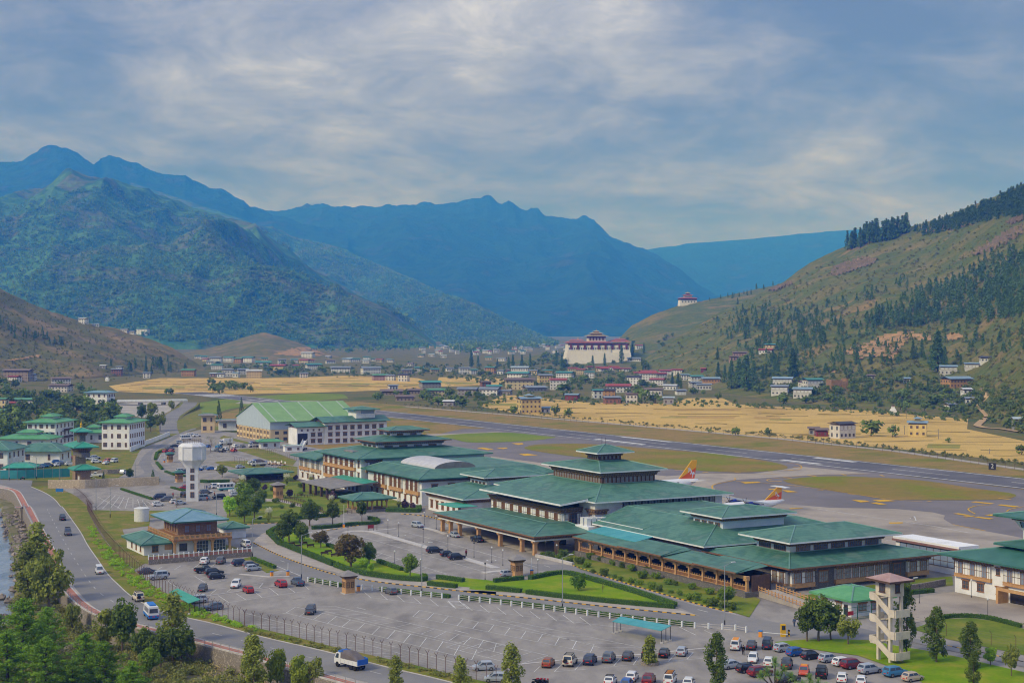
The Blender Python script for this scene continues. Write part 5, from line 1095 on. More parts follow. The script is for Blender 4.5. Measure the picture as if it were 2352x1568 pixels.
#        L    hw   zl   belt  hood  roof  cabin bottom (rear, front)  cabin top (rear, front)  wheel x  r
CK = {'hatchback': (3.8,.82,.24,.92,.86,1.50,-1.72,1.05,-1.38,.38,1.18,.31), 'SUV': (4.4,.90,.32,1.05,.98,1.68,-2.02,1.05,-1.72,.42,1.34,.37), 'saloon': (4.4,.86,.24,.90,.86,1.44,-1.55,1.15,-.95,.45,1.32,.32),
      'van': (4.2,.84,.30,1.05,1.02,1.88,-2.0,1.85,-1.9,1.15,1.30,.32), 'pickup': (5.1,.92,.40,1.08,1.02,1.76,-.55,1.25,-.35,.62,1.55,.39), 'jeep': (4.5,.92,.42,1.15,1.10,1.95,-2.1,.85,-2.0,.55,1.40,.40)}
CM = {}
def car_meshes(kind, color):
    k = (kind, color)
    if k in CM: return CM[k]
    L, hw, zl, zb, zh, zr, cr, cf, tr, tf_, wx, wr = CK[kind]; h = L / 2; P = paint(color); b = MB()
    st = [(-h, .82, zl + .18, zb - .12),(-h + .08,.93, zl + .04, zb - .04),(-h + .5,1, zl, zb),(-wx, 1.02, zl, zb),(0,1.0, zl, zb),(cf - .1,1.0, zl, zb),(cf + .1,.99, zl, zh),(wx + .3,.97, zl, zh - .05),(h - .12,.90, zl + .04, zh - .14),(h, .78, zl + .14, zh - .28)]
    if kind == 'van': st[6:9] = [(h - .5,1.0, zl, zh),(h - .2,.97, zl, zh - .08),(h - .08,.93, zl + .04, zh - .16)]
    rings = []
    for x, q, z0, z1 in st:
        w = hw * q; zm = (z0 * .45 + z1 * .55); rings.append([(x, -w * .94, z0),(x, -w, zm),(x, -w * .93, z1),(x, w * .93, z1),(x, w, zm),(x, w * .94, z0)])
    n0 = len(b.V)
    for r in rings: b.V += r
    for i in range(len(rings) - 1):
        for j in range(6): b.F.append((n0 + i * 6 + j, n0 + i * 6 + (j + 1) % 6, n0 + (i + 1) * 6 + (j + 1) % 6, n0 + (i + 1) * 6 + j)); b.M.append(0)
    b.F.append(tuple(n0 + j for j in range(6))[::-1]); b.M.append(0); e = n0 + (len(rings) - 1) * 6; b.F.append(tuple(e + j for j in range(6))); b.M.append(0)
    wt, wb = hw * .76, hw * .93; ins = .12
    lo = [(cr, -wb, zb - .01),(cf, -wb, zb - .01),(cf, wb, zb - .01),(cr, wb, zb - .01)]; md = [(tr, -wt - .02, zr - .09),(tf_, -wt - .02, zr - .09),(tf_, wt + .02, zr - .09),(tr, wt + .02, zr - .09)]
    hi = [(tr + ins, -wt + .1, zr),(tf_ - ins, -wt + .1, zr),(tf_ - ins, wt - .1, zr),(tr + ins, wt - .1, zr)]
    b.hexa(lo, md); b.hexa(md, hi)
    if kind == 'pickup': b.box(-h + .12, cr, -hw * .88,-hw * .8, zb, zb + .12); b.box(-h + .12, cr, hw * .8, hw * .88, zb, zb + .12); b.box(-h + .05,-h + .14,-hw * .88, hw * .88, zb, zb + .12)
    body = b.mesh('body', P)
    def lerp3(a, c, t): return tuple(a[i] + (c[i] - a[i]) * t for i in range(3))
    def pane(p, u0, u1, v0, v1, out):      # p: four corners lo0 lo1 hi1 hi0
        q = lambda u, v: lerp3(lerp3(p[0], p[1], u), lerp3(p[3], p[2], u), v)
        return [tuple(c + o for c, o in zip(q(u, v), out)) for u, v in ((u0, v0),(u1, v0),(u1, v1),(u0, v1))]
    S_ = MB(); S_.face(pane((lo[0], lo[1], md[1], md[0]),.08,.47,.14,.92,(0,-.012,0))); S_.face(pane((lo[0], lo[1], md[1], md[0]),.51,.90,.14,.92,(0,-.012,0)))
    S2 = MB(); S2.face(pane((lo[2], lo[3], md[3], md[2]),.10,.49,.14,.92,(0,.012,0))); S2.face(pane((lo[2], lo[3], md[3], md[2]),.53,.92,.14,.92,(0,.012,0)))
    Wm = MB(); Wm.face(pane((lo[1], lo[2], md[2], md[1]),.06,.94,.1,.95,(.012,0,.005))); Rm = MB(); Rm.face(pane((lo[3], lo[0], md[0], md[3]),.1,.9,.22,.92,(-.012,0,.005)))
    g = {'body': body, 'side_window': (S_.mesh('side_window', M_cglass), S2.mesh('side_window', M_cglass)), 'windscreen': Wm.mesh('windscreen', M_cglass), 'rear_window': Rm.mesh('rear_window', M_cglass)}
    kk = ('w', wr)
    if kk not in CM:
        w_ = MB(); w_.tube((0,-.1,0),(0,.1,0), wr, wr, 14); r_ = MB(); r_.tube((0,-.112,0),(0,.112,0), wr * .62, wr * .62,10); CM[kk] = (w_.mesh('wheel', M_tyre), r_.mesh('rim', M_rim))
    if 'lamps' not in CM: CM['lamps'] = (MB().box(-.03,.03,-.17,.17,-.08,.08).mesh('headlight', M_head), MB().box(-.03,.03,-.1,.1,-.14,.14).mesh('tail_light', M_tail), MB().box(-.02,.02,-.26,.26,-.07,.07).mesh('number_plate', M_plate), MB().box(-.06,.06,0,.14,0,.1).mesh('mirror', M_trim))
    CM[k] = g; return g
def car(loc, ang, kind, color, label, group=None, fine=True, taxi=False, rack=False, sc_=1.0):
    g = car_meshes(kind, color); L, hw, zl, zb, zh, zr, cr, cf, tr, tf_, wx, wr = CK[kind]; h = L / 2
    o = thing({'hatchback': 'hatchback_car', 'SUV': 'sport_utility_car', 'saloon': 'saloon_car', 'van': 'van', 'pickup': 'pickup_truck', 'jeep': 'off_road_car'}[kind],(loc.x, loc.y, loc.z + .055), ang, label, 'van' if kind == 'van' else 'pickup' if kind == 'pickup' else 'car', group)
    add('body', g['body'], o); add('windscreen', g['windscreen'], o); add('rear_window', g['rear_window'], o)
    for m in g['side_window']: add('side_window', m, o)
    W_, r_ = CM[('w', wr)]
    for x in (-wx, wx):
        for y in (-hw * .9, hw * .9):
            w = add('wheel', W_, o, (x, y, wr))
            if fine: add('rim', r_, w)
    if fine:
        hl, tl, pl, mi = CM['lamps']
        for y in (-1,1):
            add('headlight', hl, o, (h - .06, y * hw * .66, zh - .3)); add('tail_light', tl, o, (-h + .03, y * hw * .74, zb - .18)); add('mirror', mi, o, (cf - .35, y * hw * .95 - (.14 if y < 0 else 0), zb + .05))
        add('number_plate', pl, o, (-h - .005,0, zl + .32)); add('number_plate', pl, o, (h + .002,0, zl + .26))
    if taxi: MB().box(tr + .25, tf_ - .2,-hw * .62, hw * .62, zr + .003, zr + .02).build('taxi_roof', M_orange, o)
    if rack:
        b = MB()
        for i in range(4): x = tr + .3 + (tf_ - tr - .6) * i / 3; b.box(x - .03, x + .03,-hw * .7, hw * .7, zr + .06, zr + .12)
        for y in (-hw * .7, hw * .7): b.box(tr + .2, tf_ - .2, y - .03, y + .03, zr + .002, zr + .1)
        b.build('roof_rack', M_trim, o)
    if kind == 'jeep': MB().tube((-h - .26,.3,1.1),(-h - .02,.3,1.1),.36,.36,12).build('spare_wheel', M_tyre, o)
    return o
def hd(k, x0, y0, x1, y1): a = GC(k, x0, y0); b = GC(k, x1, y1); return math.atan2(b.y - a.y, b.x - a.x)
AWAY = hd(11,390,580,485,490); 
def rowc(k, L, where, group, ang, fine=True, off=0.0):
    for i, e in enumerate(L):
        x, y, kind, colr = e[:4]; opt = e[4] if len(e) > 4 else {}; a = opt.get('a', ang); p = GC(k, x, y)
        car(p, a, kind, colr, f'{colr} {kind}{", taxi with yellow roof" if opt.get("taxi") else ""}, {ORD[i]} {where}', group, fine, opt.get('taxi', False), opt.get('rack', False))
rowc(11,[(315,515, 'hatchback', 'brown'),(580,498, 'jeep', 'cream', {'rack': 1}),(825,480, 'SUV', 'navy'),(1055,452, 'SUV', 'grey'),(1290,432, 'hatchback', 'dark grey'),(1735,395, 'hatchback', 'black'),(1950,375, 'hatchback', 'silver')],
     'from the left in the row along the low kerb', 'cars in the row along the low kerb', AWAY)
rowc(11,[(1075,735, 'hatchback', 'white', {'rack': 1}),(1275,770, 'hatchback', 'blue'),(1340,685, 'hatchback', 'white'),(1545,725, 'SUV', 'dark red'),(1805,725, 'van', 'white', {'taxi': 1, 'rack': 1}),(2035,760, 'hatchback', 'white'),(-330,700, 'hatchback', 'silver', {'a': AB + 2.6}),(-480,560, 'hatchback', 'silver', {'a': AB + 2.8})],
     'of the row cut by the lower picture edge', 'cars at the lower picture edge', AWAY)
rowc(12,[(335,372, 'van', 'white', {'taxi': 1}),(500,368, 'hatchback', 'dark grey'),(665,362, 'van', 'navy')], 'of three parked beside the man in black', 'cars beside the man in black', AWAY)
rowc(12,[(835,395, 'hatchback', 'silver'),(970,440, 'hatchback', 'blue'),(1125,475, 'hatchback', 'black'),(1310,505, 'hatchback', 'silver'),(1455,545, 'hatchback', 'white'),(1560,572, 'SUV', 'dark red'),(1740,625, 'SUV', 'silver'),(2005,655, 'SUV', 'sky blue'),(2190,705, 'hatchback', 'beige')],
     'from the left in the slanted row along the bright lawn', 'cars slanted along the bright lawn', AB)
rowc(12,[(290,572, 'saloon', 'silver'),(450,612, 'hatchback', 'black'),(590,655, 'SUV', 'dark red'),(880,715, 'saloon', 'dark grey'),(515,505, 'hatchback', 'white', {'a': AWAY + PI}),(680,545, 'hatchback', 'white', {'a': AWAY}),(870,565, 'SUV', 'dark grey', {'a': AWAY}),(1050,640, 'hatchback', 'orange', {'a': AWAY + PI, 'taxi': 1}),(1235,665, 'jeep', 'black', {'a': AWAY}),(1450,712, 'hatchback', 'white', {'a': AWAY}),(1650,745, 'hatchback', 'white', {'a': AWAY})],
     'of the loose rows behind the spiky palm', 'cars behind the spiky palm', AB)
UP = hd(13,790,330,875,270)
rowc(13,[(190,395, 'saloon', 'navy', {'a': AB}),(330,470, 'jeep', 'silver', {'a': AB + PI}),(955,262, 'SUV', 'white', {'a': UP}),(1170,255, 'SUV', 'grey', {'a': UP}),(960,380, 'pickup', 'black'),(1080,412, 'SUV', 'black'),(1110,462, 'hatchback', 'black'),(1440,285, 'SUV', 'navy'),(1570,305, 'hatchback', 'grey'),(1600,352, 'hatchback', 'silver'),
     (925,625, 'hatchback', 'dark grey', {'a': UP + PI}),(1370,575, 'SUV', 'white', {'a': UP + PI}),(1535,645, 'hatchback', 'red', {'a': UP + .5}),(1970,568, 'SUV', 'red', {'a': UP + .5}),(2195,545, 'pickup', 'slate', {'a': UP + .5}),(850,785, 'SUV', 'silver', {'a': AB + PI}),(1075,875, 'hatchback', 'slate', {'a': AB + PI})],
     'of the cars below the stone house', 'cars in the upper car park', AB)
rowc(4,[(1582,182, 'SUV', 'silver', {'a': hd(4,1540,175,1630,190)}),(1915,270, 'hatchback', 'silver', {'a': hd(4,1870,262,1965,288)}),(2115,310, 'pickup', 'black', {'a': hd(4,2060,300,2180,330)}),(1735,408, 'SUV', 'black', {'a': AB}),(1850,440, 'hatchback', 'black', {'a': AB}),(1930,468, 'SUV', 'black', {'a': AB}),(1345,775, 'hatchback', 'grey', {'a': UP + .5}),(628,950, 'SUV', 'dark grey', {'a': hd(4,650,925,605,975)}),(50,355, 'van', 'white', {'a': hd(4,80,370,-20,330)})],
     'from the terminal porch outwards, in the inner lanes', 'cars near the terminal porch', AB)
car(GC(5,745,1372), AB, 'hatchback', 'silver', 'silver blue hatchback waiting at the ochre exit kiosk', 'cars near the terminal porch')
rowc(14,[(345,415, 'van', 'navy', {'a': AB + PI}),(490,460, 'SUV', 'grey', {'a': AB + PI}),(310,570, 'hatchback', 'white', {'a': AB}),(890,195, 'hatchback', 'red', {'a': AB + PI}),(910,370, 'jeep', 'dark grey', {'a': AWAY}),(1360,305, 'SUV', 'grey', {'a': AB}),(1320,435, 'van', 'silver', {'a': AB}),(1650,410, 'SUV', 'black', {'a': AB + PI}),(1600,175, 'van', 'white', {'a': AB}),(2030,275, 'pickup', 'white', {'a': AB}),(2010,350, 'hatchback', 'white', {'a': AB}),
     (700,510, 'hatchback', 'white', {'a': AB}),(800,540, 'hatchback', 'silver', {'a': AB})], 'of the cars around the foot of the water tower', 'cars around the water tower', AB)
rowc(15,[(250,595, 'hatchback', 'red', {'a': AWAY}),(390,590, 'hatchback', 'red', {'a': AWAY}),(370,535, 'hatchback', 'grey', {'a': AB}),(470,470, 'saloon', 'black', {'a': AB}),(590,390, 'SUV', 'silver', {'a': AB}),(790,215, 'hatchback', 'white', {'a': AB}),(900,215, 'hatchback', 'silver', {'a': AB}),(980,230, 'SUV', 'white', {'a': AB}),(1240,480, 'hatchback', 'blue'),(1390,560, 'hatchback', 'silver'),(1480,575, 'hatchback', 'grey'),(1570,585, 'SUV', 'dark grey'),
     (1650,545, 'hatchback', 'white'),(1840,580, 'SUV', 'red'),(1870,480, 'SUV', 'white'),(2040,480, 'hatchback', 'grey'),(1490,490, 'pickup', 'sky blue')], 'of the crowded far car park behind the water tower', 'cars in the far car park', AWAY, False)
rowc(15,[(1000,850 + 170, 'saloon', 'blue'),(1180,985, 'hatchback', 'silver'),(1320,1000, 'saloon', 'blue'),(1500,1010, 'hatchback', 'white'),(1990,960, 'hatchback', 'silver'),(2280,880, 'SUV', 'white'),(620,1060, 'SUV', 'silver'),(760,1080, 'SUV', 'dark grey')], 'of the row right of the water tower', 'cars right of the water tower', AB, False)
rowc(16,[(700,440, 'hatchback', 'silver'),(770,430, 'saloon', 'sky blue'),(860,420, 'SUV', 'grey'),(990,412, 'hatchback', 'white', {'a': AWAY + PI}),(1010,365, 'SUV', 'blue'),(1110,400, 'hatchback', 'grey'),(1240,400, 'SUV', 'white'),(1320,285, 'hatchback', 'red'),(1590,300, 'hatchback', 'white'),(1690,285, 'SUV', 'silver'),(1700,355, 'SUV', 'white'),(1885,345, 'SUV', 'orange', {'a': AWAY + PI}),(1865,378, 'hatchback', 'white', {'a': AWAY + PI}),(2015,345, 'van', 'white', {'a': AWAY + PI}),
     (1690,600, 'pickup', 'white', {'a': AB + PI - .3}),(2190,545, 'SUV', 'white', {'a': AWAY})], 'of the cars around the stone gateway', 'cars around the stone gateway', AB, False)
rowd = lambda x0, y0, x1, y1: hd(2, x0, y0, x1, y1)
car(GC(2,557,118), rowd(525,60,585,180), 'SUV', 'black', 'black sport utility car leading the traffic on the river road', 'traffic on the river road')
car(GC(2,605,252), rowd(580,200,640,320), 'jeep', 'grey', 'grey off-road car second in the river road traffic', 'traffic on the river road', rack=True)
car(GC(2,885,592), rowd(850,530,940,680), 'van', 'white', 'white van driving alone on the river road bend', 'traffic on the river road')
car(GC(2,1230,835), rowd(1290,890,1150,790), 'jeep', 'cream', 'cream off-road car with a spare wheel by the verge', 'traffic on the river road', rack=True)
# minibuses
def minibus(p, ang, label, stripe, L=6.2, rack=None):
    o = thing('minibus', (p.x, p.y, .06), ang, label, 'minibus'); h = L / 2; w = 1.02; zr = 2.55
    b = MB(); lo = [(-h, -w, .95),(h - .15,-w, .95),(h - .15, w, .95),(-h, w, .95)]; hi = [(-h + .06,-w * .9, zr),(h - .75,-w * .9, zr),(h - .75, w * .9, zr),(-h + .06, w * .9, zr)]; b.hexa(lo, hi)
    b.hexa(hi, [(-h + .25,-w * .75, zr + .1),(h - .95,-w * .75, zr + .1),(h - .95, w * .75, zr + .1),(-h + .25, w * .75, zr + .1)]); b.build('body', paint('white'), o)
    MB().hexa([(-h + .03,-w * .97,.35),(h, -w * .97,.35),(h, w * .97,.35),(-h + .03, w * .97,.35)],[(-h - .01,-w * 1.005,.95),(h - .12,-w * 1.005,.95),(h - .12, w * 1.005,.95),(-h - .01, w * 1.005,.95)]).build('skirt', stripe, o)
    for s_ in (-1,1):
        for i in range(4): x0 = -h + .35 + i * (L - 1.5) / 4; MB().hexa([(x0, s_ * w * .985,1.35),(x0 + 1.0, s_ * w * .985,1.35),(x0 + 1.0, s_ * w * .96,1.35),(x0, s_ * w * .96,1.35)],[(x0, s_ * w * .935,2.2),(x0 + 1.0, s_ * w * .935,2.2),(x0 + 1.0, s_ * w * .9,2.2),(x0, s_ * w * .9,2.2)]).build('side_window', M_cglass, o)
        for x in (-h + 1.2, h - 1.2): wv = MB().tube((x, s_ * w * .8,.42),(x, s_ * w * .98,.42),.42,.42,14).build('wheel', M_tyre, o)
        MB().box(-h - .03,-h + .03, s_ * .8 - .1, s_ * .8 + .1,.7,.95).build('tail_light', M_tail, o)
    MB().hexa([(-h - .015,-w * .8,1.4),(-h + .02,-w * .8,1.4),(-h + .02, w * .8,1.4),(-h - .015, w * .8,1.4)],[(-h + .03,-w * .75,2.2),(-h + .06,-w * .75,2.2),(-h + .06, w * .75,2.2),(-h + .03, w * .75,2.2)]).build('rear_window', M_cglass, o)
    MB().hexa([(h - .33,-w * .88,1.35),(h - .3,-w * .88,1.35),(h - .3, w * .88,1.35),(h - .33, w * .88,1.35)],[(h - .68,-w * .82,2.4),(h - .62,-w * .82,2.4),(h - .62, w * .82,2.4),(h - .68, w * .82,2.4)]).build('windscreen', M_cglass, o)
    MB().box(-h - .02,-h - .005,-.26,.26,.6,.76).build('number_plate', M_plate, o)
    if rack: MB().box(-h + .8, h - 2.0,-.6,.6, zr + .11, zr + .35).build('roof_luggage', rack, o)
    return o
minibus(GC(2,1345,985), rowd(1300,1000,1180,870), 'white and blue minibus with blue luggage on its roof, seen from behind', M_bluep, 6.4, M_bluep)
minibus(GC(14,1830,225), AB + .05, 'white minibus with a turquoise stripe beside the water tower car park', M_roofb, 6.6)
minibus(GC(15,730,300), AB, 'small white bus at the end of the far car park', paint('white'),6.0)
# lorries
def lorry(p, ang, label, tarp):
    o = thing('lorry', (p.x, p.y, .06), ang, label, 'lorry'); pw = paint('white')
    b = MB(); b.hexa([(1.5,-1,.6),(3.1,-1,.6),(3.1,1,.6),(1.5,1,.6)],[(1.5,-.98,1.5),(3.15,-.98,1.4),(3.15,.98,1.4),(1.5,.98,1.5)]); b.hexa([(1.5,-.98,1.5),(3.15,-.98,1.4),(3.15,.98,1.4),(1.5,.98,1.5)],[(1.55,-.88,2.4),(2.7,-.88,2.4),(2.7,.88,2.4),(1.55,.88,2.4)]); b.build('cab', pw, o)
    MB().hexa([(3.1,-.88,1.5),(3.16,-.88,1.5),(3.16,.88,1.5),(3.1,.88,1.5)],[(2.72,-.8,2.3),(2.78,-.8,2.3),(2.78,.8,2.3),(2.72,.8,2.3)]).build('windscreen', M_cglass, o)
    for s_ in (-1,1): MB().hexa([(2.0, s_ * 1.0,1.5),(2.9, s_ * 1.0,1.5),(2.9, s_ * .97,1.5),(2.0, s_ * .97,1.5)],[(2.0, s_ * .91,2.25),(2.55, s_ * .91,2.25),(2.55, s_ * .87,2.25),(2.0, s_ * .87,2.25)]).build('side_window', M_cglass, o)
    MB().box(-3.0,2.9,-.35,.35,.45,.7).build('chassis', M_trim, o)
    b = MB(); b.box(-3.1,1.35,-1.1,1.1,.85,.95); b.box(-3.1,1.35,-1.1,-1.04,.95,1.6); b.box(-3.1,1.35,1.04,1.1,.95,1.6); b.box(1.29,1.35,-1.04,1.04,.95,1.6); b.box(-3.1,-3.04,-1.04,1.04,.95,1.6); b.build('cargo_bed', pw, o)
    for i in range(5):
        for s_ in (-1,1): MB().box(-3.0 + i * 1.05,-2.92 + i * 1.05, s_ * 1.12 - .03, s_ * 1.12 + .03,.85,1.65).build('stake', pw, o)
    if tarp:
        b = MB(); n = 8; xs = [-3.0,-1.6,-.6,1.3]; hs = [1.7,2.5,2.9,2.85]
        for i in range(3):
            for j in range(n):
                a0, a1 = PI * j / n, PI * (j + 1) / n; f_ = lambda x, h, a: (x, -1.08 * math.copysign(abs(math.cos(a)) ** .5, math.cos(a)),1.5 + (h - 1.5) * abs(math.sin(a)) ** .5)
                b.face([f_(xs[i], hs[i], a0), f_(xs[i + 1], hs[i + 1], a0), f_(xs[i + 1], hs[i + 1], a1), f_(xs[i], hs[i], a1)])
        b.face([(1.3,-1.08,1.5),(1.3,1.08,1.5),(1.3,.9,2.85),(1.3,-.9,2.85)]); b.build('tarpaulin', mat('grey_canvas', S(104,98,100), S(120,114,116),1,.9), o)
        MB().hexa([(-3.2,-1.15,1.0),(-1.9,-1.15,1.0),(-1.9,-1.0,1.0),(-3.2,-1.0,1.0)],[(-3.15,-1.12,2.0),(-2.3,-1.12,2.1),(-2.3,-.95,2.1),(-3.15,-.95,2.0)]).build('blue_sheet', mat('blue_tarp', S(44,104,190), rough=.7), o)
        MB().box(-3.25,-3.12,-1.1,1.1,1.0,1.9).build('blue_sheet', MATS['blue_tarp'], o); MB().box(1.0,2.2,-.9,.9,2.55,2.8).build('blue_sheet', MATS['blue_tarp'], o)
    else: MB().box(-3.1,1.4,-1.15,1.15,1.0,3.1).build('cargo_box', pw, o)
    for x in (-2.2,-1.2,2.3):
        for s_ in (-1,1): MB().tube((x, s_ * .75,.45),(x, s_ * 1.02,.45),.45,.45,14).build('wheel', M_tyre, o)
    return o
lorry(GC(4,985,1435), hd(4,1150,1480,850,1405), 'white lorry with a grey tarpaulin and blue sheets on the river road', True)
lorry(GC(15,1660,420), AB + PI, 'white box lorry parked behind the bare trees', False)
lorry(GC(17,400,85), AB + PI, 'white flatbed lorry beside the guard hut', True)
lorry(GC(17,470,455), AB + PI, 'small white lorry among the baggage carts', True)
# motorbikes
def bike(p, ang, label):
    o = thing('motorbike', (p.x, p.y, .05), ang, label, 'motorbike')
    for x in (-.65,.65): w = MB().tube((x, -.05,.3),(x, .05,.3),.3,.3,14).build('wheel', M_tyre, o)
    MB().hexa([(-.35,-.12,.35),(.3,-.12,.35),(.3,.12,.35),(-.35,.12,.35)],[(-.3,-.13,.75),(.35,-.13,.8),(.35,.13,.8),(-.3,.13,.75)]).build('engine', M_trim, o); MB().hexa([(-.05,-.14,.76),(.45,-.12,.8),(.45,.12,.8),(-.05,.14,.76)],[(0,-.1,.98),(.38,-.09,1.0),(.38,.09,1.0),(0,.1,.98)]).build('fuel_tank', M_redp, o)
    MB().box(-.75,-.06,-.12,.12,.76,.88).build('saddle', M_black, o); MB().tube((.65,0,.3),(.42,0,1.05),.035,.03,6).tube((.42,-.36,1.08),(.42,.36,1.08),.02,.02,6).build('handlebar', M_steel, o); MB().tube((.5,0,.9),(.62,0,.9),.09,.09,8).build('headlight', M_head, o)
bike(GC(11,1465,410), AWAY, 'motorbike parked beside the potted conifer'); bike(GC(16,397,648), AB, 'motorbike passing the turquoise fence')
for i in range(4): bike(GC(11,170 + i * 45,735 + i * 3), AB + .3 * i, ['first', 'second', 'third', 'fourth'][i] + ' motorbike from the left at the lower picture edge')
# baggage carts, boarding stairs, barriers, bollards
for i, (x, y) in enumerate(((540,420),(640,415),(720,425),(780,440),(860,415),(930,440))):
    o = thing('baggage_cart', GC(17, x, y), AB, f'{ORD[i]} baggage cart from the left by the office block', 'cart', 'baggage carts'); MB().box(-1.4,1.4,-.7,.7,.5,.65).build('deck', M_woodl, o)
    for q_ in (-1.35,1.3): MB().box(q_, q_ + .06,-.7,.7,.65,1.5).build('end_frame', M_acw, o)
    for x_ in (-1,1):
        for y_ in (-.6,.6): MB().tube((x_, y_ - .06,.22),(x_, y_ + .06,.22),.22,.22,8).build('wheel', M_tyre, o)
o = thing('boarding_stairs', GC(17,1300,150), hd(17,1300,150,1560,60), 'white mobile boarding stairs parked behind the office block', 'stairs')
b = MB(); b.hexa([(-.5,-1,.5),(8.5,-1,3.6),(8.5,1,3.6),(-.5,1,.5)],[(-.5,-1,.8),(8.5,-1,4.0),(8.5,1,4.0),(-.5,1,.8)]); b.build('flight', M_acw, o)
for s_ in (-1,1): MB().hexa([(-.5, s_ - .03,.8),(8.5, s_ - .03,4),(8.5, s_ + .03,4),(-.5, s_ + .03,.8)],[(-.5, s_ - .03,1.8),(8.5, s_ - .03,5),(8.5, s_ + .03,5),(-.5, s_ + .03,1.8)]).build('handrail', M_acw, o)
MB().box(0,8,-1.1,1.1,.4,.7).build('chassis', M_trim, o)
for x_ in (1,7):
    for y_ in (-1,1): MB().tube((x_, y_ - .12,.4),(x_, y_ + .12,.4),.4,.4,10).build('wheel', M_tyre, o)
def barrier(k, x, y, ang, label, L=4.5, up=False):
    o = thing('car_barrier', GC(k, x, y), ang, label, 'barrier'); MB().box(-.3,.3,-.25,.25,0,1.05).build('cabinet', M_orange, o); MB().box(-.34,.34,-.29,.29,1.052,1.25).build('cap', M_bluep, o)
    if up: MB().tube((0,0,1.0),(0,.2,1.0 + L),.05,.05,6).build('boom', M_fascw, o)
    else: MB().tube((.2,0,.95),(L, 0,1.0),.05,.05,6).build('boom', M_fascw, o)
barrier(13,1850,430, AB + .1, 'orange and blue car barrier at the upper car park entrance'); barrier(13,2065,420, AB + 3, 'orange and blue barrier post nearer the street lamp', 2.0, True)
barrier(4,925,185,0, 'raised barrier with orange cabinet by the round hedge', 5.5, True); barrier(4,1055,750, AB, 'orange barrier cabinet beside the carved kiosk', 3, True); barrier(5,965,1360, AB, 'orange barrier cabinet at the inner car park exit', 3, True); barrier(12,593,245,-.5, 'orange and blue barrier at the lower car park exit', 5.2); barrier(1,1510,1065, AB, 'orange barrier by the far green kiosk', 3, True)
o = thing('ticket_machine', GC(12,830,240),0, 'yellow ticket machine with a black screen by the road', 'machine'); MB().box(-.45,.45,-.4,.4,0,2.3).build('housing', M_yel, o); MB().box(-.3,.35,-.43,-.402,1.3,2.1).build('screen', M_black, o)
for i, x in enumerate((885,897)):
    o = thing('bollard', GC(12, x, 238 + i * 3),0,['left', 'right'][i] + ' striped bollard of the pair beside the yellow ticket machine', 'bollard', 'striped bollards')
    for j in range(4): MB().tube((0,0, j * .32),(0,0, j * .32 + .32),.1,.1,8).build('band', M_yel if j % 2 == 0 else M_black, o)
o = thing('blue_sign', GC(16,1050,885),0, 'blank blue sign panel on the verge by the fence', 'sign'); MB().box(-1.3,1.3,-.05,.05,.5,1.6).build('panel', M_bluep, o); MB().box(-1.0,-.9,-.04,.04,0,.5).box(.9,1.0,-.04,.04,0,.5).build('legs', M_steel, o)
o = thing('notice_board', GC(4,1165,215), AB, 'small red and brown notice board on the white kerb', 'sign'); MB().box(-.9,.9,-.05,.05,.8,1.8).build('panel', mat('notice_red', S(150,50,48), rough=.7), o); MB().box(-.85,-.75,-.04,.04,0,.8).box(.75,.85,-.04,.04,0,.8).build('legs', M_woodd, o)
o = thing('distance_sign', GC(23,2055,1282),-.3, 'black runway distance board with a white figure two', 'sign'); MB().box(-1.4,1.4,-.15,.15,.3,2.9).build('panel', M_black, o)
def text(s_, size, m, parent, loc, rot=(PI / 2,0,0), name='figure'):
    c_ = bpy.data.curves.new(name, 'FONT'); c_.body = s_; c_.size = size; c_.align_x = 'CENTER'; c_.align_y = 'CENTER'; c_.extrude = .01; c_.materials.append(m); t_ = bpy.data.objects.new(name, c_); me_ = bpy.data.meshes.new_from_object(t_); bpy.data.objects.remove(t_); q_ = add(name, me_, parent, loc); q_.rotation_euler = rot; return q_
text('2', 2.4, M_acw, o, (0,-.165,1.6))
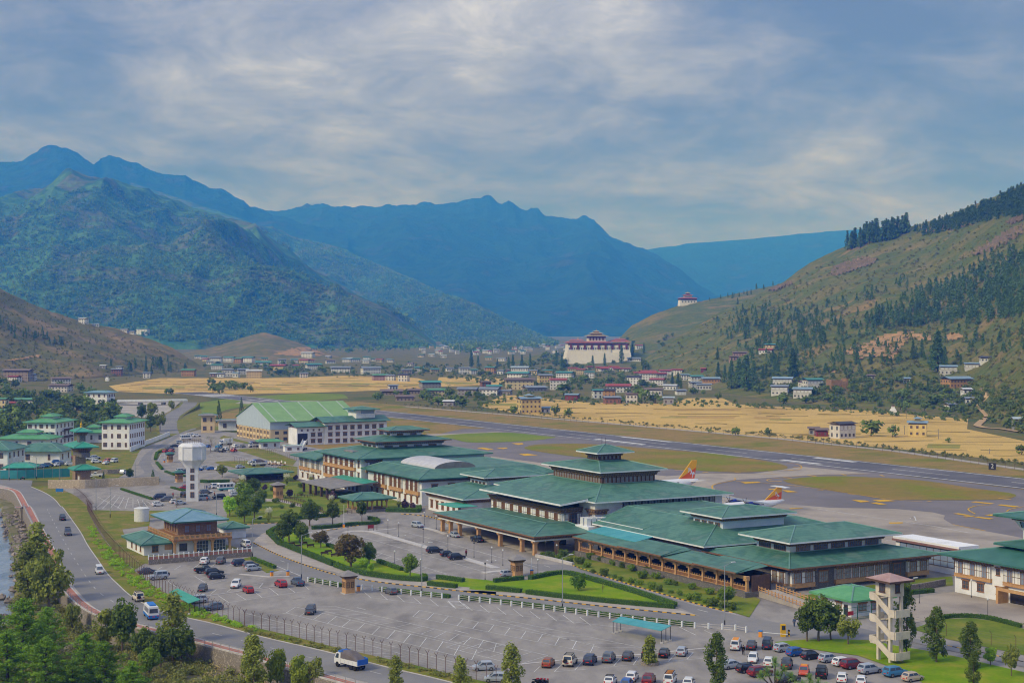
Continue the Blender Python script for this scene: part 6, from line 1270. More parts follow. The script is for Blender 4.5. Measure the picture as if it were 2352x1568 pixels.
# ------------------------------------------------------------------ aircraft
M_pl = mat('aircraft_white', S(232,234,238), S(222,226,232),.3,.35); M_py = mat('fin_yellow', S(244,180,36), rough=.4); M_po = mat('fin_orange', S(226,96,38), rough=.4); M_pb = mat('nacelle_blue', S(36,58,150), rough=.4)
def fuselage(b, prof, n=14, m=0):       # prof: x, r, zc
    k = len(b.V)
    for x, r, zc in prof:
        for i in range(n): t_ = 2 * PI * i / n; b.V.append((x, r * math.sin(t_), zc + r * math.cos(t_)))
    for j in range(len(prof) - 1):
        for i in range(n): i2 = (i + 1) % n; b.F.append((k + j * n + i, k + j * n + i2, k + (j + 1) * n + i2, k + (j + 1) * n + i)); b.M.append(m)
def fin(o, pts, z_of, th, split=.45):
    """vertical fin: yellow above, orange below a diagonal, with a white dragon on both sides"""
    b0, b1, t1, t0 = pts        # leading base, trailing base, trailing tip, leading tip: (x, z)
    L = lambda p, q, t_: (p[0] + (q[0] - p[0]) * t_, p[1] + (q[1] - p[1]) * t_)
    mid = L(b1, t1,.62)
    for nm, poly_, m in (('fin_upper', [b0, mid, t1, t0], M_py),('fin_lower', [L(b0, b1,.02), b1, mid], M_po)):
        b = MB(); n = len(poly_); b.V = [(x, -th, z) for x, z in poly_] + [(x, th, z) for x, z in poly_]; b.F = [tuple(range(n)), tuple(range(2 * n - 1, n - 1,-1))] + [(i, n + i, n + (i + 1) % n, (i + 1) % n) for i in range(n)]; b.M = [0] * len(b.F); b.build(nm, m, o)
    # winding white dragon emblem
    for s_ in (-1,1):
        b = MB(); cen = L(L(b0, b1,.62), L(t0, t1,.55),.42); sc__ = abs(t1[1] - b1[1]) * .36; N = 26
        for i in range(N - 1):
            def pt(i):
                t_ = i / (N - 1); return (cen[0] + sc__ * (-1.0 + 1.9 * t_ ** .9) * .62 + .12 * sc__ * math.sin(t_ * 13), cen[1] + sc__ * (-.75 + 1.6 * t_) * .85 + .3 * sc__ * math.sin(t_ * 11 + 1),(.11 + .08 * math.sin(t_ * PI) + .05 * math.sin(t_ * 31)) * sc__)
            x0, z0, w0 = pt(i); x1, z1, w1 = pt(i + 1); y = s_ * (th + .012)
            f_ = [(x0, y, z0 - w0),(x1, y, z1 - w1),(x1, y, z1 + w1),(x0, y, z0 + w0)]; b.face(f_ if s_ < 0 else f_[::-1])
            if i % 5 == 2:
                f_ = [(x0 - .05 * sc__, y, z0 - w0),(x0 + .12 * sc__, y, z0 - w0),(x0 + .2 * sc__, y, z0 - w0 - .26 * sc__),(x0 + .05 * sc__, y, z0 - w0 - .22 * sc__)]; b.face(f_ if s_ > 0 else f_[::-1])
        b.build('dragon_emblem', M_pl, o)
jb = toBA(G(1603,1104,4.5)); jet = thing('jet_airliner', BA(*jb), AB + PI, 'white jet airliner behind the hall with a yellow and orange dragon tail', 'aeroplane')
b = MB(); fuselage(b, [(0,.25,5.0),(1.2,.7,4.75),(4,1.35,4.2),(8,1.95,3.7),(11,2.0,3.6),(28,2.0,3.6),(30.5,1.75,3.45),(32.6,1.1,3.15),(33.6,.3,2.95)],18); b.build('fuselage', M_pl, jet, smooth=True)
fin(jet, [(8.2,5.4),(1.6,5.2),(.4,11.7),(2.5,11.7)], None, .14)
for s_ in (-1,1):
    MB().hexa([(1.2, s_ * .6,4.7),(4.2, s_ * .6,4.5),(2.2, s_ * 6.2,5.2),(.8, s_ * 6.2,5.2)],[(1.2, s_ * .6,4.9),(4.2, s_ * .6,4.75),(2.2, s_ * 6.2,5.3),(.8, s_ * 6.2,5.3)]).build('tailplane', M_pl, jet)
    MB().hexa([(13, s_ * 1.5,2.6),(20, s_ * 1.5,2.5),(12.6, s_ * 17,4.0),(11, s_ * 17,4.0)],[(13, s_ * 1.5,2.9),(20, s_ * 1.5,3.1),(12.6, s_ * 17,4.15),(11, s_ * 17,4.15)]).build('wing', M_pl, jet)
    e = MB(); fuselage(e, [(0,.6,0),(.6,.95,0),(2.2,1.1,0),(3.4,1.05,0),(3.6,.9,0)],12); e.build('engine', M_pb, jet, loc=(17.5, s_ * 5.7,1.7), smooth=True)
    MB().tube((14.5, s_ * 3.8 - .3,.55),(14.5, s_ * 3.8 + .3,.55),.55,.55,12).tube((14.5, s_ * 3.8,.6),(14.5, s_ * 3.8,2.6),.12,.12).build('main_gear', M_tyre, jet)
    MB().box(9.2,10.1, s_ * 2.0 - .02, s_ * 2.0 + .02,2.9,4.8).build('door', M_steel, jet); 
    MB().box(12,29, s_ * 2.0 - .01, s_ * 2.0 + .012,4.05,4.3).build('window_row', M_cglass, jet)
MB().tube((29,-.2,.4),(29,.2,.4),.4,.4,12).tube((29,0,.4),(29,0,2.2),.1,.1).build('nose_gear', M_tyre, jet)
jb = toBA(G(1801,1151,2.9)); tp_ = thing('turboprop_airliner', BA(*jb), AB + PI, 'white twin-propeller airliner with blue engines and a yellow dragon tail on the apron', 'aeroplane')
b = MB(); fuselage(b, [(0,.2,3.3),(1.0,.55,3.15),(5,1.1,2.6),(8,1.4,2.35),(22,1.43,2.3),(24.5,1.3,2.2),(26.4,.75,1.95),(27.1,.2,1.8)],16); b.build('fuselage', M_pl, tp_, smooth=True)
fin(tp_, [(7.8,3.6),(1.2,3.6),(.9,7.6),(2.6,7.6)], None, .12)
MB().hexa([(.6,-3.65,7.45),(2.4,-3.65,7.45),(2.9,0,7.5),(.6,0,7.5)],[(.6,-3.65,7.6),(2.4,-3.65,7.6),(2.9,0,7.7),(.6,0,7.7)]).build('tailplane', M_pl, tp_); MB().hexa([(.6,0.01,7.5),(2.9,0.01,7.5),(2.4,3.65,7.45),(.6,3.65,7.45)],[(.6,.01,7.7),(2.9,.01,7.7),(2.4,3.65,7.6),(.6,3.65,7.6)]).build('tailplane', M_pl, tp_)
for s_ in (-1,1):
    MB().hexa([(13.2,0,3.75),(15.8,0,3.75),(15.2, s_ * 13.5,4.0),(13.8, s_ * 13.5,4.0)],[(13.2,0,4.1),(15.8,0,4.1),(15.2, s_ * 13.5,4.15),(13.8, s_ * 13.5,4.15)]).build('wing', M_steel, tp_)
    e = MB(); fuselage(e, [(-.5,.15,0),(.6,.5,0),(3,.62,0),(4.6,.5,0),(5.2,.2,0)],12); e.build('engine', M_pb, tp_, loc=(12.8, s_ * 4.05,3.55), smooth=True)
    pr = thing('propeller', (18.1, s_ * 4.05,3.55)); pr.parent = tp_
    b = MB(); b.tube((-.2,0,0),(.35,0,0),.2,.05,8)
    for i in range(6): q_ = PI / 3 * i + .3; d_ = Vector((0, math.cos(q_), math.sin(q_))); n_ = Vector((0,-d_.z, d_.y)) * .14; b.face([d_ * .2 - n_, d_ * 1.95 - n_ * .7, d_ * 1.95 + n_ * .7, d_ * .2 + n_])
    pr.name = 'propeller_spare'; bpy.data.objects.remove(pr); b.build('propeller', M_black, tp_, loc=(18.1, s_ * 4.05,3.55))
    MB().tube((13.5, s_ * 2.0 - .2,.45),(13.5, s_ * 2.0 + .2,.45),.45,.45,12).tube((13.5, s_ * 1.9,.5),(13.5, s_ * 1.2,1.4),.1,.1).build('main_gear', M_tyre, tp_); MB().box(9,23, s_ * 1.42 - .01, s_ * 1.42 + .03,2.55,2.8).build('window_row', M_cglass, tp_)
MB().hexa([(10,-1.46,1.2),(18,-1.46,1.2),(18,1.46,1.2),(10,1.46,1.2)],[(12,-1.2,1.0),(16,-1.2,1.0),(16,1.2,1.0),(12,1.2,1.0)][::1]).build('belly_fairing', M_pb, tp_)
MB().tube((24,-.15,.35),(24,.15,.35),.35,.35,12).tube((24,0,.4),(24,0,1.4),.08,.08).build('nose_gear', M_tyre, tp_)
# ------------------------------------------------------------------ vegetation
def leafmat(n, c1, c2, rnd=.18, tr=.3, sc_=1.6):
    c1 = tuple(min(235, v * 1.27 + 4) for v in c1); c2 = tuple(min(235, v * 1.27 + 4) for v in c2)
    return mat(n, S(*c1),[S(*c2)], sc_, .75, trans=tr, rnd=rnd, s2=5, amt=.28, spec=.1, lo=.3, hi=.7)
L_green = leafmat('leaf_green', (82,108,36),(114,132,50)); L_dark = leafmat('leaf_dark', (68,86,38),(94,108,50)); L_bright = leafmat('leaf_bright', (118,152,40),(140,168,58))
L_olive = leafmat('leaf_olive', (98,110,48),(132,136,66)); L_pine = leafmat('pine_needle', (76,108,30),(114,140,48)); L_con = leafmat('conifer_needle', (66,90,50),(92,114,64)); L_yel = leafmat('leaf_yellow', (142,150,58),(116,132,52))
L_pur = leafmat('leaf_purple', (70,56,62),(98,76,80)); L_red = leafmat('leaf_russet', (92,92,52),(112,92,58)); L_hedge = leafmat('hedge_leaf', (66,94,26),(90,116,38)); L_scrub = leafmat('scrub_leaf', (90,100,48),(122,118,68),.2,.2,.3); L_farb = leafmat('far_leaf', (80,100,46),(108,122,60),.25,.2,.5)
L_plume = leafmat('pampas_plume', (222,208,178),(206,186,152),.1); L_dry = leafmat('dry_grass', (176,160,118),(142,136,88),.1)
M_bark = mat('bark', S(104,90,76), S(128,114,98),3,.9,.5,8); M_barkd = mat('dark_bark', S(78,66,56), S(98,84,72),3,.9,.5,8)
def leaves(cen, rad, per, size, rng, flat=1.0, asp=.7, shell=.55):
    """leaf quads in clumps: returns V (4n,3), F (n,4)"""
    cen = np.asarray(cen, float); n = len(cen) * per; c = np.repeat(cen, per, 0); r = np.repeat(np.asarray(rad, float), per)
    d = rng.normal(size=(n, 3)); d /= np.linalg.norm(d, axis=1)[:, None] + 1e-9; rr = shell + (1 - shell) * rng.random(n) ** .6
    p = c + d * (r * rr)[:, None] * np.array([1,1, flat])
    nrm = d + rng.normal(size=(n, 3)) * .6 + np.array([0,0,.35]); nrm /= np.linalg.norm(nrm, axis=1)[:, None]
    t_ = np.cross(nrm, rng.normal(size=(n, 3))); t_ /= np.linalg.norm(t_, axis=1)[:, None] + 1e-9; b_ = np.cross(nrm, t_)
    s = size * (.6 + .8 * rng.random(n))[:, None]
    V = np.stack([p - t_ * s - b_ * s * asp * .3, p - b_ * s * asp, p + t_ * s + b_ * s * asp * .2, p + b_ * s * asp],1).reshape(-1,3)
    return V, np.arange(n * 4).reshape(n, 4)
def limbs(mb, base, h, cen, r0, rng, bend=.2):
    top = Vector(base) + Vector((rng.normal() * bend, rng.normal() * bend, h)); prev = Vector(base); K = 5
    for i in range(1, K + 1):
        q = Vector(base).lerp(top, i / K) + Vector((rng.normal() * bend * .3, rng.normal() * bend * .3,0)); mb.tube(prev, q, r0 * (1 - .75 * (i - 1) / K), r0 * (1 - .75 * i / K),7, cap=False); prev = q
    for c in cen:
        c = Vector(c); t_ = min(.92, max(.25,(c.z - base[2]) / h * .72)); s = Vector(base).lerp(top, t_); mb.tube(s, c, r0 * .28 * (1.1 - t_), r0 * .06,5, cap=False)
PROTO = {}
def proto(kind, i):
    k = (kind, i)
    if k in PROTO: return PROTO[k]
    rng = np.random.default_rng(hash(kind) % 1000 + 17 * i if False else sum(map(ord, kind)) + 31 * i); mb = MB(); m = L_green; bm = M_bark; H = 1.0
    if kind in ('broad', 'olive', 'bright', 'russet', 'yellow', 'darkb'):
        H = 8.0; N = 34; u = rng.normal(size=(N, 3)); u /= np.linalg.norm(u, axis=1)[:, None]; rr = .45 + .5 * rng.random(N)
        cen = u * rr[:, None] * np.array([2.7,2.7,2.8]) + np.array([0,0,4.9]); cen[:, 2] = np.maximum(cen[:, 2],1.9); V, F = leaves(cen, .75 + .5 * rng.random(N),75,.25, rng)
        limbs(mb, (0,0,0),6.0, cen[:14],.24, rng); m = {'broad': L_green, 'olive': L_olive, 'bright': L_bright, 'russet': L_red, 'yellow': L_yel, 'darkb': L_dark}[kind]
    elif kind in ('poplar', 'willow'):
        H = 12.0; cen = []; N = 46
        for j in range(N):
            t_ = (j + rng.random()) / N; z = 1.6 + 10 * t_; r = (1.9 if kind == 'poplar' else 2.3) * (math.sin(PI * min(1,.18 + .8 * t_)) ** .8) * (.35 + .75 * rng.random()); a = rng.random() * 6.3; cen.append((r * math.cos(a), r * math.sin(a), z))
        V, F = leaves(cen, .55 + .5 * rng.random(N),70,.22, rng, 1.3); limbs(mb, (0,0,0),11, cen[::3],.2, rng, .15); m = L_olive if kind == 'poplar' else L_dark
    elif kind == 'pine':
        H = 14.0; cen = []; rad = []; bm = M_barkd
        limbs(mb, (0,0,0),13.5,[],.28, rng, .25)
        for lv in range(12):
            z = 2.0 + lv * .95; q0 = lv / 12; L = 3.3 * (1 - q0 ** 2.1) * (.85 + .3 * rng.random()) + .5; nb = 6 if lv < 9 else 5
            for q in range(nb):
                a = q / nb * 6.283 + lv * .8 + rng.normal() * .3; l = L * (.5 + .65 * rng.random()); up = .3 + .25 * q0; e = Vector((l * math.cos(a), l * math.sin(a), z + l * up)); mb.tube((0,0, z - .2), e, .07,.02,4, cap=False)
                for s_ in np.linspace(.4,1, max(2, int(l / .75))): cen.append((e.x * s_ + rng.normal() * .15, e.y * s_ + rng.normal() * .15, z + l * up * s_ + .15 + rng.normal() * .12)); rad.append(.5 + .28 * rng.random())
        cen += [(0,0,13.6),(.4,.2,13.1),(-.3,.3,13.2)]; rad += [.5,.5,.5]; V, F = leaves(cen, rad, 40,.2, rng, .75,.45,.35); m = L_pine
    elif kind == 'conifer':
        H = 12.0; cen = []; rad = []; bm = M_barkd; mb.tube((0,0,0),(0,0,11.5),.25,.04,6)
        for lv in range(17):
            z = 1.0 + lv * .65; L = (1 - lv / 17.5) * 2.5 + .15
            for q in range(7 if lv < 12 else 4): a = q * .9 + lv * 1.3 + rng.normal() * .2; l = L * (.55 + .5 * rng.random()); cen.append((l * math.cos(a), l * math.sin(a), z - l * .12)); rad.append(.3 + .28 * (1 - lv / 17))
        V, F = leaves(cen, rad, 22,.24, rng, .7,.6,.3); m = L_con
    elif kind == 'cypress':
        H = 20.0; cen = []; rad = []; bm = M_barkd; mb.tube((0,0,0),(0,0,19),.4,.06,6)
        for lv in range(26):
            z = 1.5 + lv * .7; L = 3.1 * (1 - (lv / 27) ** 1.6) * (.75 + .4 * rng.random())
            for q in range(5): a = q * 1.26 + lv * 1.1 + rng.normal() * .3; l = L * (.35 + .65 * rng.random()); cen.append((l * math.cos(a), l * math.sin(a), z)); rad.append(.75)
        V, F = leaves(cen, rad, 10,.5, rng, .8,.6,.35); m = L_con
    elif kind in ('fconifer',):
        H = 14.0; cen = []; rad = []; bm = M_barkd; mb.tube((0,0,0),(0,0,13),.3,.05,5)
        for lv in range(10):
            z = 1.6 + lv * 1.2; L = (1 - lv / 10.5) * 2.8
            for q in range(4): a = q * 1.57 + lv * 1.1 + rng.normal() * .3; l = L * (.4 + .6 * rng.random()); cen.append((l * math.cos(a), l * math.sin(a), z)); rad.append(.8 * (1.2 - lv / 11))
        V, F = leaves(cen, rad, 5,.75, rng, .7,.7,.2); m = L_con
    elif kind in ('fbroad', 'fbroad2'):
        H = 7.0; N = 16; u = rng.normal(size=(N, 3)); u /= np.linalg.norm(u, axis=1)[:, None]; cen = u * (.4 + .55 * rng.random(N))[:, None] * np.array([2.9,2.9,2.5]) + np.array([0,0,3.8]); cen[:, 2] = np.maximum(cen[:, 2],1.2)
        V, F = leaves(cen, .9 + .5 * rng.random(N),14,.6, rng); mb.tube((0,0,0),(0,0,4),.22,.1,5); m = L_farb if kind == 'fbroad' else L_dark
    elif kind in ('shrub', 'pshrub', 'dshrub', 'roundshrub', 'pottedconifer'):
        H = 2.0; N = 14; u = rng.normal(size=(N, 3)); u /= np.linalg.norm(u, axis=1)[:, None]; cen = u * (.3 + .6 * rng.random(N))[:, None] * np.array([.9,.9,.75]) + np.array([0,0,1.0]); cen[:, 2] = np.maximum(cen[:, 2],.25)
        if kind == 'pshrub': cen *= np.array([.5,.5,1.0])
        if kind == 'pottedconifer': cen = [(rng.normal() * .16 * (2.1 - z), rng.normal() * .16 * (2.1 - z), z) for z in np.linspace(.3,1.9,22)]
        V, F = leaves(cen, np.full(len(cen),.42 if kind != 'pshrub' else .34),60,.12, rng); mb.tube((0,0,0),(0,0,1),.06,.03,5); m = {'shrub': L_green, 'pshrub': L_pur, 'dshrub': L_dark, 'roundshrub': L_hedge, 'pottedconifer': L_olive}[kind]
    elif kind == 'bare':
        H = 8.0; rngc = rng.normal(size=(40,3)) * np.array([1.6,1.6,1.2]) + np.array([0,0,6]); limbs(mb, (0,0,0),6.5, rngc, .2, rng, .4); V, F = leaves(rngc[:14], np.full(14,.6),14,.12, rng); m = L_olive
    me = npmesh('crown', V, F, m); tr = mb.mesh('trunk', bm, True); PROTO[k] = (me, tr, H); return PROTO[k]
NV = {'broad': 4, 'olive': 3, 'darkb': 3, 'pine': 4, 'poplar': 4, 'willow': 3, 'conifer': 3, 'cypress': 3, 'fconifer': 4, 'fbroad': 5, 'fbroad2': 3}
TN = {'pine': 'pine_tree', 'conifer': 'conifer_tree', 'cypress': 'cypress_tree', 'fconifer': 'conifer_tree', 'willow': 'willow_tree', 'poplar': 'poplar_tree', 'shrub': 'garden_shrub', 'pshrub': 'purple_shrub', 'dshrub': 'garden_shrub', 'roundshrub': 'round_shrub', 'pottedconifer': 'potted_conifer'}
def tree(p, h, kind, label, group=None, wide=1.0, sink=.1):
    me, tr, H = proto(kind, R.randrange(NV.get(kind, 2))); s = h / H
    o = thing(TN.get(kind, 'leafy_tree'),(p[0], p[1], p[2] - sink), R.uniform(0,6.28), label, 'shrub' if 'shrub' in kind else 'tree', group, (s * wide, s * wide, s))
    add('crown', me, o); add('trunk', tr, o); return o
# foreground trees on the river bank (their feet are below the road)
FG = [(2,330,830,17, 'poplar', 1.15, 'tall poplar rising beside the water, highest of the bank'),(2,250,900,14, 'poplar', 1.3, 'broad poplar left of the tallest bank poplar'),(2,430,1000,15, 'olive', .8, 'leafy tree between the water and the brick footway'),(2,640,1130,6.4, 'olive', .8, 'smaller leafy tree just below the footway bend'),
      (2,210,1440,12.8, 'pine', 1.35, 'large green pine at the lower left, second from the edge'),(2,-40,1350,8.5, 'pine', 1.5, 'pine cut by the left picture edge'),(2,420,1340,9.5, 'pine', 1.4, 'dark pine in front of the tall poplars'),(2,70,1650,10.3, 'pine', 1.5, 'bushy pine in the lower left corner'),(2,400,1720,10.4, 'pine', 1.5, 'pine at the bottom edge right of the corner'),(2,640,1720,6.8, 'pine', 1.6, 'low pine at the bottom edge, middle of three'),(2,930,1690,9.4, 'pine', 1.5, 'bright green pine below the minibus, at the bottom edge'),(2,760,1600,9.3, 'pine', 1.4, 'pine leaning behind the bright one'),(2,1180,1760,7.2, 'pine', 1.6, 'rounded pine at the bottom, right of the bright one'),
      (2,1090,1330,10.6, 'darkb', .8, 'dark leafy tree left of the minibus'),(2,960,1320,9.4, 'olive', .8, 'leafy tree left of the dark one by the minibus'),(2,1270,1390,6.6, 'darkb', .9, 'dark leafy tree hiding the road under the minibus'),(2,1540,1390,12.6, 'poplar', 1.15, 'tall leafy tree right of the minibus'),(2,1430,1430,7, 'darkb', 1, 'dense dark tree at the foot of the tall one'),(2,1620,1450,8, 'darkb', 1, 'low dark tree against the stone wall'),(2,1330,1520,5.4, 'broad', 1, 'low green tree below the dark trees'),
      (2,2230,1680,9.8, 'poplar', 1.1, 'poplar in front of the road left of the lorry'),(4,130,1720,10.8, 'poplar', 1.0, 'tall poplar overlapping the footway left of the lorry'),(4,520,1700,7.5, 'yellow', .7, 'thin yellowish sapling below the lorry'),(4,690,1700,7, 'olive', .6, 'thin sapling right under the lorry'),(4,330,1680,8, 'yellow', .6, 'yellow-green sapling left of the lorry'),
      (4,1390,1760,7.4, 'poplar', 1.0, 'poplar at the bottom edge right of the lorry'),(4,1960,1750,7.3, 'poplar', 1.05, 'poplar at the bottom edge near the last fence posts'),(6,280,1760,9.2, 'poplar', 1.05, 'tall poplar before the empty car park at the bottom edge'),(6,2105,1640,9.2, 'willow', 1.05, 'dark drooping willow in front of the lower car rows')]
for k, x, y, h, kind, w, lab in FG:
    p = GC(k, x, y, BZ) if (k == 2 or x < 1000) and k != 6 else GC(k, x, y, 0); tree(p, h, kind, lab, 'trees along the river road', w)
# garden and forecourt trees
for k, x, y, h, kind, w, lab in ((3,40,1375,6.5, 'broad', 1.1, 'bright green tree left of the garden, nearest the lamp'),(3,130,1340,7.5, 'darkb', 1, 'dark round tree beside the garden path'),(3,195,1235,6, 'darkb', 1, 'dark tree right of the gateway lodge path'),(3,30,1300,7, 'broad', 1.1, 'green tree behind the blue-roofed house'),(3,450,1545,8.5, 'darkb', .9, 'tall dark tree in the hedge garden'),(3,395,1565,6.5, 'darkb', 1, 'left dark tree of the hedge garden group'),(3,545,1555,6, 'darkb', .8, 'right dark tree of the hedge garden group'),(3,640,1400,7.5, 'darkb', 1.1, 'open-crowned tree between garden and hedge'),(3,600,1330,5, 'broad', 1, 'green tree left of the wooden path'),
    (3,850,1385,6.5, 'darkb', .85, 'upright tree left of the raised barrier'),(3,1120,1350,6, 'darkb', .8, 'upright tree right of the raised barrier'),(4,718,365,5.2, 'russet', 1.1, 'small russet tree beside the stall lines'),(4,985,545,8.2, 'russet', 1.25, 'broad russet tree on the hedge lawn'),(4,1150,520,5.8, 'darkb', 1, 'green tree right of the broad russet one'),(4,1515,628,5.6, 'broad', .9, 'rounded tree at the tip of the hedge lawn'),(4,560,340,5.6, 'darkb', .9, 'dark tree behind the tall street lamp'),
    (1,1195,1225,4.5, 'darkb', 1, 'rounded tree by the upper road bend'),(1,1405,1225,4.2, 'conifer', 1.1, 'small conifer at the end of the upper hedge'),(1,950,1225,3.5, 'conifer', .9, 'little conifer beside the gateway hedge'),(1,2040,1200,5.2, 'olive', 1, 'loose tree beside the far car rows'),(1,2240,1450,7.5, 'broad', 1.1, 'green tree right of the minibus car park'),(1,2110,1560,6.5, 'bright', 1, 'yellow-green tree right of the water tower'),(1,2330,1380,6.5, 'darkb', 1.1, 'dark tree by the garden corner'),(1,2010,700,14, 'conifer', .7, 'tall dark conifer left of the hangar'),(1,2218,610,11, 'conifer', .75, 'conifer against the hangar gable'),
    (1,1470,770,11, 'olive', .8, 'leafy tree right of the square apartment block'),(1,1385,780,10, 'darkb', .9, 'dark tree behind the square apartment block'),(1,1395,665,11, 'olive', .9, 'tall loose tree by the river gravel'),(1,1300,690,11, 'darkb', .8, 'narrow tree behind the apartment roof'),(1,1575,595,8, 'olive', .8, 'small tree on the bridge road verge'),
    (15,1300,590,7.5, 'bare', 1, 'left bare tree in front of the white box lorry'),(15,1730,590,7.5, 'bare', 1, 'right bare tree in front of the white box lorry'),(14,720,605,4.5, 'bare', 1.1, 'bare shrub tree left of the water tower'),
    (8,350,1200,6.5, 'darkb', 1, 'left dark tree of the clump before the gate house'),(8,450,1198,8.6, 'darkb', 1, 'tallest dark tree of the clump before the gate house'),(8,560,1185,7.2, 'darkb', .9, 'right dark tree of the clump before the gate house'),(8,715,1225,5.6, 'olive', 1, 'grey-green tree right of the dark clump'),(8,1235,1310,13, 'willow', .7, 'slender dark tree behind the stair tower'),(8,1500,1385,9.5, 'willow', 1.1, 'large drooping willow on the lawn'),(8,1800,1435,7.8, 'willow', 1.2, 'smaller willow on the lawn to the right'),(8,1830,1620,6, 'willow', .9, 'willow cut by the lower edge of the lawn'),(8,1985,1415,3.4, 'bright', 1, 'small yellow-green tree on the lawn'),(8,2170,1510,5.8, 'olive', .7, 'slim tree at the right lawn edge'),
    (6,880,745,4.2, 'roundshrub', .9, 'clipped round shrub on the triangular lawn'),(6,1095,768,2.4, 'bare', 1, 'small bare shrub on the triangular lawn'),(4,1100,585,3.6, 'bright', 1.0, 'bright lime shrub under the russet tree'),(4,1165,590,2.6, 'bright', .9, 'second lime shrub beside the first'),(11,1560,490,4.4, 'pottedconifer', .95, 'cone-shaped conifer in the white stone ring'),(6,2200,880,4.2, 'broad', 1.2, 'green bush tree at the foot of the street lamp')):
    tree(GC(k, x, y), h, kind, lab, None, w)
MB().lathe([(1.6,0),(1.6,.55),(1.4,.55),(1.4,.4)],16).build('planter_ring', M_stone, loc=GC(11,1560,490), label='white stone ring planter around the cone-shaped conifer', cat='planter')
for i, (k, x, y, h) in enumerate(((3,225,1080,3.2),(3,460,1142,4),(3,845,1190,5),(3,1515,1250,4.2),(3,1585,1250,3.2),(3,85,1045,3.0),(3,350,990,3.2),(3,510,985,3))):
    tree(GC(k, x, y), h, 'pshrub', f'{ORD[i]} dark purple upright shrub of the garden', 'purple shrubs in the garden', 1.0)
# pampas grass clumps
def pampas(p, h, label):
    rng = np.random.default_rng(R.randrange(999)); o = thing('pampas_grass', p, R.uniform(0,6), label, 'plant', 'pampas grass clumps', h / 3)
    n = 260; a = rng.random(n) * 6.283; l = 1.2 + rng.random(n) * 1.0; lean = .3 + rng.random(n) * .9; V = []
    for q in range(n):
        d = np.array([math.cos(a[q]), math.sin(a[q]),0]); s = np.array([-d[1], d[0],0]) * .05; m_ = d * lean[q] * .5 + [0,0, l[q]]; e = d * lean[q] * 1.1 + [0,0, l[q] * .75]; V += [-s, s, m_ + s, m_ - s, m_ - s, m_ + s, e + s * .3, e - s * .3]
    V = np.array(V); add('blades', npmesh('blades', V, np.arange(len(V)).reshape(-1,4), L_olive), o)
    cen = [(math.cos(q * .7) * (.25 + .6 * rng.random()), math.sin(q * .7) * (.25 + .6 * rng.random()),2.3 + .6 * rng.random()) for q in range(26)]; V, F = leaves(cen, np.full(26,.2),26,.09, rng, 2.6,.4); add('plumes', npmesh('plumes', V, F, L_plume), o)
for i, (k, x, y, h) in enumerate(((3,30,1045,4),(3,430,1025,4),(3,838,1225,3.6),(3,262,1368,4.2),(3,1460,1235,3),(3,650,1000,3),(1,2220,1285,4))): pampas(GC(k, x, y), h, f'{ORD[i]} cream-plumed pampas grass clump in the garden')
# spiky palm at the lower edge
def yucca(p, h, label):
    o = thing('spiky_palm', p, 0, label, 'tree'); rng = np.random.default_rng(5); mb = MB(); tips = [Vector((0,0, h)), Vector((1.4,.3, h * .7)), Vector((-1.3,-.2, h * .66)), Vector((.3,-.4, h * .55)), Vector((2.6,.2, h * .45)), Vector((-2.2,0, h * .5))]
    for t_ in tips: mb.tube((0,0,0), t_, .16,.1,6)
    mb.build('trunk', M_barkd, o); V = []
    for t_ in tips:
        for q in range(150):
            a = rng.random() * 6.283; e = rng.random() * 2.2 - .8; d = np.array([math.cos(a) * math.cos(e), math.sin(a) * math.cos(e), math.sin(e)]); s = np.cross(d, [0,0,1]); s = s / (np.linalg.norm(s) + 1e-6) * .05; c = np.array(t_); V += [c - s, c + s, c + d * 1.1 + s * .2 + [0,0,-.1], c + d * 1.1 - s * .2 + [0,0,-.1]]
    V = np.array(V); add('leaf_tufts', npmesh('leaf_tufts', V, np.arange(len(V)).reshape(-1,4), leafmat('yucca_leaf', (92,122,58),(128,150,84))), o)
yucca(GC(12,745,800),4.4, 'spiky palm with several leaf tufts at the lower edge'); yucca(GC(12,1110,860),2.6, 'smaller spiky palm right of the first')
# hedges
def hedge(k, pts, w, h, label, n=0):
    P = GL(k, pts); P = smoothline(P, n) if n else P; P = resample(P, .5) + [P[-1]]; o0 = P[0]; rel = [p - o0 for p in P]
    o = thing('clipped_hedge', o0,0, label, 'hedge'); mb = MB(); wall_strip(mb, rel, w - .12,0, h - .06); mb.build('core', mat('hedge_core', S(50,78,32), S(66,94,40),2,.95), o)
    rng = np.random.default_rng(len(P)); cen = []; 
    for i, p in enumerate(rel[:-1]):
        d = rel[i + 1] - p; d.normalize(); q = Vector((-d.y, d.x, 0))
        for _ in range(26):
            f_ = rng.random(); e = rng.random(); c = p + d * (.5 * f_)
            if e < .45: c = c + q * ((rng.random() - .5) * w) + Vector((0,0, h))
            else: c = c + q * (w / 2 * (1 if e < .72 else -1)) + Vector((0,0, rng.random() * h))
            cen.append(tuple(c))
    V, F = leaves(cen, np.full(len(cen),.09),1,.12, rng); add('leaves', npmesh('leaves', V, F, L_hedge), o, kind='stuff'); return o
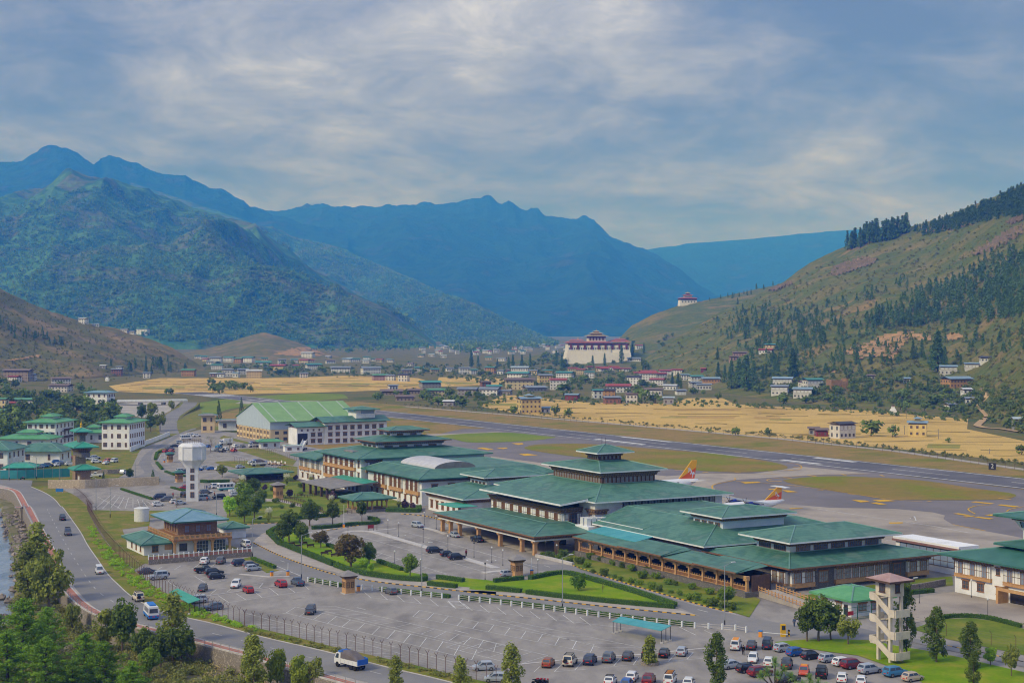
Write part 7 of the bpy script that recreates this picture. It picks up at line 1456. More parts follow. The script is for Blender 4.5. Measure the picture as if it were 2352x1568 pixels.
hedge(4,[(255,240),(345,330),(560,415),(835,525)],1.3,1.1, 'long clipped hedge round the left side of the hedge lawn'); hedge(4,[(850,530),(1000,585),(1300,635),(1620,665),(1638,635)],1.3,1.1, 'long clipped hedge along the lower side of the hedge lawn', 3); hedge(4,[(640,200),(800,190),(1000,165),(1200,155),(1225,130),(1150,112)],1.2,1.0, 'curved hedge round the raised barrier', 4); hedge(4,[(780,350),(870,385)],1.1,.9, 'short hedge behind the russet tree'); hedge(4,[(1230,495),(1440,570)],1.1,.9, 'short hedge beside the stall lines'); hedge(4,[(250,245),(300,210),(350,190)],1.2,1.0, 'hedge at the left tip of the lawn')
hedge(6,[(0,752),(0,750)] if False else [(-460,700),(-210,725)],1.2,1.0, 'left lower hedge of the strip beside the access road'); hedge(6,[(-380,640),(-150,672)],1.2,1.0, 'left upper hedge of the strip beside the inner car park'); hedge(6,[(60,735),(365,765)],1.2,1.0, 'middle lower hedge along the yellow kerb'); hedge(6,[(125,675),(385,650)],1.2,1.0, 'middle upper hedge near the exit kiosk'); hedge(6,[(445,650),(735,600),(1000,660),(1400,775),(1735,890)],1.3,1.0, 'hedge on the upper side of the triangular lawn', 3); hedge(6,[(418,775),(800,820),(1300,870),(1735,905)],1.3,1.0, 'hedge on the lower side of the triangular lawn', 3)
hedge(4,[(110,470),(310,550)],1.0,.8, 'low hedge beside the upper car park entrance'); hedge(3,[(1340,1270),(1640,1275),(1645,1240)],1.6,1.2, 'thick hedge in front of the skylight block'); hedge(3,[(520,1340),(640,1330),(800,1315)],1.3,1.1, 'hedge along the near edge of the garden'); hedge(1,[(820,1240),(1150,1240),(1460,1240)],1.4,1.2, 'hedge on top of the pale rubble wall'); hedge(1,[(1850,1245),(1900,1250),(2110,1245)],1.3,1.1, 'hedge behind the water tower'); hedge(1,[(1115,1312),(1260,1360),(1400,1405)],1.0,.6, 'low hedge between the upper stall rows'); hedge(1,[(1575,1298),(1700,1330)],.9,.6, 'low hedge left of the red car'); hedge(1,[(1425,1040),(1440,980),(1530,945)],1.0,.8, 'hedge round the far kiosk bend'); hedge(1,[(1440,1070),(1490,1130)],1.0,.8, 'short hedge at the far car park entry'); hedge(1,[(1520,1150),(1600,1180),(1700,1195)],1.0,.7, 'hedge along the middle of the upper road')
hedge(8,[(1420,1030),(1600,990),(1800,985),(2000,1010),(2250,1075)],1.0,.8, 'hedge round the right grass plot', 3); hedge(8,[(1260,780),(1470,760)],1.2,.9, 'hedge before the low stone wall by the pavilion')
for lab, pp in (('hedge behind the short white rail', [(4,620,660),(4,900,712)]),('hedge behind the middle white rail', [(4,1250,745),(4,1870,812)]),('hedge behind the long white rail', [(4,1960,822),(4,2281,850),(6,560,903),(6,1000,960),(6,1500,1022),(6,1900,1066)])):
    pts = [(toc[0], toc[1]) for toc in (PX(*q) for q in pp)]; hedge(0, pts, .8,.8, lab)
# flower bank shrubs along the arcade
rr = random.Random(3)
fb = [(850,425),(980,470),(1090,490),(1190,520),(1270,545),(1350,575),(1490,590),(1570,640),(1680,690),(1740,700),(1890,735),(2050,780),(560,440),(640,430),(740,440),(620,460),(890,510),(950,540),(1010,590),(1110,615),(1200,635),(1250,660),(1350,680),(1420,695),(1530,735),(1600,755),(1700,770),(1780,790),(1860,830),(1930,835),(2000,860),(2080,885),(2160,900),(2240,920),(700,470),(800,500),(1450,640),(2150,830)]
for i, (x, y) in enumerate(sorted(fb)): tree(GC(6, x, y), rr.uniform(1.2,2.3), rr.choice(('shrub', 'dshrub', 'shrub')), ORD[i] + ' leafy flowering shrub from the left on the bank below the arcade', 'shrubs on the arcade bank', rr.uniform(1.0,1.5))
for i, (x, y) in enumerate(((300,1080),(560,1120),(480,1230),(640,1180),(900,1150),(330,1190),(380,1240),(950,1190),(250,1290),(180,1340),(720,1250),(860,1120),(1000,1130),(140,1080),(560,1050),(390,1060))): tree(GC(3, x, y), rr.uniform(1.2,2.2), rr.choice(('shrub', 'dshrub')), ORD[i] + ' low leafy shrub among the garden lawns', 'shrubs in the garden', 1.3)
# ------------------------------------------------------------------ lawns, kerbs, pavements
cs('garden_lawn', 3,[(0,1385),(360,1368),(520,1345),(800,1322),(920,1300),(1000,1262),(1350,1262),(1655,1242),(1250,1105),(1060,1100),(900,1085),(560,1000),(350,880),(0,980),(0,1080),(-120,1180),(-120,1380)], M_lawn, .10)
cs('garden_path', 3,[(0,1060),(230,1150),(380,1160),(620,1220),(800,1300),(780,1315),(600,1240),(370,1180),(220,1175),(0,1090)], M_pave, .13)
for lab, pp in (('dark timber railing on the near side of the garden path', [(330,1170),(480,1200),(640,1250),(800,1300)]),('dark timber railing on the far side of the garden path', [(380,1140),(560,1180),(760,1260)]),('dark timber railing round the white garden terrace', [(500,1130),(620,1140),(740,1115)]),('dark timber railing beside the gazebo steps', [(900,1295),(1070,1285)]),('dark timber railing left of the gateway lodge', [(-60,1010),(120,1100),(250,1140)])):
    P_ = resample(GL(3, pp),1.5); o = thing('garden_railing', P_[0],0, lab, 'railing')
    for p in P_: MB().box(-.07,.07,-.07,.07,0,1.1).build('post', M_woodd, o, loc=p - P_[0])
    mb = MB(); wall_strip(mb, [p - P_[0] for p in P_],.07,.55,.65); wall_strip(mb, [p - P_[0] for p in P_],.07,.95,1.05); mb.build('rails', M_woodd, o)
cs('hedge_lawn', 4,[(262,252),(345,335),(560,422),(850,532),(1100,612),(1400,652),(1630,657),(1600,600),(1440,570),(1230,490),(900,370),(760,330),(640,290),(560,230),(480,170),(400,165)], M_bright, .12)
cs('pavement', 4,[(115,322),(135,290),(200,240),(310,198),(400,160),(262,240),(335,345),(560,435),(850,545),(1100,622),(1400,665),(1640,665),(1900,640),(2100,655),(2281,660),(2281,786),(1700,722),(1100,652),(500,491),(300,411)], M_pave, .09)
cs('strip_lawn', 4,[(1650,670),(1700,655),(1880,640),(1900,625),(2210,655),(2281,665),(2400,690),(2400,760),(2200,735),(1900,705)], M_bright, .115)
cs('triangle_lawn', 6,[(-60,690),(20,685),(380,655),(445,650),(735,600),(1000,660),(1400,772),(1740,885),(1735,905),(1300,868),(900,830),(400,768),(0,745),(-100,735)], M_bright, .12)
cs('pavement', 6,[(-200,745),(0,748),(400,772),(900,835),(1300,873),(1745,912),(1960,970),(1500,926),(1000,876),(500,821),(0,771),(-200,752)], M_pave, .09)
cs('arcade_bank', 6,[(545,432),(700,425),(900,400),(1150,455),(1420,525),(1700,600),(2110,700),(2400,780),(2500,830),(2400,985),(2281,948),(2000,882),(1500,737),(1200,648),(900,560),(830,522),(620,472)], M_lawn, .12)
mb = MB(); wall_strip(mb, GL(6,[(500,445),(620,470),(830,522)]),.7,0,.7); mb.build('white_bench_kerb', M_kerbc, kind='structure')
cs('bright_lawn', 8,[(60,1205),(300,1185),(600,1180),(900,1190),(1200,1250),(1400,1280),(1700,1340),(2281,1475),(2500,1560),(2400,1680),(1500,1660),(1250,1480),(1000,1395),(800,1325),(560,1295),(300,1255),(100,1225)], M_bright, .12)
cs('plot_lawn', 8,[(1280,1090),(1430,1040),(1600,1000),(1800,992),(2000,1018),(2281,1088),(2500,1150),(2500,1370),(2000,1262),(1600,1180)], M_lawn, .12)
cs('pavilion_lawn', 8,[(250,800),(480,765),(900,700),(1370,640),(1640,620),(1650,700),(1260,742),(900,775),(560,890),(480,900)], M_lawn, .10)
mb = MB(); wall_strip(mb, GL(8,[(1190,765),(1400,735),(1575,700)]),.5,0,1.5); mb.build('stone_planter_wall', M_stone, label='low stone wall in front of the pavilion lawn', cat='wall')
cs('office_yard', 8,[(1270,830),(1420,790),(1650,760),(2095,845),(2281,890),(2500,940),(2500,1130),(2281,1078),(2000,1005),(1750,978),(1520,1005),(1300,1030),(1250,960)], M_conc, .10)
cs('side_road', 8,[(1270,1170),(1500,1210),(1800,1270),(2281,1375),(2500,1420),(2500,1480),(2281,1430),(1800,1320),(1400,1235),(1270,1205)], M_asph, .13)
cs('upper_grass', 15,[(1370,830),(1500,800),(1900,790),(2400,800),(2600,850),(2500,970),(2100,970),(1900,960),(1500,870)], M_verge, .08); cs('upper_grass', 15,[(1880,540),(2100,600),(2352,680),(2900,860),(3200,900),(3300,780),(2700,560),(2352,500),(2000,510)], M_verge, .08); cs('upper_grass', 15,[(1900,340),(2300,430),(2352,400),(1950,300),(1600,200),(1500,260)], M_verge, .08); cs('upper_grass', 15,[(0,640),(100,520),(260,500),(130,640),(30,800),(0,800)], M_verge, .08)
cs('upper_grass', 17,[(830,470),(1000,440),(1230,470),(1230,620),(1150,700),(900,700),(860,560)], M_verge, .08); cs('upper_grass', 2,[(780,30),(900,30),(1200,60),(1340,60),(1330,170),(1090,200),(1150,380),(1300,500),(1200,560),(1080,470),(960,320)], M_verge, .08); cs('upper_grass', 1,[(900,1500),(1240,1510),(1650,1500),(1700,1568),(1000,1568)], M_verge, .075)
cs('upper_grass', 13,[(1350,220),(1560,170),(1620,180),(1890,330),(1950,350),(1780,385),(1700,330)], M_verge, .08)
cs('apartment_verge', 1,[(1200,985),(1330,920),(1560,830),(1700,770),(1500,760),(1450,850),(1190,960)], M_verge, .07); cs('field_verge', 1,[(1380,790),(1560,720),(1700,640),(1850,560),(1900,700),(1780,760),(1700,775)], M_verge, .045)
# painted kerbs
kb = MB().box(-.49,.49,-.14,.14,0,.2)
KM = (kb.mesh('kerb_stone', M_yel), kb.mesh('kerb_stone', mat('kerb_black', S(52,52,54), rough=.8)))
def pkerb(label, pts):
    P = resample(smoothline(pts, 6),1.0); o = thing('painted_kerb', P[0],0, label, 'kerb')
    for i in range(len(P) - 1): d = P[i + 1] - P[i]; add('kerb_stone', KM[i % 2], o, (P[i] + P[i + 1]) / 2 - P[0], math.atan2(d.y, d.x))
pkerb('long yellow and black kerb along the upper side of the access road', GL(4,[(118,320),(300,411),(500,491),(800,591),(1100,651),(1400,691),(1700,721),(2000,756)]) + GL(6,[(0,772),(500,822),(1000,877),(1500,927),(1955,971)]))
pkerb('yellow and black kerb along the near edge of the garden', GL(3,[(0,1388),(200,1380),(370,1371)])); pkerb('yellow and black kerb curving past the gazebo', GL(3,[(800,1440),(950,1420),(1150,1385)])); pkerb('yellow and black kerb along the front of the low wing', GL(3,[(1480,1290),(1700,1310),(1850,1350),(1950,1400)])); pkerb('yellow kerb below the flower bank', GL(6,[(830,525),(1200,650),(1500,740),(2000,884),(2281,950)])); pkerb('yellow and black kerb on the right side road', GL(8,[(1600,1240),(1900,1300),(2281,1385)]))
def kerbline(k, pts, w, m=M_kerbc, h=.14, n=0, name='kerb'):
    P = GL(k, pts); P = smoothline(P, n) if n else P; mb = MB(); wall_strip(mb, P, w, 0, h); mb.build(name, m, kind='structure')
kerbline(4,[(945,228),(1000,218),(1180,222),(1400,285),(1800,400),(2281,545)],2.2, n=2); kerbline(4,[(1180,215),(1390,195)],1.2); kerbline(4,[(1620,180),(1740,212),(1840,245)],1.5); kerbline(5,[(525,1345),(600,1330),(760,1320)],1.8); kerbline(4,[(660,235),(760,205),(930,190),(1000,185)],1.0, n=3)
kerbline(11,[(-20,492),(200,470),(700,420),(1500,370),(2240,295)],.5); kerbline(13,[(930,700),(1440,630),(1900,565)],.35); kerbline(4,[(0,600),(265,625),(440,618)],.9)
kerbline(6,[(2000,1075),(2281,1100)],.3)
# ------------------------------------------------------------------ painted lines of the car parks
FCo = bpy.data.objects['forecourt']
def seg(k, x0, y0, x1, y1, w=.13, m=M_white): line(FCo, 'stall_line', GL(k, [(x0, y0),(x1, y1)]), w, m, .075)
def ladder(k, A0, A1, B0, B1, n, first=0, last=1.0, rails=(1,1), w=.13):
    """stall lines between rail A and rail B"""
    a0, a1, b0, b1 = (GC(k, *q) for q in (A0, A1, B0, B1))
    if rails[0]: line(FCo, 'stall_line', [a0, a1], w, M_white, .075)
    if rails[1]: line(FCo, 'stall_line', [b0, b1], w, M_white, .075)
    for i in range(n + 1): t_ = i / n; line(FCo, 'stall_line', [a0.lerp(a1, t_), b0.lerp(b1, t_)], w, M_white, .076)
ladder(4,(410,945),(2065,1362),(497,891),(2110,1272),12); seg(4,375,945,410,953)
ladder(4,(600,893),(2400,1322),(850,888),(2281 + 120,1240),15)
ladder(4,(1540,978),(2281 + 840,1298),(1600,922),(3155,1226),11)
ladder(6,(100,1000),(1075,1257),(210,1005),(1435,1252),8); ladder(6,(-300,1250),(330,1410),(-60,1170),(605,1325),5)
for i in range(14):
    t_ = i; x = 1103 + i * 148; y = 755 + i * 17.5; seg(4, x, y, x + 62 + i * 3, y + 55 + i * 1.5)
seg(4,1155,808,2281,940); seg(6,0,925,1140,1062); seg(6,1140,1062,1400,1090)
for x, y in ((1775,1070),(2000,1100)): seg(6, x, y, x + 150, y + 73)
for i in range(12): x = 20 + i * 108; y = 1045 + i * 26; seg(4, x, y, x + 270, y + 5)
seg(4,60,950,1450,1312); seg(4,1040,1162,2281,1480)
for x0, y0, x1, y1 in ((285,365,390,300),(545,340,635,288),(790,330,875,270),(1035,305,1085,270),(1245,297,1350,252),(310,355,820,320),(820,430,1000,540),(1000,540,1240,475),(900,462,960,445),(950,500,1010,480),(455,492,575,572),(1030,672,1110,605),(1110,605,1290,580),(1250,640,1300,600),(1500,560,1730,520),(1680,580,1735,520),(1130,685,1275,778),(1375,662,1510,748),(1615,635,1720,712),(1815,585,1940,680),(2060,575,2160,645),(2280,545,2352,610),(1150,800,1275,778),(1275,778,1720,712),(1720,712,2352,622),(1620,492,1750,485),(2145,735,2285,712)): seg(13, x0, y0, x1, y1)
for x0, y0, x1, y1 in ((135,590,215,515),(390,580,485,490),(640,560,735,455),(1115,512,1195,420),(1355,495,1425,400),(1785,455,1870,365),(2015,430,2090,342),(385,582,800,550),(1000,530,1480,487),(1640,470,2240,415)): seg(11, x0, y0, x1, y1)
# inner car park
ladder(4,(1010,245),(2281,610),(1180,240),(2500,608),17, rails=(1,0)); ladder(4,(780,262),(1840,598),(700,320),(1700,640),14, rails=(1,0)); seg(4,1840,598,1700,640)
seg(4,1455,220,2281,440,.15); seg(6,0,405,510,540,.15)
for k, x, y in ((4,1440,255),(4,1805,355),(4,1815,170),(5,595,1228),(5,148,1102)):
    c_ = GC(k, x, y); line(FCo, 'painted_ring', [c_ + Vector((1.1 * math.cos(q),1.1 * math.sin(q),0)) for q in np.linspace(0,6.283,17)],.3, M_white, .078)
seg(6,760,592,1740,880,.15); seg(6,850,520,2281,958,.15); seg(6,0,820,2000,1050,.12)
for x0, y0, x1, y1 in ((575,523,625,537),(1100,675,1165,692),(1940,915,2030,937),(890,898,995,906)): seg(6, x0, y0, x1, y1,.2)
for x0, y0, x1, y1 in ((360,478,400,492),(1705,758,1800,765),(480,822,575,808),(1040,897,1118,915),(1915,1100,2035,1130),(110,440,540,615),(120,310,310,200)): seg(4, x0, y0, x1, y1,.2)
# stepped crossing
for i in range(6): seg(4,1862 + i * 25,845 + i * 11,1950 + i * 15,842 + i * 12,.3)
seg(4,1855,838,1925,905,.2); seg(4,1950,838,2035,908,.2)
# upper car parks
ladder(1,(870,1490),(1500,1475),(1020,1360),(1390,1425),9, rails=(0,0), w=.15)
for i in range(11): seg(1,770 + i * 28 + 220,1345 + i * 12,1130 + i * 28,1330 + i * 11,.15)
for i in range(7): seg(1,870 + i * 10,1440 + i * 8,1010 + i * 35,1440 + i * 8,.12)
for x0, y0, x1, y1 in ((1450,1045,1480,990),(2140,990,2352,1045),(1830 + 100,1000,2060,1030),(1870,1070,2040,1110),(1280,1390,1600,1470),(900,1380,1110,1490),(1690,1010,1900,1000),(1200,1320,1480,1380)): seg(1, x0, y0, x1, y1,.15)
# ------------------------------------------------------------------ garden benches
for i, (x, y) in enumerate(((460,345),(570,340),(520,365),(630,362),(790,415),(755,430),(845,445))):
    o = thing('park_bench', GC(4, x, y), AB + (0 if i % 2 else .1), f'{ORD[i]} dark park bench on the hedge lawn', 'bench', 'benches on the hedge lawn')
    MB().box(-1,1,-.25,.25,.42,.48).build('seat', M_woodd, o); MB().box(-1,1,.22,.28,.5,.9).build('backrest', M_woodd, o)
    for x_ in (-.85,.85): MB().box(x_ - .04, x_ + .04,-.22,.22,0,.42).build('leg', M_black, o)
# queue railing under the porch
o = thing('crowd_railing', GC(4,1930,225), AB + PI / 2, 'row of steel crowd railings under the terminal porch', 'railing')
for i in range(26): MB().tube((i * .35 - 9,0,0),(i * .35 - 9,0,1.2),.025,.025,4).build('bar', M_steel, o)
MB().tube((-9,0,1.2),(-.2,0,1.2),.03,.03,4).build('rail', M_steel, o)
# ------------------------------------------------------------------ boulders on the river bank
rr = random.Random(12); BM = []
for i in range(6):
    rng = np.random.default_rng(i); b = MB(); b.lathe([(.35,0),(.8,.15),(1.0,.5),(.8,.85),(.4,1.0),(.05,1.03)],8); V = np.array(b.V); V *= 1 + .22 * rng.normal(size=(len(V),1)); b.V = [tuple(v) for v in V]; BM.append(b.mesh('boulder', M_rock))
edge = resample(wedge[8:34],.9)
for i in range(170):
    p = rr.choice(edge); d = rr.uniform(-1.6,4.5); s = rr.uniform(.35,1.1); add('boulder', rr.choice(BM), None, (p.x + d, p.y + rr.uniform(-1,1),-4.5 + max(0, d + 2.2) * .16), rr.uniform(0,6),(s, s * rr.uniform(.7,1.2), s * .8), 'grey boulder of the loose riprap along the water', 'boulder', 'boulders along the water')
for i, (x, y) in enumerate(((10,830),(80,860),(60,100),(15,1010),(130,745))): add('boulder', BM[i], None, GC(2, x, y, -4.6), i, 1.2, f'{ORD[i]} rock standing in the river water from the far end', 'boulder', 'rocks in the river')
# ------------------------------------------------------------------ scrub on the bank and verges (uncounted mass)
def scrub(name, pts, size, leaf, m, label, per=40, rng=None, flat=.8):
    rng = rng or np.random.default_rng(77); cen = []; rad = []
    for (x, y, z) in pts:
        s = size * (.5 + rng.random()); 
        for _ in range(3): cen.append((x + rng.normal() * s * .5, y + rng.normal() * s * .5, z + s * .35 + rng.random() * s * .3)); rad.append(s * .55)
    V, F = leaves(cen, rad, per, leaf, rng, flat); return add(name, npmesh(name, V, F, m), kind='stuff', label=label, cat='vegetation')
def inpoly(pix, u, v):
    c = False; n = len(pix)
    for i in range(n):
        (x1, y1),(x2, y2) = pix[i], pix[(i + 1) % n]
        if (y1 > v) != (y2 > v) and u < (x2 - x1) * (v - y1) / (y2 - y1) + x1: c = not c
    return c
def sample(pix, n, rr):
    us = [p[0] for p in pix]; vv = [p[1] for p in pix]; out = []; guard = 0
    while len(out) < n and guard < 200 * n:
        guard += 1; u = rr.uniform(min(us), max(us)); v = rr.uniform(min(vv), max(vv))
        if inpoly(pix, u, v): out.append((u, v))
    return out
rr = random.Random(5)
bpix = [PX(2, *q) for q in ((180,480),(430,560),(470,700),(680,940),(1100,1120),(1700,1330),(2281,1480),(2600,1568),(2600,1800),(-100,1800),(-100,1160),(120,1020))]
sp = [tuple(G(u, v, BZ)) for u, v in sample(bpix, 420, rr)]
scrub('bank_scrub', sp, 1.5,.16, L_scrub, 'tangled green-brown scrub covering the river bank', 60)
sp = [tuple(G(u, v, BZ)) for u, v in sample(bpix, 60, rr)]; scrub('dry_scrub', sp, 1.2,.14, L_dry, 'dry straw-coloured scrub on the river bank', 50)
vp = [PX(2, *q) for q in ((790,60),(900,300),(1010,400),(1200,590),(1500,790),(1800,930),(2281,1080),(2281,1110),(1800,990),(1450,860),(1150,700),(950,500),(800,250))]
sp = [tuple(G(u, v, 0)) for u, v in sample(vp, 200, rr)]; scrub('verge_scrub', sp, .6,.11, L_bright, 'lush green weeds on the verge under the perimeter fence', 40)
vp = [PX(4, *q) for q in ((0,1075),(600,1205),(1300,1365),(2100,1550),(2000,1560),(1200,1375),(500,1220),(0,1110))]
sp = [tuple(G(u, v, 0)) for u, v in sample(vp, 110, rr)]; scrub('roadside_weeds', sp, .45,.1, L_scrub, 'sparse weeds along the lower perimeter fence', 30)
# ------------------------------------------------------------------ village houses
RC = {'teal': S(84,146,140), 'green': S(98,150,116), 'grey': S(138,148,160), 'blue': S(140,166,186), 'red': S(166,84,78), 'brown': S(128,112,104), 'dark': S(84,82,86), 'white': S(206,210,214), 'pale': S(180,196,206)}
HC = {'white': S(238,238,236), 'cream': S(224,208,164), 'ochre': S(196,152,92), 'pink': S(188,156,150), 'brick': S(160,116,94), 'stone': S(170,156,138), 'grey': S(168,168,168), 'dark': S(222,220,216), 'redwall': S(150,70,66), 'yellow': S(226,202,132)}
def hm_(d, pre, k): return mat(pre + k, d[k], tuple(min(1, c * .82) for c in d[k]),.3,.75, rnd=.08)
HK = {}
def rng_house(w, d, h, rm, wm, storeys, nf, ns, timber):
    """meshes of one house type, cached by rounded size"""
    k = (round(w * 2), round(d * 2), round(h * 2), rm.name, wm.name, storeys)
    if k in HK: return HK[k]
    hw, hd_ = w / 2, d / 2
    wall = MB().box(-hw, hw, -hd_, hd_, -3, h).mesh('wall', wm)
    att = MB().box(-hw * .92, hw * .92,-hd_ * .92, hd_ * .92, h, h + .45).mesh('attic', M_woodd)  # dark block paints the shade of the open attic gap under the roof
    o = max(.8, w * .06); z = h + .45; rs = max(.9, d * .12); b = MB()
    b.hexa([(-hw - o, -hd_ - o, z),(hw + o, -hd_ - o, z),(hw + o, 0, z + rs),(-hw - o, 0, z + rs)],[(-hw - o, -hd_ - o, z + .15),(hw + o, -hd_ - o, z + .15),(hw + o, 0, z + rs + .15),(-hw - o, 0, z + rs + .15)])
    b.hexa([(-hw - o, .01, z + rs),(hw + o, .01, z + rs),(hw + o, hd_ + o, z),(-hw - o, hd_ + o, z)],[(-hw - o, .01, z + rs + .15),(hw + o, .01, z + rs + .15),(hw + o, hd_ + o, z + .15),(-hw - o, hd_ + o, z + .15)])
    roof = b.mesh('roof', rm); band = MB().box(-hw - .06, hw + .06,-hd_ - .06, hd_ + .06, h - .3, h - .05).mesh('timber_band', M_woodd)
    HK[k] = (wall, att, roof, band); return HK[k]
def house(p, w, d, h, roof, wall, ang, label, group, storeys=2, win=True, fine=True, timber=False, tower=False):
    o = thing('village_house', p, ang, label, 'house', group); me = rng_house(w, d, h, hm_(RC, 'roof_', roof), hm_(HC, 'render_', wall), storeys, 0,0, timber)
    add('wall', me[0], o); add('attic', me[1], o); add('roof', me[2], o); add('timber_band', me[3], o)
    if win:
        sh = h / storeys; n = max(2, min(7, int(w / 2.6))); ns = max(1, min(4, int(d / 3)))
        fm = M_woodd if timber or wall in ('white', 'dark') else M_wood
        for s_ in range(storeys):
            for i in range(n):
                big = timber and s_ == storeys - 1
                f_, g_ = window_mesh(1.2 if not big else w / n * .8, sh * .42 if not big else sh * .62,3,2, fm, M_glass if not big else M_wall, False)
                q = add('window', f_, o, (-w / 2 + w * (i + .5) / n, -d / 2, s_ * sh + sh * .28)); 
                if fine: add('pane', g_, q)
                else: q.data = window_solid(1.2 if not big else w / n * .7, sh * .42)
            for i in range(ns):
                for sx, rz in ((-1,-PI / 2),(1, PI / 2)):
                    q = add('window', window_solid(1.1, sh * .42), o, (sx * w / 2,-d / 2 + d * (i + .5) / ns, s_ * sh + sh * .28), rz)
    if tower: 
        MB().box(-w * .16, w * .16,-d * .16, d * .16, h + 1, h + 2.6).build('lantern', hm_(HC, 'render_', wall), o); r = w * .16 + .9; MB().hexa([(-r, -r, h + 2.6),(r, -r, h + 2.6),(r, r, h + 2.6),(-r, r, h + 2.6)],[(-.1,-.1, h + 3.6),(.1,-.1, h + 3.6),(.1,.1, h + 3.6),(-.1,.1, h + 3.6)]).build('lantern_roof', hm_(RC, 'roof_', roof), o)
    return o
WS = {}
def window_solid(w, h):
    k = (round(w, 1), round(h, 1))
    if k not in WS: WS[k] = MB().box(-w / 2, w / 2,-.08,0,0, h).box(-w / 2 - .1, w / 2 + .1,-.14,0, h + .002, h + .2,1).box(-w / 2 - .1, w / 2 + .1,-.12,0,-.15,-.002,1).mesh('window', [M_glass, M_woodd])
    return WS[k]
ADJ = ['squat', 'broad', 'narrow', 'tall', 'long', 'small']; USED = {}
def vh(k, x, y, wpx, hpx, roof, wall, zone, storeys=None, ang=None, **kw):
    f_ = CR[k][2]; p = TC(k, x, y)
    if p is None: return
    s = p.y / FPX; w = max(5, wpx * f_ * s * .9); h = max(2.8, hpx * f_ * s * .86); st = storeys or max(1, min(4, round(h / 3))); d = max(5, min(14, w * .75))
    shape = 'long' if w > h * 2.6 else 'tall' if h > w * .8 else 'broad' if w > 14 else 'small' if w < 8 else 'square'
    wl_n = {'dark': 'timbered', 'redwall': 'red-walled', 'white': 'white', 'grey': 'grey'}.get(wall, wall)
    base = f'{shape} {wl_n} house with {roof} roof {zone}'; USED[base] = USED.get(base, 0) + 1; i = USED[base]
    lab = base if i == 1 else f'{ORD[min(i, 20) - 1]} {base}'
    p = p + Vector((p.x / p.length, p.y / p.length, 0)) * d * .5
    house((p.x, p.y, p.z), w, d, h, roof, wall, R.uniform(-.35,.35) if ang is None else ang, lab, 'houses ' + zone, st, fine=(wpx * f_ > 26), **kw)
Z1 = 'in the far left town'
for a in ((265,515,130,60, 'green', 'ochre'),(525,455,110,45, 'teal', 'white'),(625,520,110,70, 'grey', 'dark'),(760,500,110,50, 'grey', 'dark'),(865,535,150,75, 'white', 'cream'),(1320,530,80,45, 'grey', 'dark'),(1410,455,150,50, 'teal', 'white'),(1090,460,150,45, 'red', 'cream'),(1660,480,190,45, 'grey', 'white'),(1935,495,185,60, 'grey', 'white'),(2020,555,150,50, 'green', 'pink'),(2120,555,90,50, 'grey', 'white'),(2240,565,100,70, 'dark', 'dark'),
          (515,390,110,50, 'grey', 'white'),(640,385,100,45, 'teal', 'white'),(720,395,80,45, 'green', 'ochre'),(815,390,110,50, 'teal', 'white'),(950,420,150,35, 'teal', 'white'),(960,390,70,45, 'teal', 'cream'),(1120,410,80,50, 'grey', 'white'),(1360,347,120,50, 'white', 'white'),(1415,277,60,22, 'teal', 'grey'),(1235,390,70,30, 'teal', 'white'),(1330,400,90,35, 'red', 'cream'),(1390,390,60,25, 'red', 'cream'),(1565,400,90,30, 'brown', 'white'),(1720,390,90,35, 'blue', 'white'),(1800,385,80,30, 'teal', 'white'),(1890,395,70,30, 'pale', 'white'),(2015,385,70,25, 'red', 'cream'),(400,360,70,30, 'teal', 'white'),(345,352,60,25, 'teal', 'white'),(420,380,60,22, 'red', 'cream'),(1050,440,60,25, 'grey', 'white'),(490,520,60,30, 'pale', 'pink'),(560,525,70,35, 'grey', 'white'),(700,525,60,40, 'blue', 'white'),(460,405,60,25, 'grey', 'white'),(1250,440,60,25, 'red', 'white'),(1750,370,60,22, 'pale', 'white'),(1900,360,70,22, 'teal', 'white'),(1960,375,50,20, 'teal', 'white'),(1550,350,50,20, 'white', 'grey'),(2110,380,50,20, 'teal', 'white')): vh(20, *a, Z1)
Z2 = 'in the middle village'
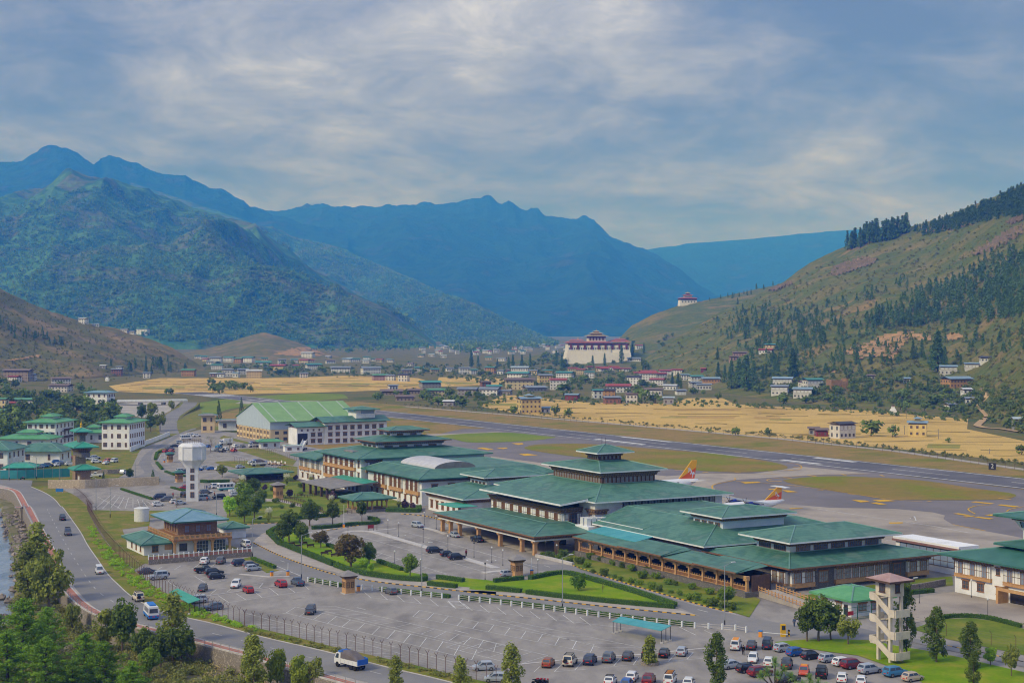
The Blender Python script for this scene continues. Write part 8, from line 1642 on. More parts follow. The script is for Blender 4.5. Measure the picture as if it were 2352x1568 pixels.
for a in ((420,480,90,45, 'teal', 'white'),(310,500,100,45, 'grey', 'stone'),(340,435,60,40, 'brown', 'dark'),(560,480,90,30, 'teal', 'cream'),(835,495,105,60, 'grey', 'white'),(920,500,70,45, 'teal', 'white'),(1075,490,100,60, 'teal', 'ochre'),(1350,492,170,60, 'pale', 'white'),(1340,540,215,55, 'teal', 'white'),(1575,575,140,75, 'grey', 'yellow'),(1605,500,90,40, 'teal', 'yellow'),(1760,570,160,95, 'teal', 'white'),(1985,550,100,80, 'teal', 'white'),
          (520,625,200,55, 'teal', 'grey'),(570,700,180,60, 'green', 'cream'),(870,690,190,60, 'grey', 'grey'),(1070,690,190,60, 'grey', 'white'),(1030,625,100,60, 'brown', 'brick'),(1110,642,150,35, 'teal', 'ochre'),(290,745,190,40, 'brown', 'stone'),(700,788,110,32, 'white', 'grey'),(1830,735,130,50, 'blue', 'redwall'),(2190,770,160,60, 'grey', 'brick'),(1580,852,95,45, 'blue', 'white'),(1910,500,90,50, 'red', 'cream'),(1480,655,210,30, 'grey', 'grey'),(170,690,220,30, 'brown', 'stone'),(380,680,160,30, 'brown', 'stone'),(1220,690,110,40, 'grey', 'grey'),(700,470,70,30, 'grey', 'white'),(1170,500,60,35, 'grey', 'white'),(1250,490,60,30, 'brown', 'brick'),(2100,470,120,35, 'red', 'cream'),(2210,465,110,35, 'red', 'white'),(1830,470,90,30, 'red', 'cream'),(180,640,90,40, 'grey', 'white'),(1470,500,80,40, 'grey', 'cream'),(1180,375,90,25, 'grey', 'white'),(1060,365,70,25, 'teal', 'cream'),(650,345,60,20, 'pale', 'white'),(540,335,60,20, 'pale', 'white'),(440,340,60,22, 'teal', 'cream'),(60,385,70,25, 'red', 'cream'),(160,385,60,22, 'grey', 'white')): vh(21, *a, Z2)
vh(21,1340,640,290,100, 'brown', 'cream', Z2,3,0.05); vh(21,1700,640,165,100, 'red', 'white', Z2,3,-.1); vh(21,1430,858,215,150, 'blue', 'yellow', 'alone beside the runway fence', 3,.3, tower=True)
Z3 = 'among the red roofs'
for a in ((335,622,270,75, 'red', 'white'),(225,662,170,70, 'dark', 'ochre'),(110,682,110,90, 'teal', 'white'),(270,737,190,50, 'blue', 'brick'),(470,737,130,110, 'brown', 'dark'),(705,652,200,65, 'brown', 'dark'),(860,747,120,75, 'pale', 'grey'),(500,548,150,100, 'dark', 'white'),(650,500,190,90, 'red', 'white'),(745,545,160,65, 'red', 'white'),(640,440,170,40, 'red', 'white'),(830,440,150,50, 'red', 'white'),(950,430,120,50, 'red', 'white'),(560,470,140,60, 'red', 'white'),(760,480,160,60, 'red', 'white'),(880,592,150,45, 'white', 'white'),(1145,520,150,75, 'teal', 'white'),(1030,490,90,60, 'blue', 'white'),(1300,545,200,75, 'blue', 'ochre'),(1140,572,130,60, 'grey', 'dark'),(1230,592,170,55, 'grey', 'dark'),(330,400,120,30, 'red', 'cream'),(420,400,90,30, 'red', 'white'),(180,400,100,30, 'red', 'white'),(250,385,90,30, 'red', 'cream'),(30,380,70,30, 'red', 'cream'),(985,645,110,25, 'grey', 'white')): vh(22, *a, Z3)
Z4 = 'on the slope of the right hill'
for a in ((1545,285,100,42, 'brown', 'pink'),(1605,240,160,40, 'brown', 'pink'),(1930,178,120,65, 'teal', 'cream'),(1880,207,150,28, 'red', 'white'),(2060,540,220,70, 'blue', 'dark'),(2030,645,190,95, 'grey', 'dark'),(555,162,90,40, 'red', 'white'),(500,292,150,30, 'grey', 'white'),(1225,402,40,30, 'red', 'redwall')): vh(22, *a, Z4, timber=a[5] == 'dark')
for a in ((280,605,190,90, 'blue', 'dark'),(370,522,180,95, 'teal', 'dark'),(1720,505,260,85, 'blue', 'ochre'),(1810,602,90,85, 'white', 'white'),(1640,382,170,75, 'blue', 'dark'),(1860,337,140,55, 'blue', 'dark'),(2010,265,150,38, 'dark', 'white'),(1245,462,70,32, 'blue', 'white'),(920,432,80,30, 'brown', 'grey'),(2300,857,110,50, 'pale', 'grey'),(1840,655,80,25, 'grey', 'white'),(1660,710,90,28, 'grey', 'white'),(290,500,100,50, 'brown', 'dark')): vh(23, *a, Z4, timber=a[5] == 'dark')
vh(23,650,985,215,150, 'dark', 'dark', 'alone in the golden fields', 2,.5, timber=True); vh(23,1355,968,185,140, 'blue', 'yellow', 'alone in the golden fields', 2,-.3, tower=True); vh(23,450,965,120,30, 'brown', 'redwall', 'beside the old farmhouse', 1); vh(23,380,950,60,40, 'brown', 'grey', 'beside the old farmhouse', 1)
Z5 = 'among the trees on the left'
for a in ((560,350,190,60, 'brown', 'dark'),(560,415,200,60, 'brown', 'dark'),(170,300,260,90, 'brown', 'stone'),(135,322,110,50, 'red', 'white'),(290,300,90,50, 'blue', 'white'),(1075,262,100,60, 'grey', 'brick'),(1350,287,70,50, 'grey', 'dark'),(30,572,90,100, 'green', 'cream'),(230,540,200,55, 'green', 'white'),(20,645,110,60, 'green', 'white'),(950,200,60,20, 'white', 'grey'),(1100,210,60,20, 'grey', 'white'),(145,560,110,45, 'red', 'brick')): vh(1, *a, Z5)
Z6 = 'on the left hill crest'
for a in ((575,1312,60,40, 'white', 'white'),(985,1388,95,48, 'green', 'white'),(860,1368,50,20, 'grey', 'white'),(905,1383,60,20, 'grey', 'white'),(660,1330,50,14, 'pale', 'white')): vh(24, *a, Z6)
Z7 = 'at the far mountain foot'
for i in range(46):
    u = R.uniform(960,1300); v = R.uniform(796,815)
    p = T(u, v)
    if p: vh(0, u, v, R.uniform(9,16), R.uniform(6,9), R.choice(('teal', 'grey', 'pale', 'red', 'white')), R.choice(('white', 'white', 'cream')), Z7)
# ------------------------------------------------------------------ fortress monastery
p = T(1372,818); s = 2380 / FPX; M_dz = mat('fortress_whitewash', S(238,234,226), S(224,218,208),.05,.85,.1,.5); M_dzr = mat('fortress_red_band', S(128,62,56), S(112,54,50),.1,.8); M_dzroof = mat('fortress_red_roof', S(150,84,78), S(168,104,96),.1,.7); M_gold = mat('gilded_roof', S(196,170,104), S(176,150,96),.1,.5)
DZ = G(1372,822,8); Yd = 2360.0; c = Vector(((1374 - CX) * Yd / FPX, Yd, 0)); mpp = Yd / FPX
zof = lambda v: CAM_H + (HZ - v) * Yd / FPX
d = thing('fortress_monastery', (c.x, c.y, 0),0.06, 'huge white fortress monastery with red roofs and a central tower', 'fortress')
zb, zt, zw = zof(828), zof(788), zof(808)
def taper(x0, x1, y0, y1, z0, z1, t, nm, m): return MB().hexa([(x0 - t, y0 - t, z0),(x1 + t, y0 - t, z0),(x1 + t, y1 + t, z0),(x0 - t, y1 + t, z0)],[(x0, y0, z1),(x1, y0, z1),(x1, y1, z1),(x0, y1, z1)]).build(nm, m, d)
taper(-48,50,-2,50, zb - 30, zw - 1,6, 'rampart', M_dz); taper(-46,18,0,44, zw - 1, zt, 1.5, 'wall', M_dz); taper(18.1,48,2,44, zw - 1, zt, 1.5, 'wall', M_dz)
for x0, x1, y in ((-46,18,-.3),(18.1,48,1.7)):
    MB().box(x0 - .3, x1 + .3, y - .1, y + .4, zt - 3, zt - .3).build('red_band', M_dzr, d)
    n = int((x1 - x0) / 2.6)
    for i in range(n):
        xx = x0 + (x1 - x0) * (i + .5) / n
        for zz in (zt - 9.5, zt - 13.5)[: 2 if x1 < 20 else 1]: add('window', window_solid(1.2,2.6), d, (xx, y - .7, zz))
        if i % 4 == 1: MB().box(xx - 1.6, xx + 1.6, y - 1.6, y, zt - 9, zt - .4).build('timber_bay', M_dzr, d)
def droof(x0, x1, y0, y1, z, rise, ins, m, nm='roof'): return MB().hexa([(x0, y0, z),(x1, y0, z),(x1, y1, z),(x0, y1, z)],[(x0 + ins, y0 + ins, z + rise),(x1 - ins, y0 + ins, z + rise),(x1 - ins, y1 - ins, z + rise),(x0 + ins, y1 - ins, z + rise)]).build(nm, m, d)
droof(-49,20,-3,47, zt + .5,2.4,6, M_dzroof); droof(19,51,-1,47, zt + 1.8,3,6, M_dzroof); droof(-44,-20,2,20, zt + 3.8,2.4,5, M_dzroof); droof(24,46,4,20, zt + 5,2.2,5, M_dzroof)
for x_ in (-30,35): MB().lathe([(1.5, zt + 6),(.6, zt + 7),(.2, zt + 9.5)],8, cx=x_, cy=12).build('gilded_finial', M_gold, d)
taper(-13,13,14,40, zt + 1, zt + 10.5,.8, 'tower_wall', M_dz); MB().box(-13.4,13.4,13.6,40.4, zt + 8, zt + 10.7).build('red_band', M_dzr, d)
for i in range(5): MB().box(-11 + i * 5 - .9,-11 + i * 5 + .9,13.2,13.7, zt + 4, zt + 8).build('timber_bay', M_dzr, d)
droof(-18,18,9,45, zt + 11,1.8,8, M_gold); MB().box(-8,8,19,35, zt + 12.4, zt + 14.6).build('tower_wall', M_dzr, d); droof(-12,12,15,39, zt + 14.6,1.6,6, M_gold); MB().box(-4,4,23,31, zt + 16, zt + 17.6).build('tower_wall', M_dzr, d); droof(-7,7,20,34, zt + 17.6,1.8,6.5, M_gold); MB().lathe([(.8, zt + 19),(.3, zt + 20.5),(.1, zt + 22.5)],8, cx=0, cy=27).build('gilded_finial', M_gold, d)
# hill-top temple and round watchtower
p = TC(25,140,858)
if p: 
    d = thing('hill_temple', (p.x, p.y + 8, p.z - 2),.1, 'small white hill temple with stepped red roofs left on the ridge', 'temple'); MB().hexa([(-17,-10,-4),(17,-10,-4),(17,10,-4),(-17,10,-4)],[(-15,-9,13),(15,-9,13),(15,9,13),(-15,9,13)]).build('wall', M_dz, d); MB().box(-15.4,15.4,-9.4,9.4,10.5,13.1).build('red_band', M_dzr, d); droof(-18,18,-12,12,13.2,2.4,7, M_dzroof); MB().box(-7,7,-5,5,14,19).build('tower_wall', M_dz, d); droof(-10,10,-8,8,19,2,5, M_dzroof); MB().box(-3,3,-3,3,20.5,23).build('tower_wall', M_dzr, d); droof(-5,5,-5,5,23,2,4.5, M_gold)
    for i in range(5): add('window', window_solid(1.6,2.6), d, (-11 + i * 5.5,-9.5,6))
p = TC(25,1520,378)
if p:
    d = thing('round_watchtower', (p.x, p.y + 8, p.z - 2),0, 'round cream watchtower with a dark flat roof on the right ridge', 'tower'); MB().lathe([(11,-6),(10,0),(9.2,14),(9.2,16)],20).build('wall', mat('watchtower_stone', S(214,200,178), S(196,180,158),.1,.85), d); MB().lathe([(9.4,13),(9.4,15.4)],20).build('red_band', M_dzr, d); MB().lathe([(11,16.4),(11.4,17),(3,18.8),(.5,19.2)],20).build('roof', hm_(RC, 'roof_', 'dark'), d)
    for i in range(4): add('window', window_solid(1.4,2.6), d, (-5 + i * 3.4,-9.6 + abs(i - 1.5) * .8,7))
p = TC(23,1125,752); d = thing('white_chorten', p, 0, 'small white stepped shrine beside the golden fields', 'shrine')
MB().box(-2,2,-2,2,0,2.2).build('base', M_wall, d); MB().box(-1.5,1.5,-1.5,1.5,2.2,3.2).build('step', M_wall, d); MB().box(-1,1,-1,1,3.2,5.0).build('shaft', M_wall, d); MB().hexa([(-1.4,-1.4,5),(1.4,-1.4,5),(1.4,1.4,5),(-1.4,1.4,5)],[(-.1,-.1,6),(.1,-.1,6),(.1,.1,6),(-.1,.1,6)]).build('roof', M_woodd, d)
p = TC(1,985,315); d = thing('white_chorten', p, 0, 'small white shrine in front of the left hill', 'shrine'); MB().box(-1.8,1.8,-1.8,1.8,0,3).build('base', M_wall, d); MB().box(-1.2,1.2,-1.2,1.2,3,4.4).build('shaft', M_wall, d); MB().hexa([(-1.7,-1.7,4.4),(1.7,-1.7,4.4),(1.7,1.7,4.4),(-1.7,1.7,4.4)],[(-.1,-.1,5.4),(.1,-.1,5.4),(.1,.1,5.4),(-.1,.1,5.4)]).build('roof', M_roofgrey, d)
p = TC(23,600,528); d = thing('mud_ruin', p, .2, 'roofless brown mud-walled ruin on the right slope', 'ruin'); mm = mat('rammed_earth', S(168,134,92), S(146,116,82),.6,.95)
MB().box(-7,-5.8,-5,5,-1,8).build('wall', mm, d); MB().box(5.6,7,-5,5,-1,9).build('wall', mm, d); MB().box(-5.8,5.6,4,5,-1,7.5).build('wall', mm, d); MB().box(-5.8,-2.5,-5,-4,-1,7).build('wall', mm, d); MB().box(2,5.6,-5,-4,-1,6.5).build('wall', mm, d); MB().box(-2.5,2,-5,-4,4,6.8).build('wall', mm, d)
# ------------------------------------------------------------------ valley trees
def px_tree(k, x, y, hpx, kind, label, group, wide=1.0):
    p = TC(k, x, y)
    if p is not None: tree(p, hpx * CR[k][2] * p.y / FPX, kind, label, group, wide, .3)
BIGC = [(21,900,430,158),(21,962,430,112),(21,1140,432,84),(21,1243,442,112),(21,1282,432,124),(21,1365,432,124),(21,1440,432,130),(21,2015,440,120),(21,2125,418,120),(21,2178,350,150),(21,2280,395,175),(21,1682,420,150),(21,1730,452,120),
        (22,480,240,170),(22,600,205,110),(22,1380,480,190),(22,1375,275,140),(22,1450,520,200),(22,1520,560,290),(22,1600,562,310),(22,1680,590,380),(22,1755,560,290),(22,1850,480,150),(22,1885,452,130),(22,1970,442,180),(22,2165,462,320),(22,2010,440,110),(22,1930,125,110),(22,650,392,85),(22,590,392,65),(22,900,540,140),(22,960,560,160),(22,990,575,120),(22,1500,480,140),(22,1640,450,170),
        (23,185,412,280),(23,1545,362,400),(23,1500,330,230),(23,1610,350,240),(23,780,292,170),(23,905,292,120),(23,1312,242,190),(23,1395,222,180),(23,1760,292,110),(23,660,290,120),(23,40,360,120),(23,1260,560,110),(23,1450,560,120),(23,1885,600,90),(23,1060,150,90)]
for kz, wh in ((21, 'around the fortress'),(22, 'behind the red roofs'),(23, 'on the right slope')):
  for i, (k, x, y, h) in enumerate(sorted(q for q in BIGC if q[0] == kz)): px_tree(k, x, y, h, 'cypress', f'{ORD[i]} tall dark cypress from the left {wh}', 'tall cypresses of the valley', 1.0 if h < 300 else 1.35)
MIDT = [(21,1290,862,90,1.2, 'round tree left of the yellow house'),(21,1680,872,115,.95, 'large round tree right of the yellow house'),(21,1795,892,105,.9, 'second round tree right of the yellow house'),(21,820,802,130,1.2, 'broad tree by the runway fence'),(21,600,782,110,1.4, 'bushy trees row near the sheds'),(21,690,720,130,1, 'tall leafy tree among the sheds'),(21,1750,692,130,1.6, 'wide dark tree before the red hall'),(21,1245,642,65,.8, 'small tree before the cream block'),(22,1565,1068,100,1.1, 'single round tree by the perimeter track'),(22,1900,1072,105,.8, 'thin tree by the perimeter track'),(22,580,735,185,1.1, 'large leafy tree among the red roofs'),(22,720,735,130,1.3, 'broad leafy tree right of the large one'),(23,920,962,180,1.5, 'big spreading tree beside the old farmhouse'),(23,1120,972,130,1.1, 'grey-green tree left of the yellow farmhouse'),(23,2330,1135,110,1.2, 'green bush at the right edge of the fields'),(23,1650,600,110,1.2, 'green tree before the ochre hillside house'),(1,1530,440,70,1, 'left tree of the pair before the golden field'),(1,1570,440,75,1, 'right tree of the pair before the golden field'),(23,1640,1025,60,1.2, 'bush right of the yellow farmhouse'),(22,1290,1040,50,1.1, 'small bush by the perimeter track')]
for k, x, y, h, w, lab in MIDT: px_tree(k, x, y, h, 'fbroad', lab, None, w)
rr = random.Random(21)
BELTS = [([(1570,905),(1700,878),(1800,893),(2000,898),(2170,925),(2230,960),(2000,945),(1860,938),(1700,925)],42,(5,9), 'on the bushy foot of the right hill'),([(1100,842),(1300,850),(1500,868),(1480,900),(1300,880),(1100,872)],34,(5,10), 'between the village houses'),([(880,905),(1100,900),(1160,925),(1000,938),(860,922)],20,(4,8), 'near the runway end sheds'),([(450,832),(700,836),(1000,838),(1100,855),(900,866),(700,863),(500,866)],40,(5,10), 'in the far left town belt'),
         ([(480,888),(560,882),(585,898),(570,906),(480,905)],12,(6,10), 'in the dark clump before the hangar'),([(0,925),(70,915),(180,925),(265,945),(272,985),(180,992),(20,1010),(0,1000)],36,(7,12), 'in the dense grove left of the apartments'),([(0,880),(120,890),(270,905),(262,935),(100,922),(0,915)],20,(6,11), 'around the pagoda house on the left'),([(1240,815),(1310,800),(1330,845),(1450,845),(1440,830),(1500,850),(1300,852),(1200,842)],28,(6,12), 'below the white fortress'),([(1420,760),(1480,780),(1560,770),(1460,840),(1400,835)],14,(5,9), 'on the slope beside the fortress')]
for pix, n, (h0, h1), where in BELTS:
    for i, (u, v) in enumerate(sorted(sample(pix, n, rr))):
        p = T(u, v)
        if p is not None: tree(p, rr.uniform(h0, h1), rr.choice(('fbroad', 'fbroad', 'fbroad2')), f'{ORD[i]} leafy tree from the left {where}', f'leafy trees {where}', rr.uniform(.9,1.5),.4)
CONB = [([(2352,578),(2240,625),(2140,662),(2060,705),(1990,742),(1960,756),(2100,748),(2250,738),(2352,725)],90,(9,15), 'in the pine wood on the right hill'),([(1945,572),(2000,549),(2060,536),(2088,531),(2075,545),(2000,563),(1950,580)],46,(20,32), 'in the dark clump on the ridge'),([(2100,529),(2200,498),(2352,432),(2352,475),(2200,520)],60,(9,14), 'along the wooded crest'),([(1680,700),(1790,690),(1900,700),(1950,760),(1880,800),(1780,770),(1690,760)],44,(7,13), 'scattered across the dry hillside'),([(1600,690),(1700,668),(1800,630),(1830,635),(1720,680),(1620,700)],26,(7,13), 'on the lower ridge crest'),([(0,740),(110,765),(180,800),(160,810),(60,780),(0,775)],26,(7,11), 'on the left hillside'),([(240,835),(390,830),(440,850),(430,862),(300,860)],22,(10,15), 'at the foot of the left hill')]
for pix, n, (h0, h1), where in CONB:
    for i, (u, v) in enumerate(sorted(sample(pix, n, rr))):
        p = T(u, v)
        if p is not None and p.y < 3200: tree(p, rr.uniform(h0, h1), 'fconifer', f'{ORD[i]} dark conifer from the left {where}', f'conifers {where}', rr.uniform(.8,1.2),.4)
# wooded mass further back and hillside scrub (uncounted)
def mass(name, pix, n, kinds, h0, h1, m, label, seed):
    rr = random.Random(seed); rng = np.random.default_rng(seed); base = [proto(k, i)[0] for k in kinds for i in range(2)]; Hs = [proto(k, i)[2] for k in kinds for i in range(2)]
    B = []
    for me in base:
        V = np.empty(len(me.vertices) * 3, np.float32); me.vertices.foreach_get('co', V); V = V.reshape(-1,4,3); sel = rng.permutation(len(V))[:(70 if n < 3000 else 22)]; B.append(V[sel] )
    out = []
    for u, v in sample(pix, n, rr):
        p = T(u, v)
        if p is None or ((p.y > 3300) != ('mountain' in name)): continue
        i = rr.randrange(len(B)); s = rr.uniform(h0, h1) / Hs[i]; a = rr.uniform(0,6.28); c_, s_ = math.cos(a), math.sin(a); V = B[i].reshape(-1,3) * s; w = rr.uniform(.9,1.4)
        cc = V.reshape(-1,4,3); ce = cc.mean(1, keepdims=True); V = ((cc - ce) * (1.5 if n < 3000 else 2.4) + ce).reshape(-1,3)
        out.append(np.stack([(V[:, 0] * c_ - V[:, 1] * s_) * w + p.x, (V[:, 0] * s_ + V[:, 1] * c_) * w + p.y, V[:, 2] + p.z - .4],1))
    V = np.concatenate(out); return add(name, npmesh(name, V, np.arange(len(V)).reshape(-1,4), m), kind='stuff', label=label, cat='vegetation')
mass('pine_wood', [(2360,575),(2240,622),(2140,660),(2060,702),(1990,740),(1940,758),(2000,757),(2120,748),(2230,742),(2360,730)],420,('fconifer',),7,13, L_con, 'dense pine wood covering the lower right hillside', 1)
mass('crest_wood', [(2100,530),(2200,499),(2360,432),(2360,495),(2280,505),(2200,527),(2120,545)],420,('fconifer',),8,13, L_con, 'wooded crest at the top of the right hill', 2)
mass('hillside_scrub', [(1470,835),(1640,730),(1860,620),(2080,540),(2360,500),(2360,1000),(2230,960),(2150,930),(1900,915),(1700,890),(1560,860)],2600,('fbroad', 'fbroad2'),1.2,4.2, L_scrub, 'low scrub speckled over the dry right hillside', 3)
mass('left_scrub', [(0,670),(200,745),(440,830),(420,860),(200,880),(0,880)],1100,('fbroad', 'fbroad2'),.8,3.0, L_scrub, 'low scrub speckled over the left hillside', 4)
mass('slope_thicket', [(1680,860),(1800,830),(1950,850),(2100,860),(2352,900),(2352,990),(2230,960),(2100,930),(1900,925),(1720,905)],650,('fbroad', 'fbroad2'),2,5.5, L_farb, 'green thicket on the lower slope above the golden fields', 5)
mass('valley_thicket', [(450,838),(1000,838),(1250,835),(1500,858),(1560,880),(1480,905),(1200,895),(1000,865),(600,868)],900,('fbroad', 'fbroad2'),2,5, L_farb, 'hedges and thickets filling the far valley floor', 6)
mass('grove_undergrowth', [(0,900),(120,905),(270,925),(280,985),(200,1000),(0,1010)],420,('fbroad', 'fbroad2'),2,6, L_dark, 'dark undergrowth of the grove left of the apartments', 7)
mass('fence_scrub', [(870,925),(1000,938),(1180,950),(1450,976),(1800,1005),(2350,1070),(2350,1062),(1800,998),(1450,969),(1180,942),(1000,930)],420,('fbroad',),.6,2.2, L_scrub, 'ragged scrub along the far perimeter fence', 8)
mass('field_scrub', [(1080,905),(1200,898),(1350,915),(1550,916),(1700,925),(1990,940),(2230,958),(2225,970),(1990,950),(1690,936),(1350,930),(1180,918),(1100,940)],420,('fbroad', 'fbroad2'),1.0,3.6, L_farb, 'bushes along the edges of the golden fields', 9)
mass('mountain_forest_near', [(0,480),(240,425),(480,495),(700,620),(1000,800),(700,820),(0,740)],7000,('fconifer', 'fbroad'),8,14, leafmat('mountain_leaf', (84,114,60),(108,126,70),.2,.2,.02), 'forest covering the near blue-green mountain', 10)
mass('mountain_forest_spur', [(600,530),(760,566),(960,650),(1160,735),(1290,795),(1050,815),(900,720),(700,600)],3600,('fconifer', 'fbroad'),11,18, MATS['mountain_leaf'], 'forest on the blue-green mountain spur', 11)
mass('scattered_pines', [(1700,745),(1900,690),(2100,635),(2352,560),(2352,830),(2100,840),(1900,865),(1700,850)],330,('fconifer',),5,11, L_con, 'scattered pines over the right hillside', 13)
mass('mid_slope_pines', [(1640,740),(1760,700),(1850,715),(1950,742),(1930,770),(1880,800),(1830,845),(1740,830),(1660,780)],170,('fconifer',),6,12, L_con, 'loose pines in the fold of the right hill', 12)
# bare orange earth cuts and rock bands on the slopes, dirt track
M_earth = mat('orange_earth', S(186,148,102), S(150,124,84),.12,.95,.6,.6, coords='world'); M_cliff = mat('grey_cliff', S(138,120,90),[S(104,92,70), S(164,136,98)],.3,.95,1,.4, coords='world')
def patch(name, k, pts, m, lift=.5, n=7):
    """a patch of bare ground or rock laid on the slope"""
    px_ = [PX(k, *q) for q in pts]; us = [q[0] for q in px_]; vs2 = [q[1] for q in px_]; V = []; F = []; idx = {}; nu = 28; nv = 14
    for j in range(nv + 1):
        for i in range(nu + 1):
            u = min(us) + (max(us) - min(us)) * i / nu; v = min(vs2) + (max(vs2) - min(vs2)) * j / nv
            if inpoly(px_, u + 2 * math.sin(v * .9 + i), v + 1.5 * math.sin(u * .7)):
                p = T(u, v)
                if p is not None: idx[(i, j)] = len(V); V.append((p.x, p.y - .3, p.z + lift + (.5 if lift < 1 else 2.2) * lift * math.sin(i * 2.1 + j) * math.sin(j * 3.7 + i * .6)))
    for (i, j), a in idx.items():
        q = [(i + 1, j),(i + 1, j + 1),(i, j + 1)]
        if all(t_ in idx for t_ in q):
            vs3 = [V[a]] + [V[idx[t_]] for t_ in q]
            if max(vv[1] for vv in vs3) - min(vv[1] for vv in vs3) < 60: F.append((a, idx[q[0]], idx[q[1]], idx[q[2]]))
    if F: add(name, mesh(name, V, F, m, smooth=True), kind='structure')
for k, pts in ((25,[(1130,1150),(1300,1100),(1420,1040),(1560,1020),(1700,1050),(1750,1080),(1740,1110),(1600,1090),(1520,1180),(1480,1220),(1400,1210),(1300,1210),(1250,1230),(1180,1190)]),(25,[(1800,1080),(1850,1040),(1930,1050),(1945,1085),(1850,1095)]),(25,[(2000,1080),(2040,1055),(2070,1060),(2040,1080)]),(25,[(1000,1290),(1070,1265),(1160,1280),(1100,1310)]),(25,[(870,1240),(940,1215),(900,1245)]),(20,[(990,320),(1200,260),(1340,235),(1450,245),(1530,320),(1480,340),(1300,335),(1100,330)]),(1,[(0,130),(380,65),(400,90),(200,125),(0,145)])): patch('earth_cut', k, pts, M_earth)
for k, pts in ((25,[(1050,640),(1130,590),(1280,540),(1400,560),(1350,600),(1200,650),(1090,680)]),(25,[(1950,540),(2060,470),(2200,380),(2335,320),(2335,400),(2200,480),(2050,550)]),(25,[(1650,380),(1850,310),(2050,330),(1900,370),(1700,400)]),(25,[(2200,320),(2335,260),(2335,310),(2250,345)]),(25,[(640,770),(800,700),(840,720),(700,780)])): patch('rock_band', k, pts, M_cliff, 1.2)
tr_ = [TC(23, *q) for q in ((2020,560),(2010,600),(1950,660),(1940,690),(1980,740),(2010,780),(1990,800),(1930,850),(1920,870),(2000,890),(2150,900),(2352,910))]
mb = MB(); tr_ = smoothline([q for q in tr_ if q is not None],6); strip_mesh(mb, [Vector((q.x, q.y, ground_z(q.x, q.y) + .5)) for q in tr_],-2.2,2.2); mb.build('dirt_track', M_dirt, kind='structure')
# utility poles
for i, (k, x, y, h) in enumerate(((23,675,605,65),(23,1098,640,45),(23,1175,715,60),(23,1248,800,70),(23,1550,990,95),(23,1232,950,90),(22,1115,705,80),(22,1600,730,60),(22,715,735,55),(23,2030,1130,50),(23,388,365,90),(23,880,85,60))):
    p = TC(k, x, y); h = h * CR[k][2] * p.y / FPX; o = thing('utility_pole', p, 0, f'{ORD[i]} thin utility pole of the valley line', 'pole', 'utility poles'); MB().tube((0,0,-1),(0,0, h),.16,.12,6).build('pole', M_roofgrey, o); MB().box(-.9,.9,-.06,.06, h - .8, h - .65).build('crossarm', M_roofgrey, o)
# ------------------------------------------------------------------ people
def person_mesh(walk):
    V = [(0,0,.95),(0,0,1.12),(0,0,1.38),(0,0,1.50),(0,0,1.58),(.01,0,1.68)]; E = [(0,1),(1,2),(2,3),(3,4),(4,5)]; Rr = [.135,.13,.15,.06,.085,.095]
    def chain(root, pts):
        prev = root
        for p, r in pts: V.append(p); Rr.append(r); E.append((prev, len(V) - 1)); prev = len(V) - 1
        return prev
    for s_ in (-1,1):
        st = .22 * s_ if walk else 0
        chain(0,[((0,.1 * s_, .88),.1),((st * .5 + .03,.1 * s_, .5),.07),((st, .1 * s_, .1),.05),((st + .14,.1 * s_, .04),.045)])
        w = chain(2,[((0,.19 * s_, 1.40),.065),((-st * .5 - .03,.24 * s_, 1.12),.05),((-st + .04,.25 * s_, .88),.036),((-st + .06,.25 * s_, .80),.04)])
        b = V[w]
        for q in range(4): chain(w, [((b[0] + .03 - .02 * q, b[1], b[2] - .06),.012),((b[0] + .035 - .02 * q, b[1] - .01 * s_, b[2] - (.1,.115,.11,.09)[q]),.01)])
        chain(w, [((b[0] + .05, b[1], b[2] - .01),.013),((b[0] + .065, b[1], b[2] - .05),.011)])
    me = bpy.data.meshes.new('body'); me.from_pydata(V, E, []); me.update(); return me, Rr
def to_mesh_skin(me, Rr, name):
    o = bpy.data.objects.new(name, me); col.objects.link(o); m = o.modifiers.new('skin', 'SKIN'); sv = me.skin_vertices[0].data if me.skin_vertices else None
    if sv is None: return o
    for i, r in enumerate(Rr): sv[i].radius = (r, r)
    sv[0].use_root = True; ss = o.modifiers.new('sub', 'SUBSURF'); ss.levels = 1; ss.render_levels = 1; return o
M_skin = mat('skin', S(176,132,104), rough=.7); M_hair = mat('dark_hair', S(34,30,30), rough=.8); PM = {}
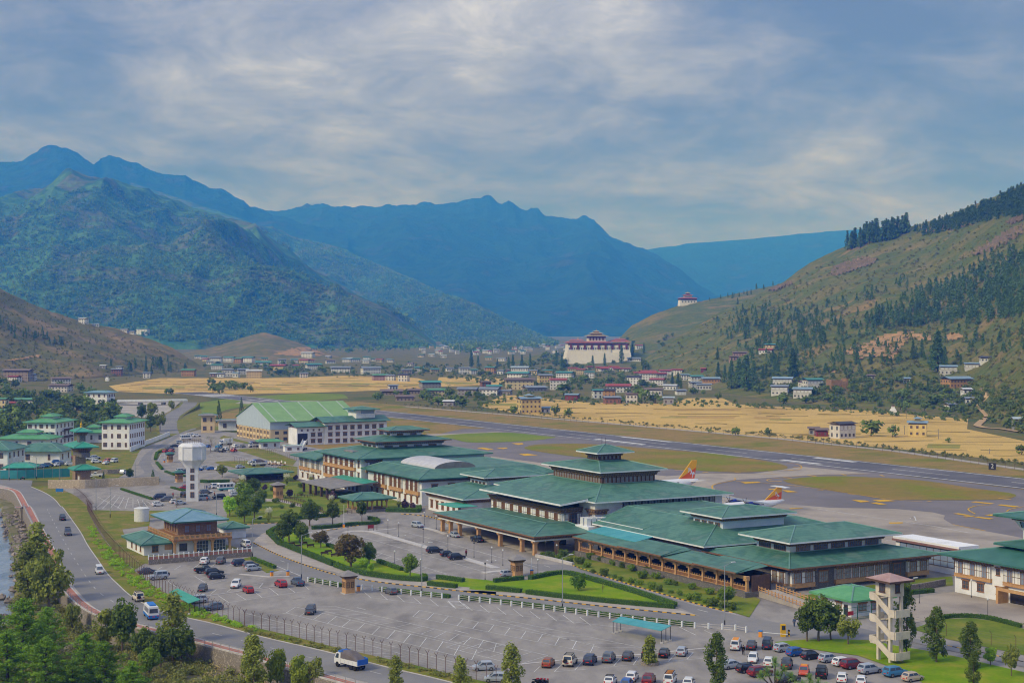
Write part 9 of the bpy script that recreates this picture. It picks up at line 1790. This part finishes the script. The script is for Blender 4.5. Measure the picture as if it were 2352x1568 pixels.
def person(p, ang, label, top, bottom, walk):
    if walk not in PM:
        me, Rr = person_mesh(walk); o = bpy.data.objects.new('tmp', me); col.objects.link(o); bpy.context.view_layer.objects.active = o
        m = o.modifiers.new('skin', 'SKIN')
        if not me.skin_vertices:
            with bpy.context.temp_override(object=o, active_object=o): bpy.ops.mesh.customdata_skin_add()
        sv = me.skin_vertices[0].data
        for i, r in enumerate(Rr): sv[i].radius = (r, r)
        sv[0].use_root = True; ss = o.modifiers.new('sub', 'SUBSURF'); ss.levels = 1
        dg = bpy.context.evaluated_depsgraph_get(); bm_ = bpy.data.meshes.new_from_object(o.evaluated_get(dg)); bpy.data.objects.remove(o); bm_.name = 'body'; PM[walk] = bm_
    b0 = PM[walk]; key = (walk, top, bottom)
    if key not in PM:
        b = b0.copy(); b.materials.clear(); b.materials.append(M_skin); V = np.empty(len(b.vertices) * 3, np.float32); b.vertices.foreach_get('co', V); V = V.reshape(-1,3)
        def cloth(zlo, zhi, nm, color, ymax):
            fs = [f for f in b.polygons if all(zlo < V[i][2] < zhi and abs(V[i][1]) < ymax for i in f.vertices)]
            ids = sorted({i for f in fs for i in f.vertices}); mp = {i: q for q, i in enumerate(ids)}; nr = [b.vertices[i].normal for i in ids]
            return mesh(nm, [tuple(V[i] + np.array(n_) * .018) for i, n_ in zip(ids, nr)],[tuple(mp[i] for i in f.vertices) for f in fs], mat('cloth_%d_%d_%d' % color, S(*color), rough=.9), smooth=True)
        PM[key] = (b, cloth(.86,1.5, 'jacket', top, .6), cloth(.06,.98, 'trousers', bottom, .19))
        hr = MB(); hr.lathe([(.1,1.66),(.112,1.72),(.09,1.78),(.02,1.8)],10); PM[key] += (hr.mesh('hair', M_hair, True),)
    o = thing('person', (p.x, p.y, p.z + .06), ang, label, 'person')
    for nm, me in zip(('body', 'jacket', 'trousers', 'hair'), PM[key]): add(nm, me, o)
    return o
for k, x, y, a, lab, t_, b_, w in ((4,1098,355,2.4, 'person in black walking across the inner car park', (30,30,34),(34,34,40), True),(12,412,435,-1.6, 'person in black with white shirt front standing beside the white taxi', (28,28,32),(30,30,34), True),(12,948,138,1.2, 'person in blue walking on the road by the flower bank', (70,88,120),(60,74,100), True),(12,1030,135,.6, 'person in grey half hidden by the dark clump', (120,124,130),(60,62,70), False),(14,1342,205,0, 'person in blue in the group by the minibus, leftmost', (60,90,150),(40,44,60), False),(14,1385,215,1, 'person in navy in the group by the minibus, middle', (44,54,90),(36,40,56), False),(14,1435,220,2, 'person in black trousers in the group by the minibus', (170,180,200),(28,28,34), False),(14,1465,200,3, 'person in pale blue in the group by the minibus, rightmost', (120,160,210),(60,64,80), False),
                                  (14,640,380,1, 'person in red beside the grey car near the bare shrub', (150,50,40),(40,40,44), False),(14,1555,360,1, 'person in brown beside the black car near the water tower', (150,90,50),(50,40,40), False),(14,1390,470,1, 'person in red coat right of the water tower', (160,70,60),(80,60,60), False),(17,815,1045,1, 'person in blue at the gateway lodge', (50,70,140),(40,44,60), False),(4,2015,440,2, 'person in dark red behind the black cars', (120,50,50),(40,40,44), False)):
    person(GC(k, x, y), a, lab, t_, b_, w)
for k, x, y, lab in ((6,1580,490, 'left person in pale shirt inside the arcade'),(6,1605,498, 'middle person in blue shirt inside the arcade'),(6,1625,505, 'right person in blue shirt inside the arcade')):
    q = toBA(GC(k, x, y, 1.25)); person(BA(max(203, q[0]), q[1],1.2),1, lab, (150,170,200),(50,50,60), False)
# ------------------------------------------------------------------ haze: the valley's blue air
hz = MB().box(-15500,15500,-2000,24500,-7,1640).build('haze', [], kind='stuff')
hm = bpy.data.materials.new('haze_air'); hm.use_nodes = True; hn = hm.node_tree; hn.nodes.clear()
ho = hn.nodes.new('ShaderNodeOutputMaterial'); hv = hn.nodes.new('ShaderNodeVolumePrincipled')
hv.inputs['Color'].default_value = (0.034,0.24,1.0,1); hv.inputs['Absorption Color'].default_value = (1,1,1,1)
hv.inputs['Density'].default_value = 1.65e-4; hv.inputs['Anisotropy'].default_value = 0.0
hn.links.new(hv.outputs[0], ho.inputs['Volume']); hz.data.materials.append(hm)
hz['label'] = 'thin blue haze filling the valley air'
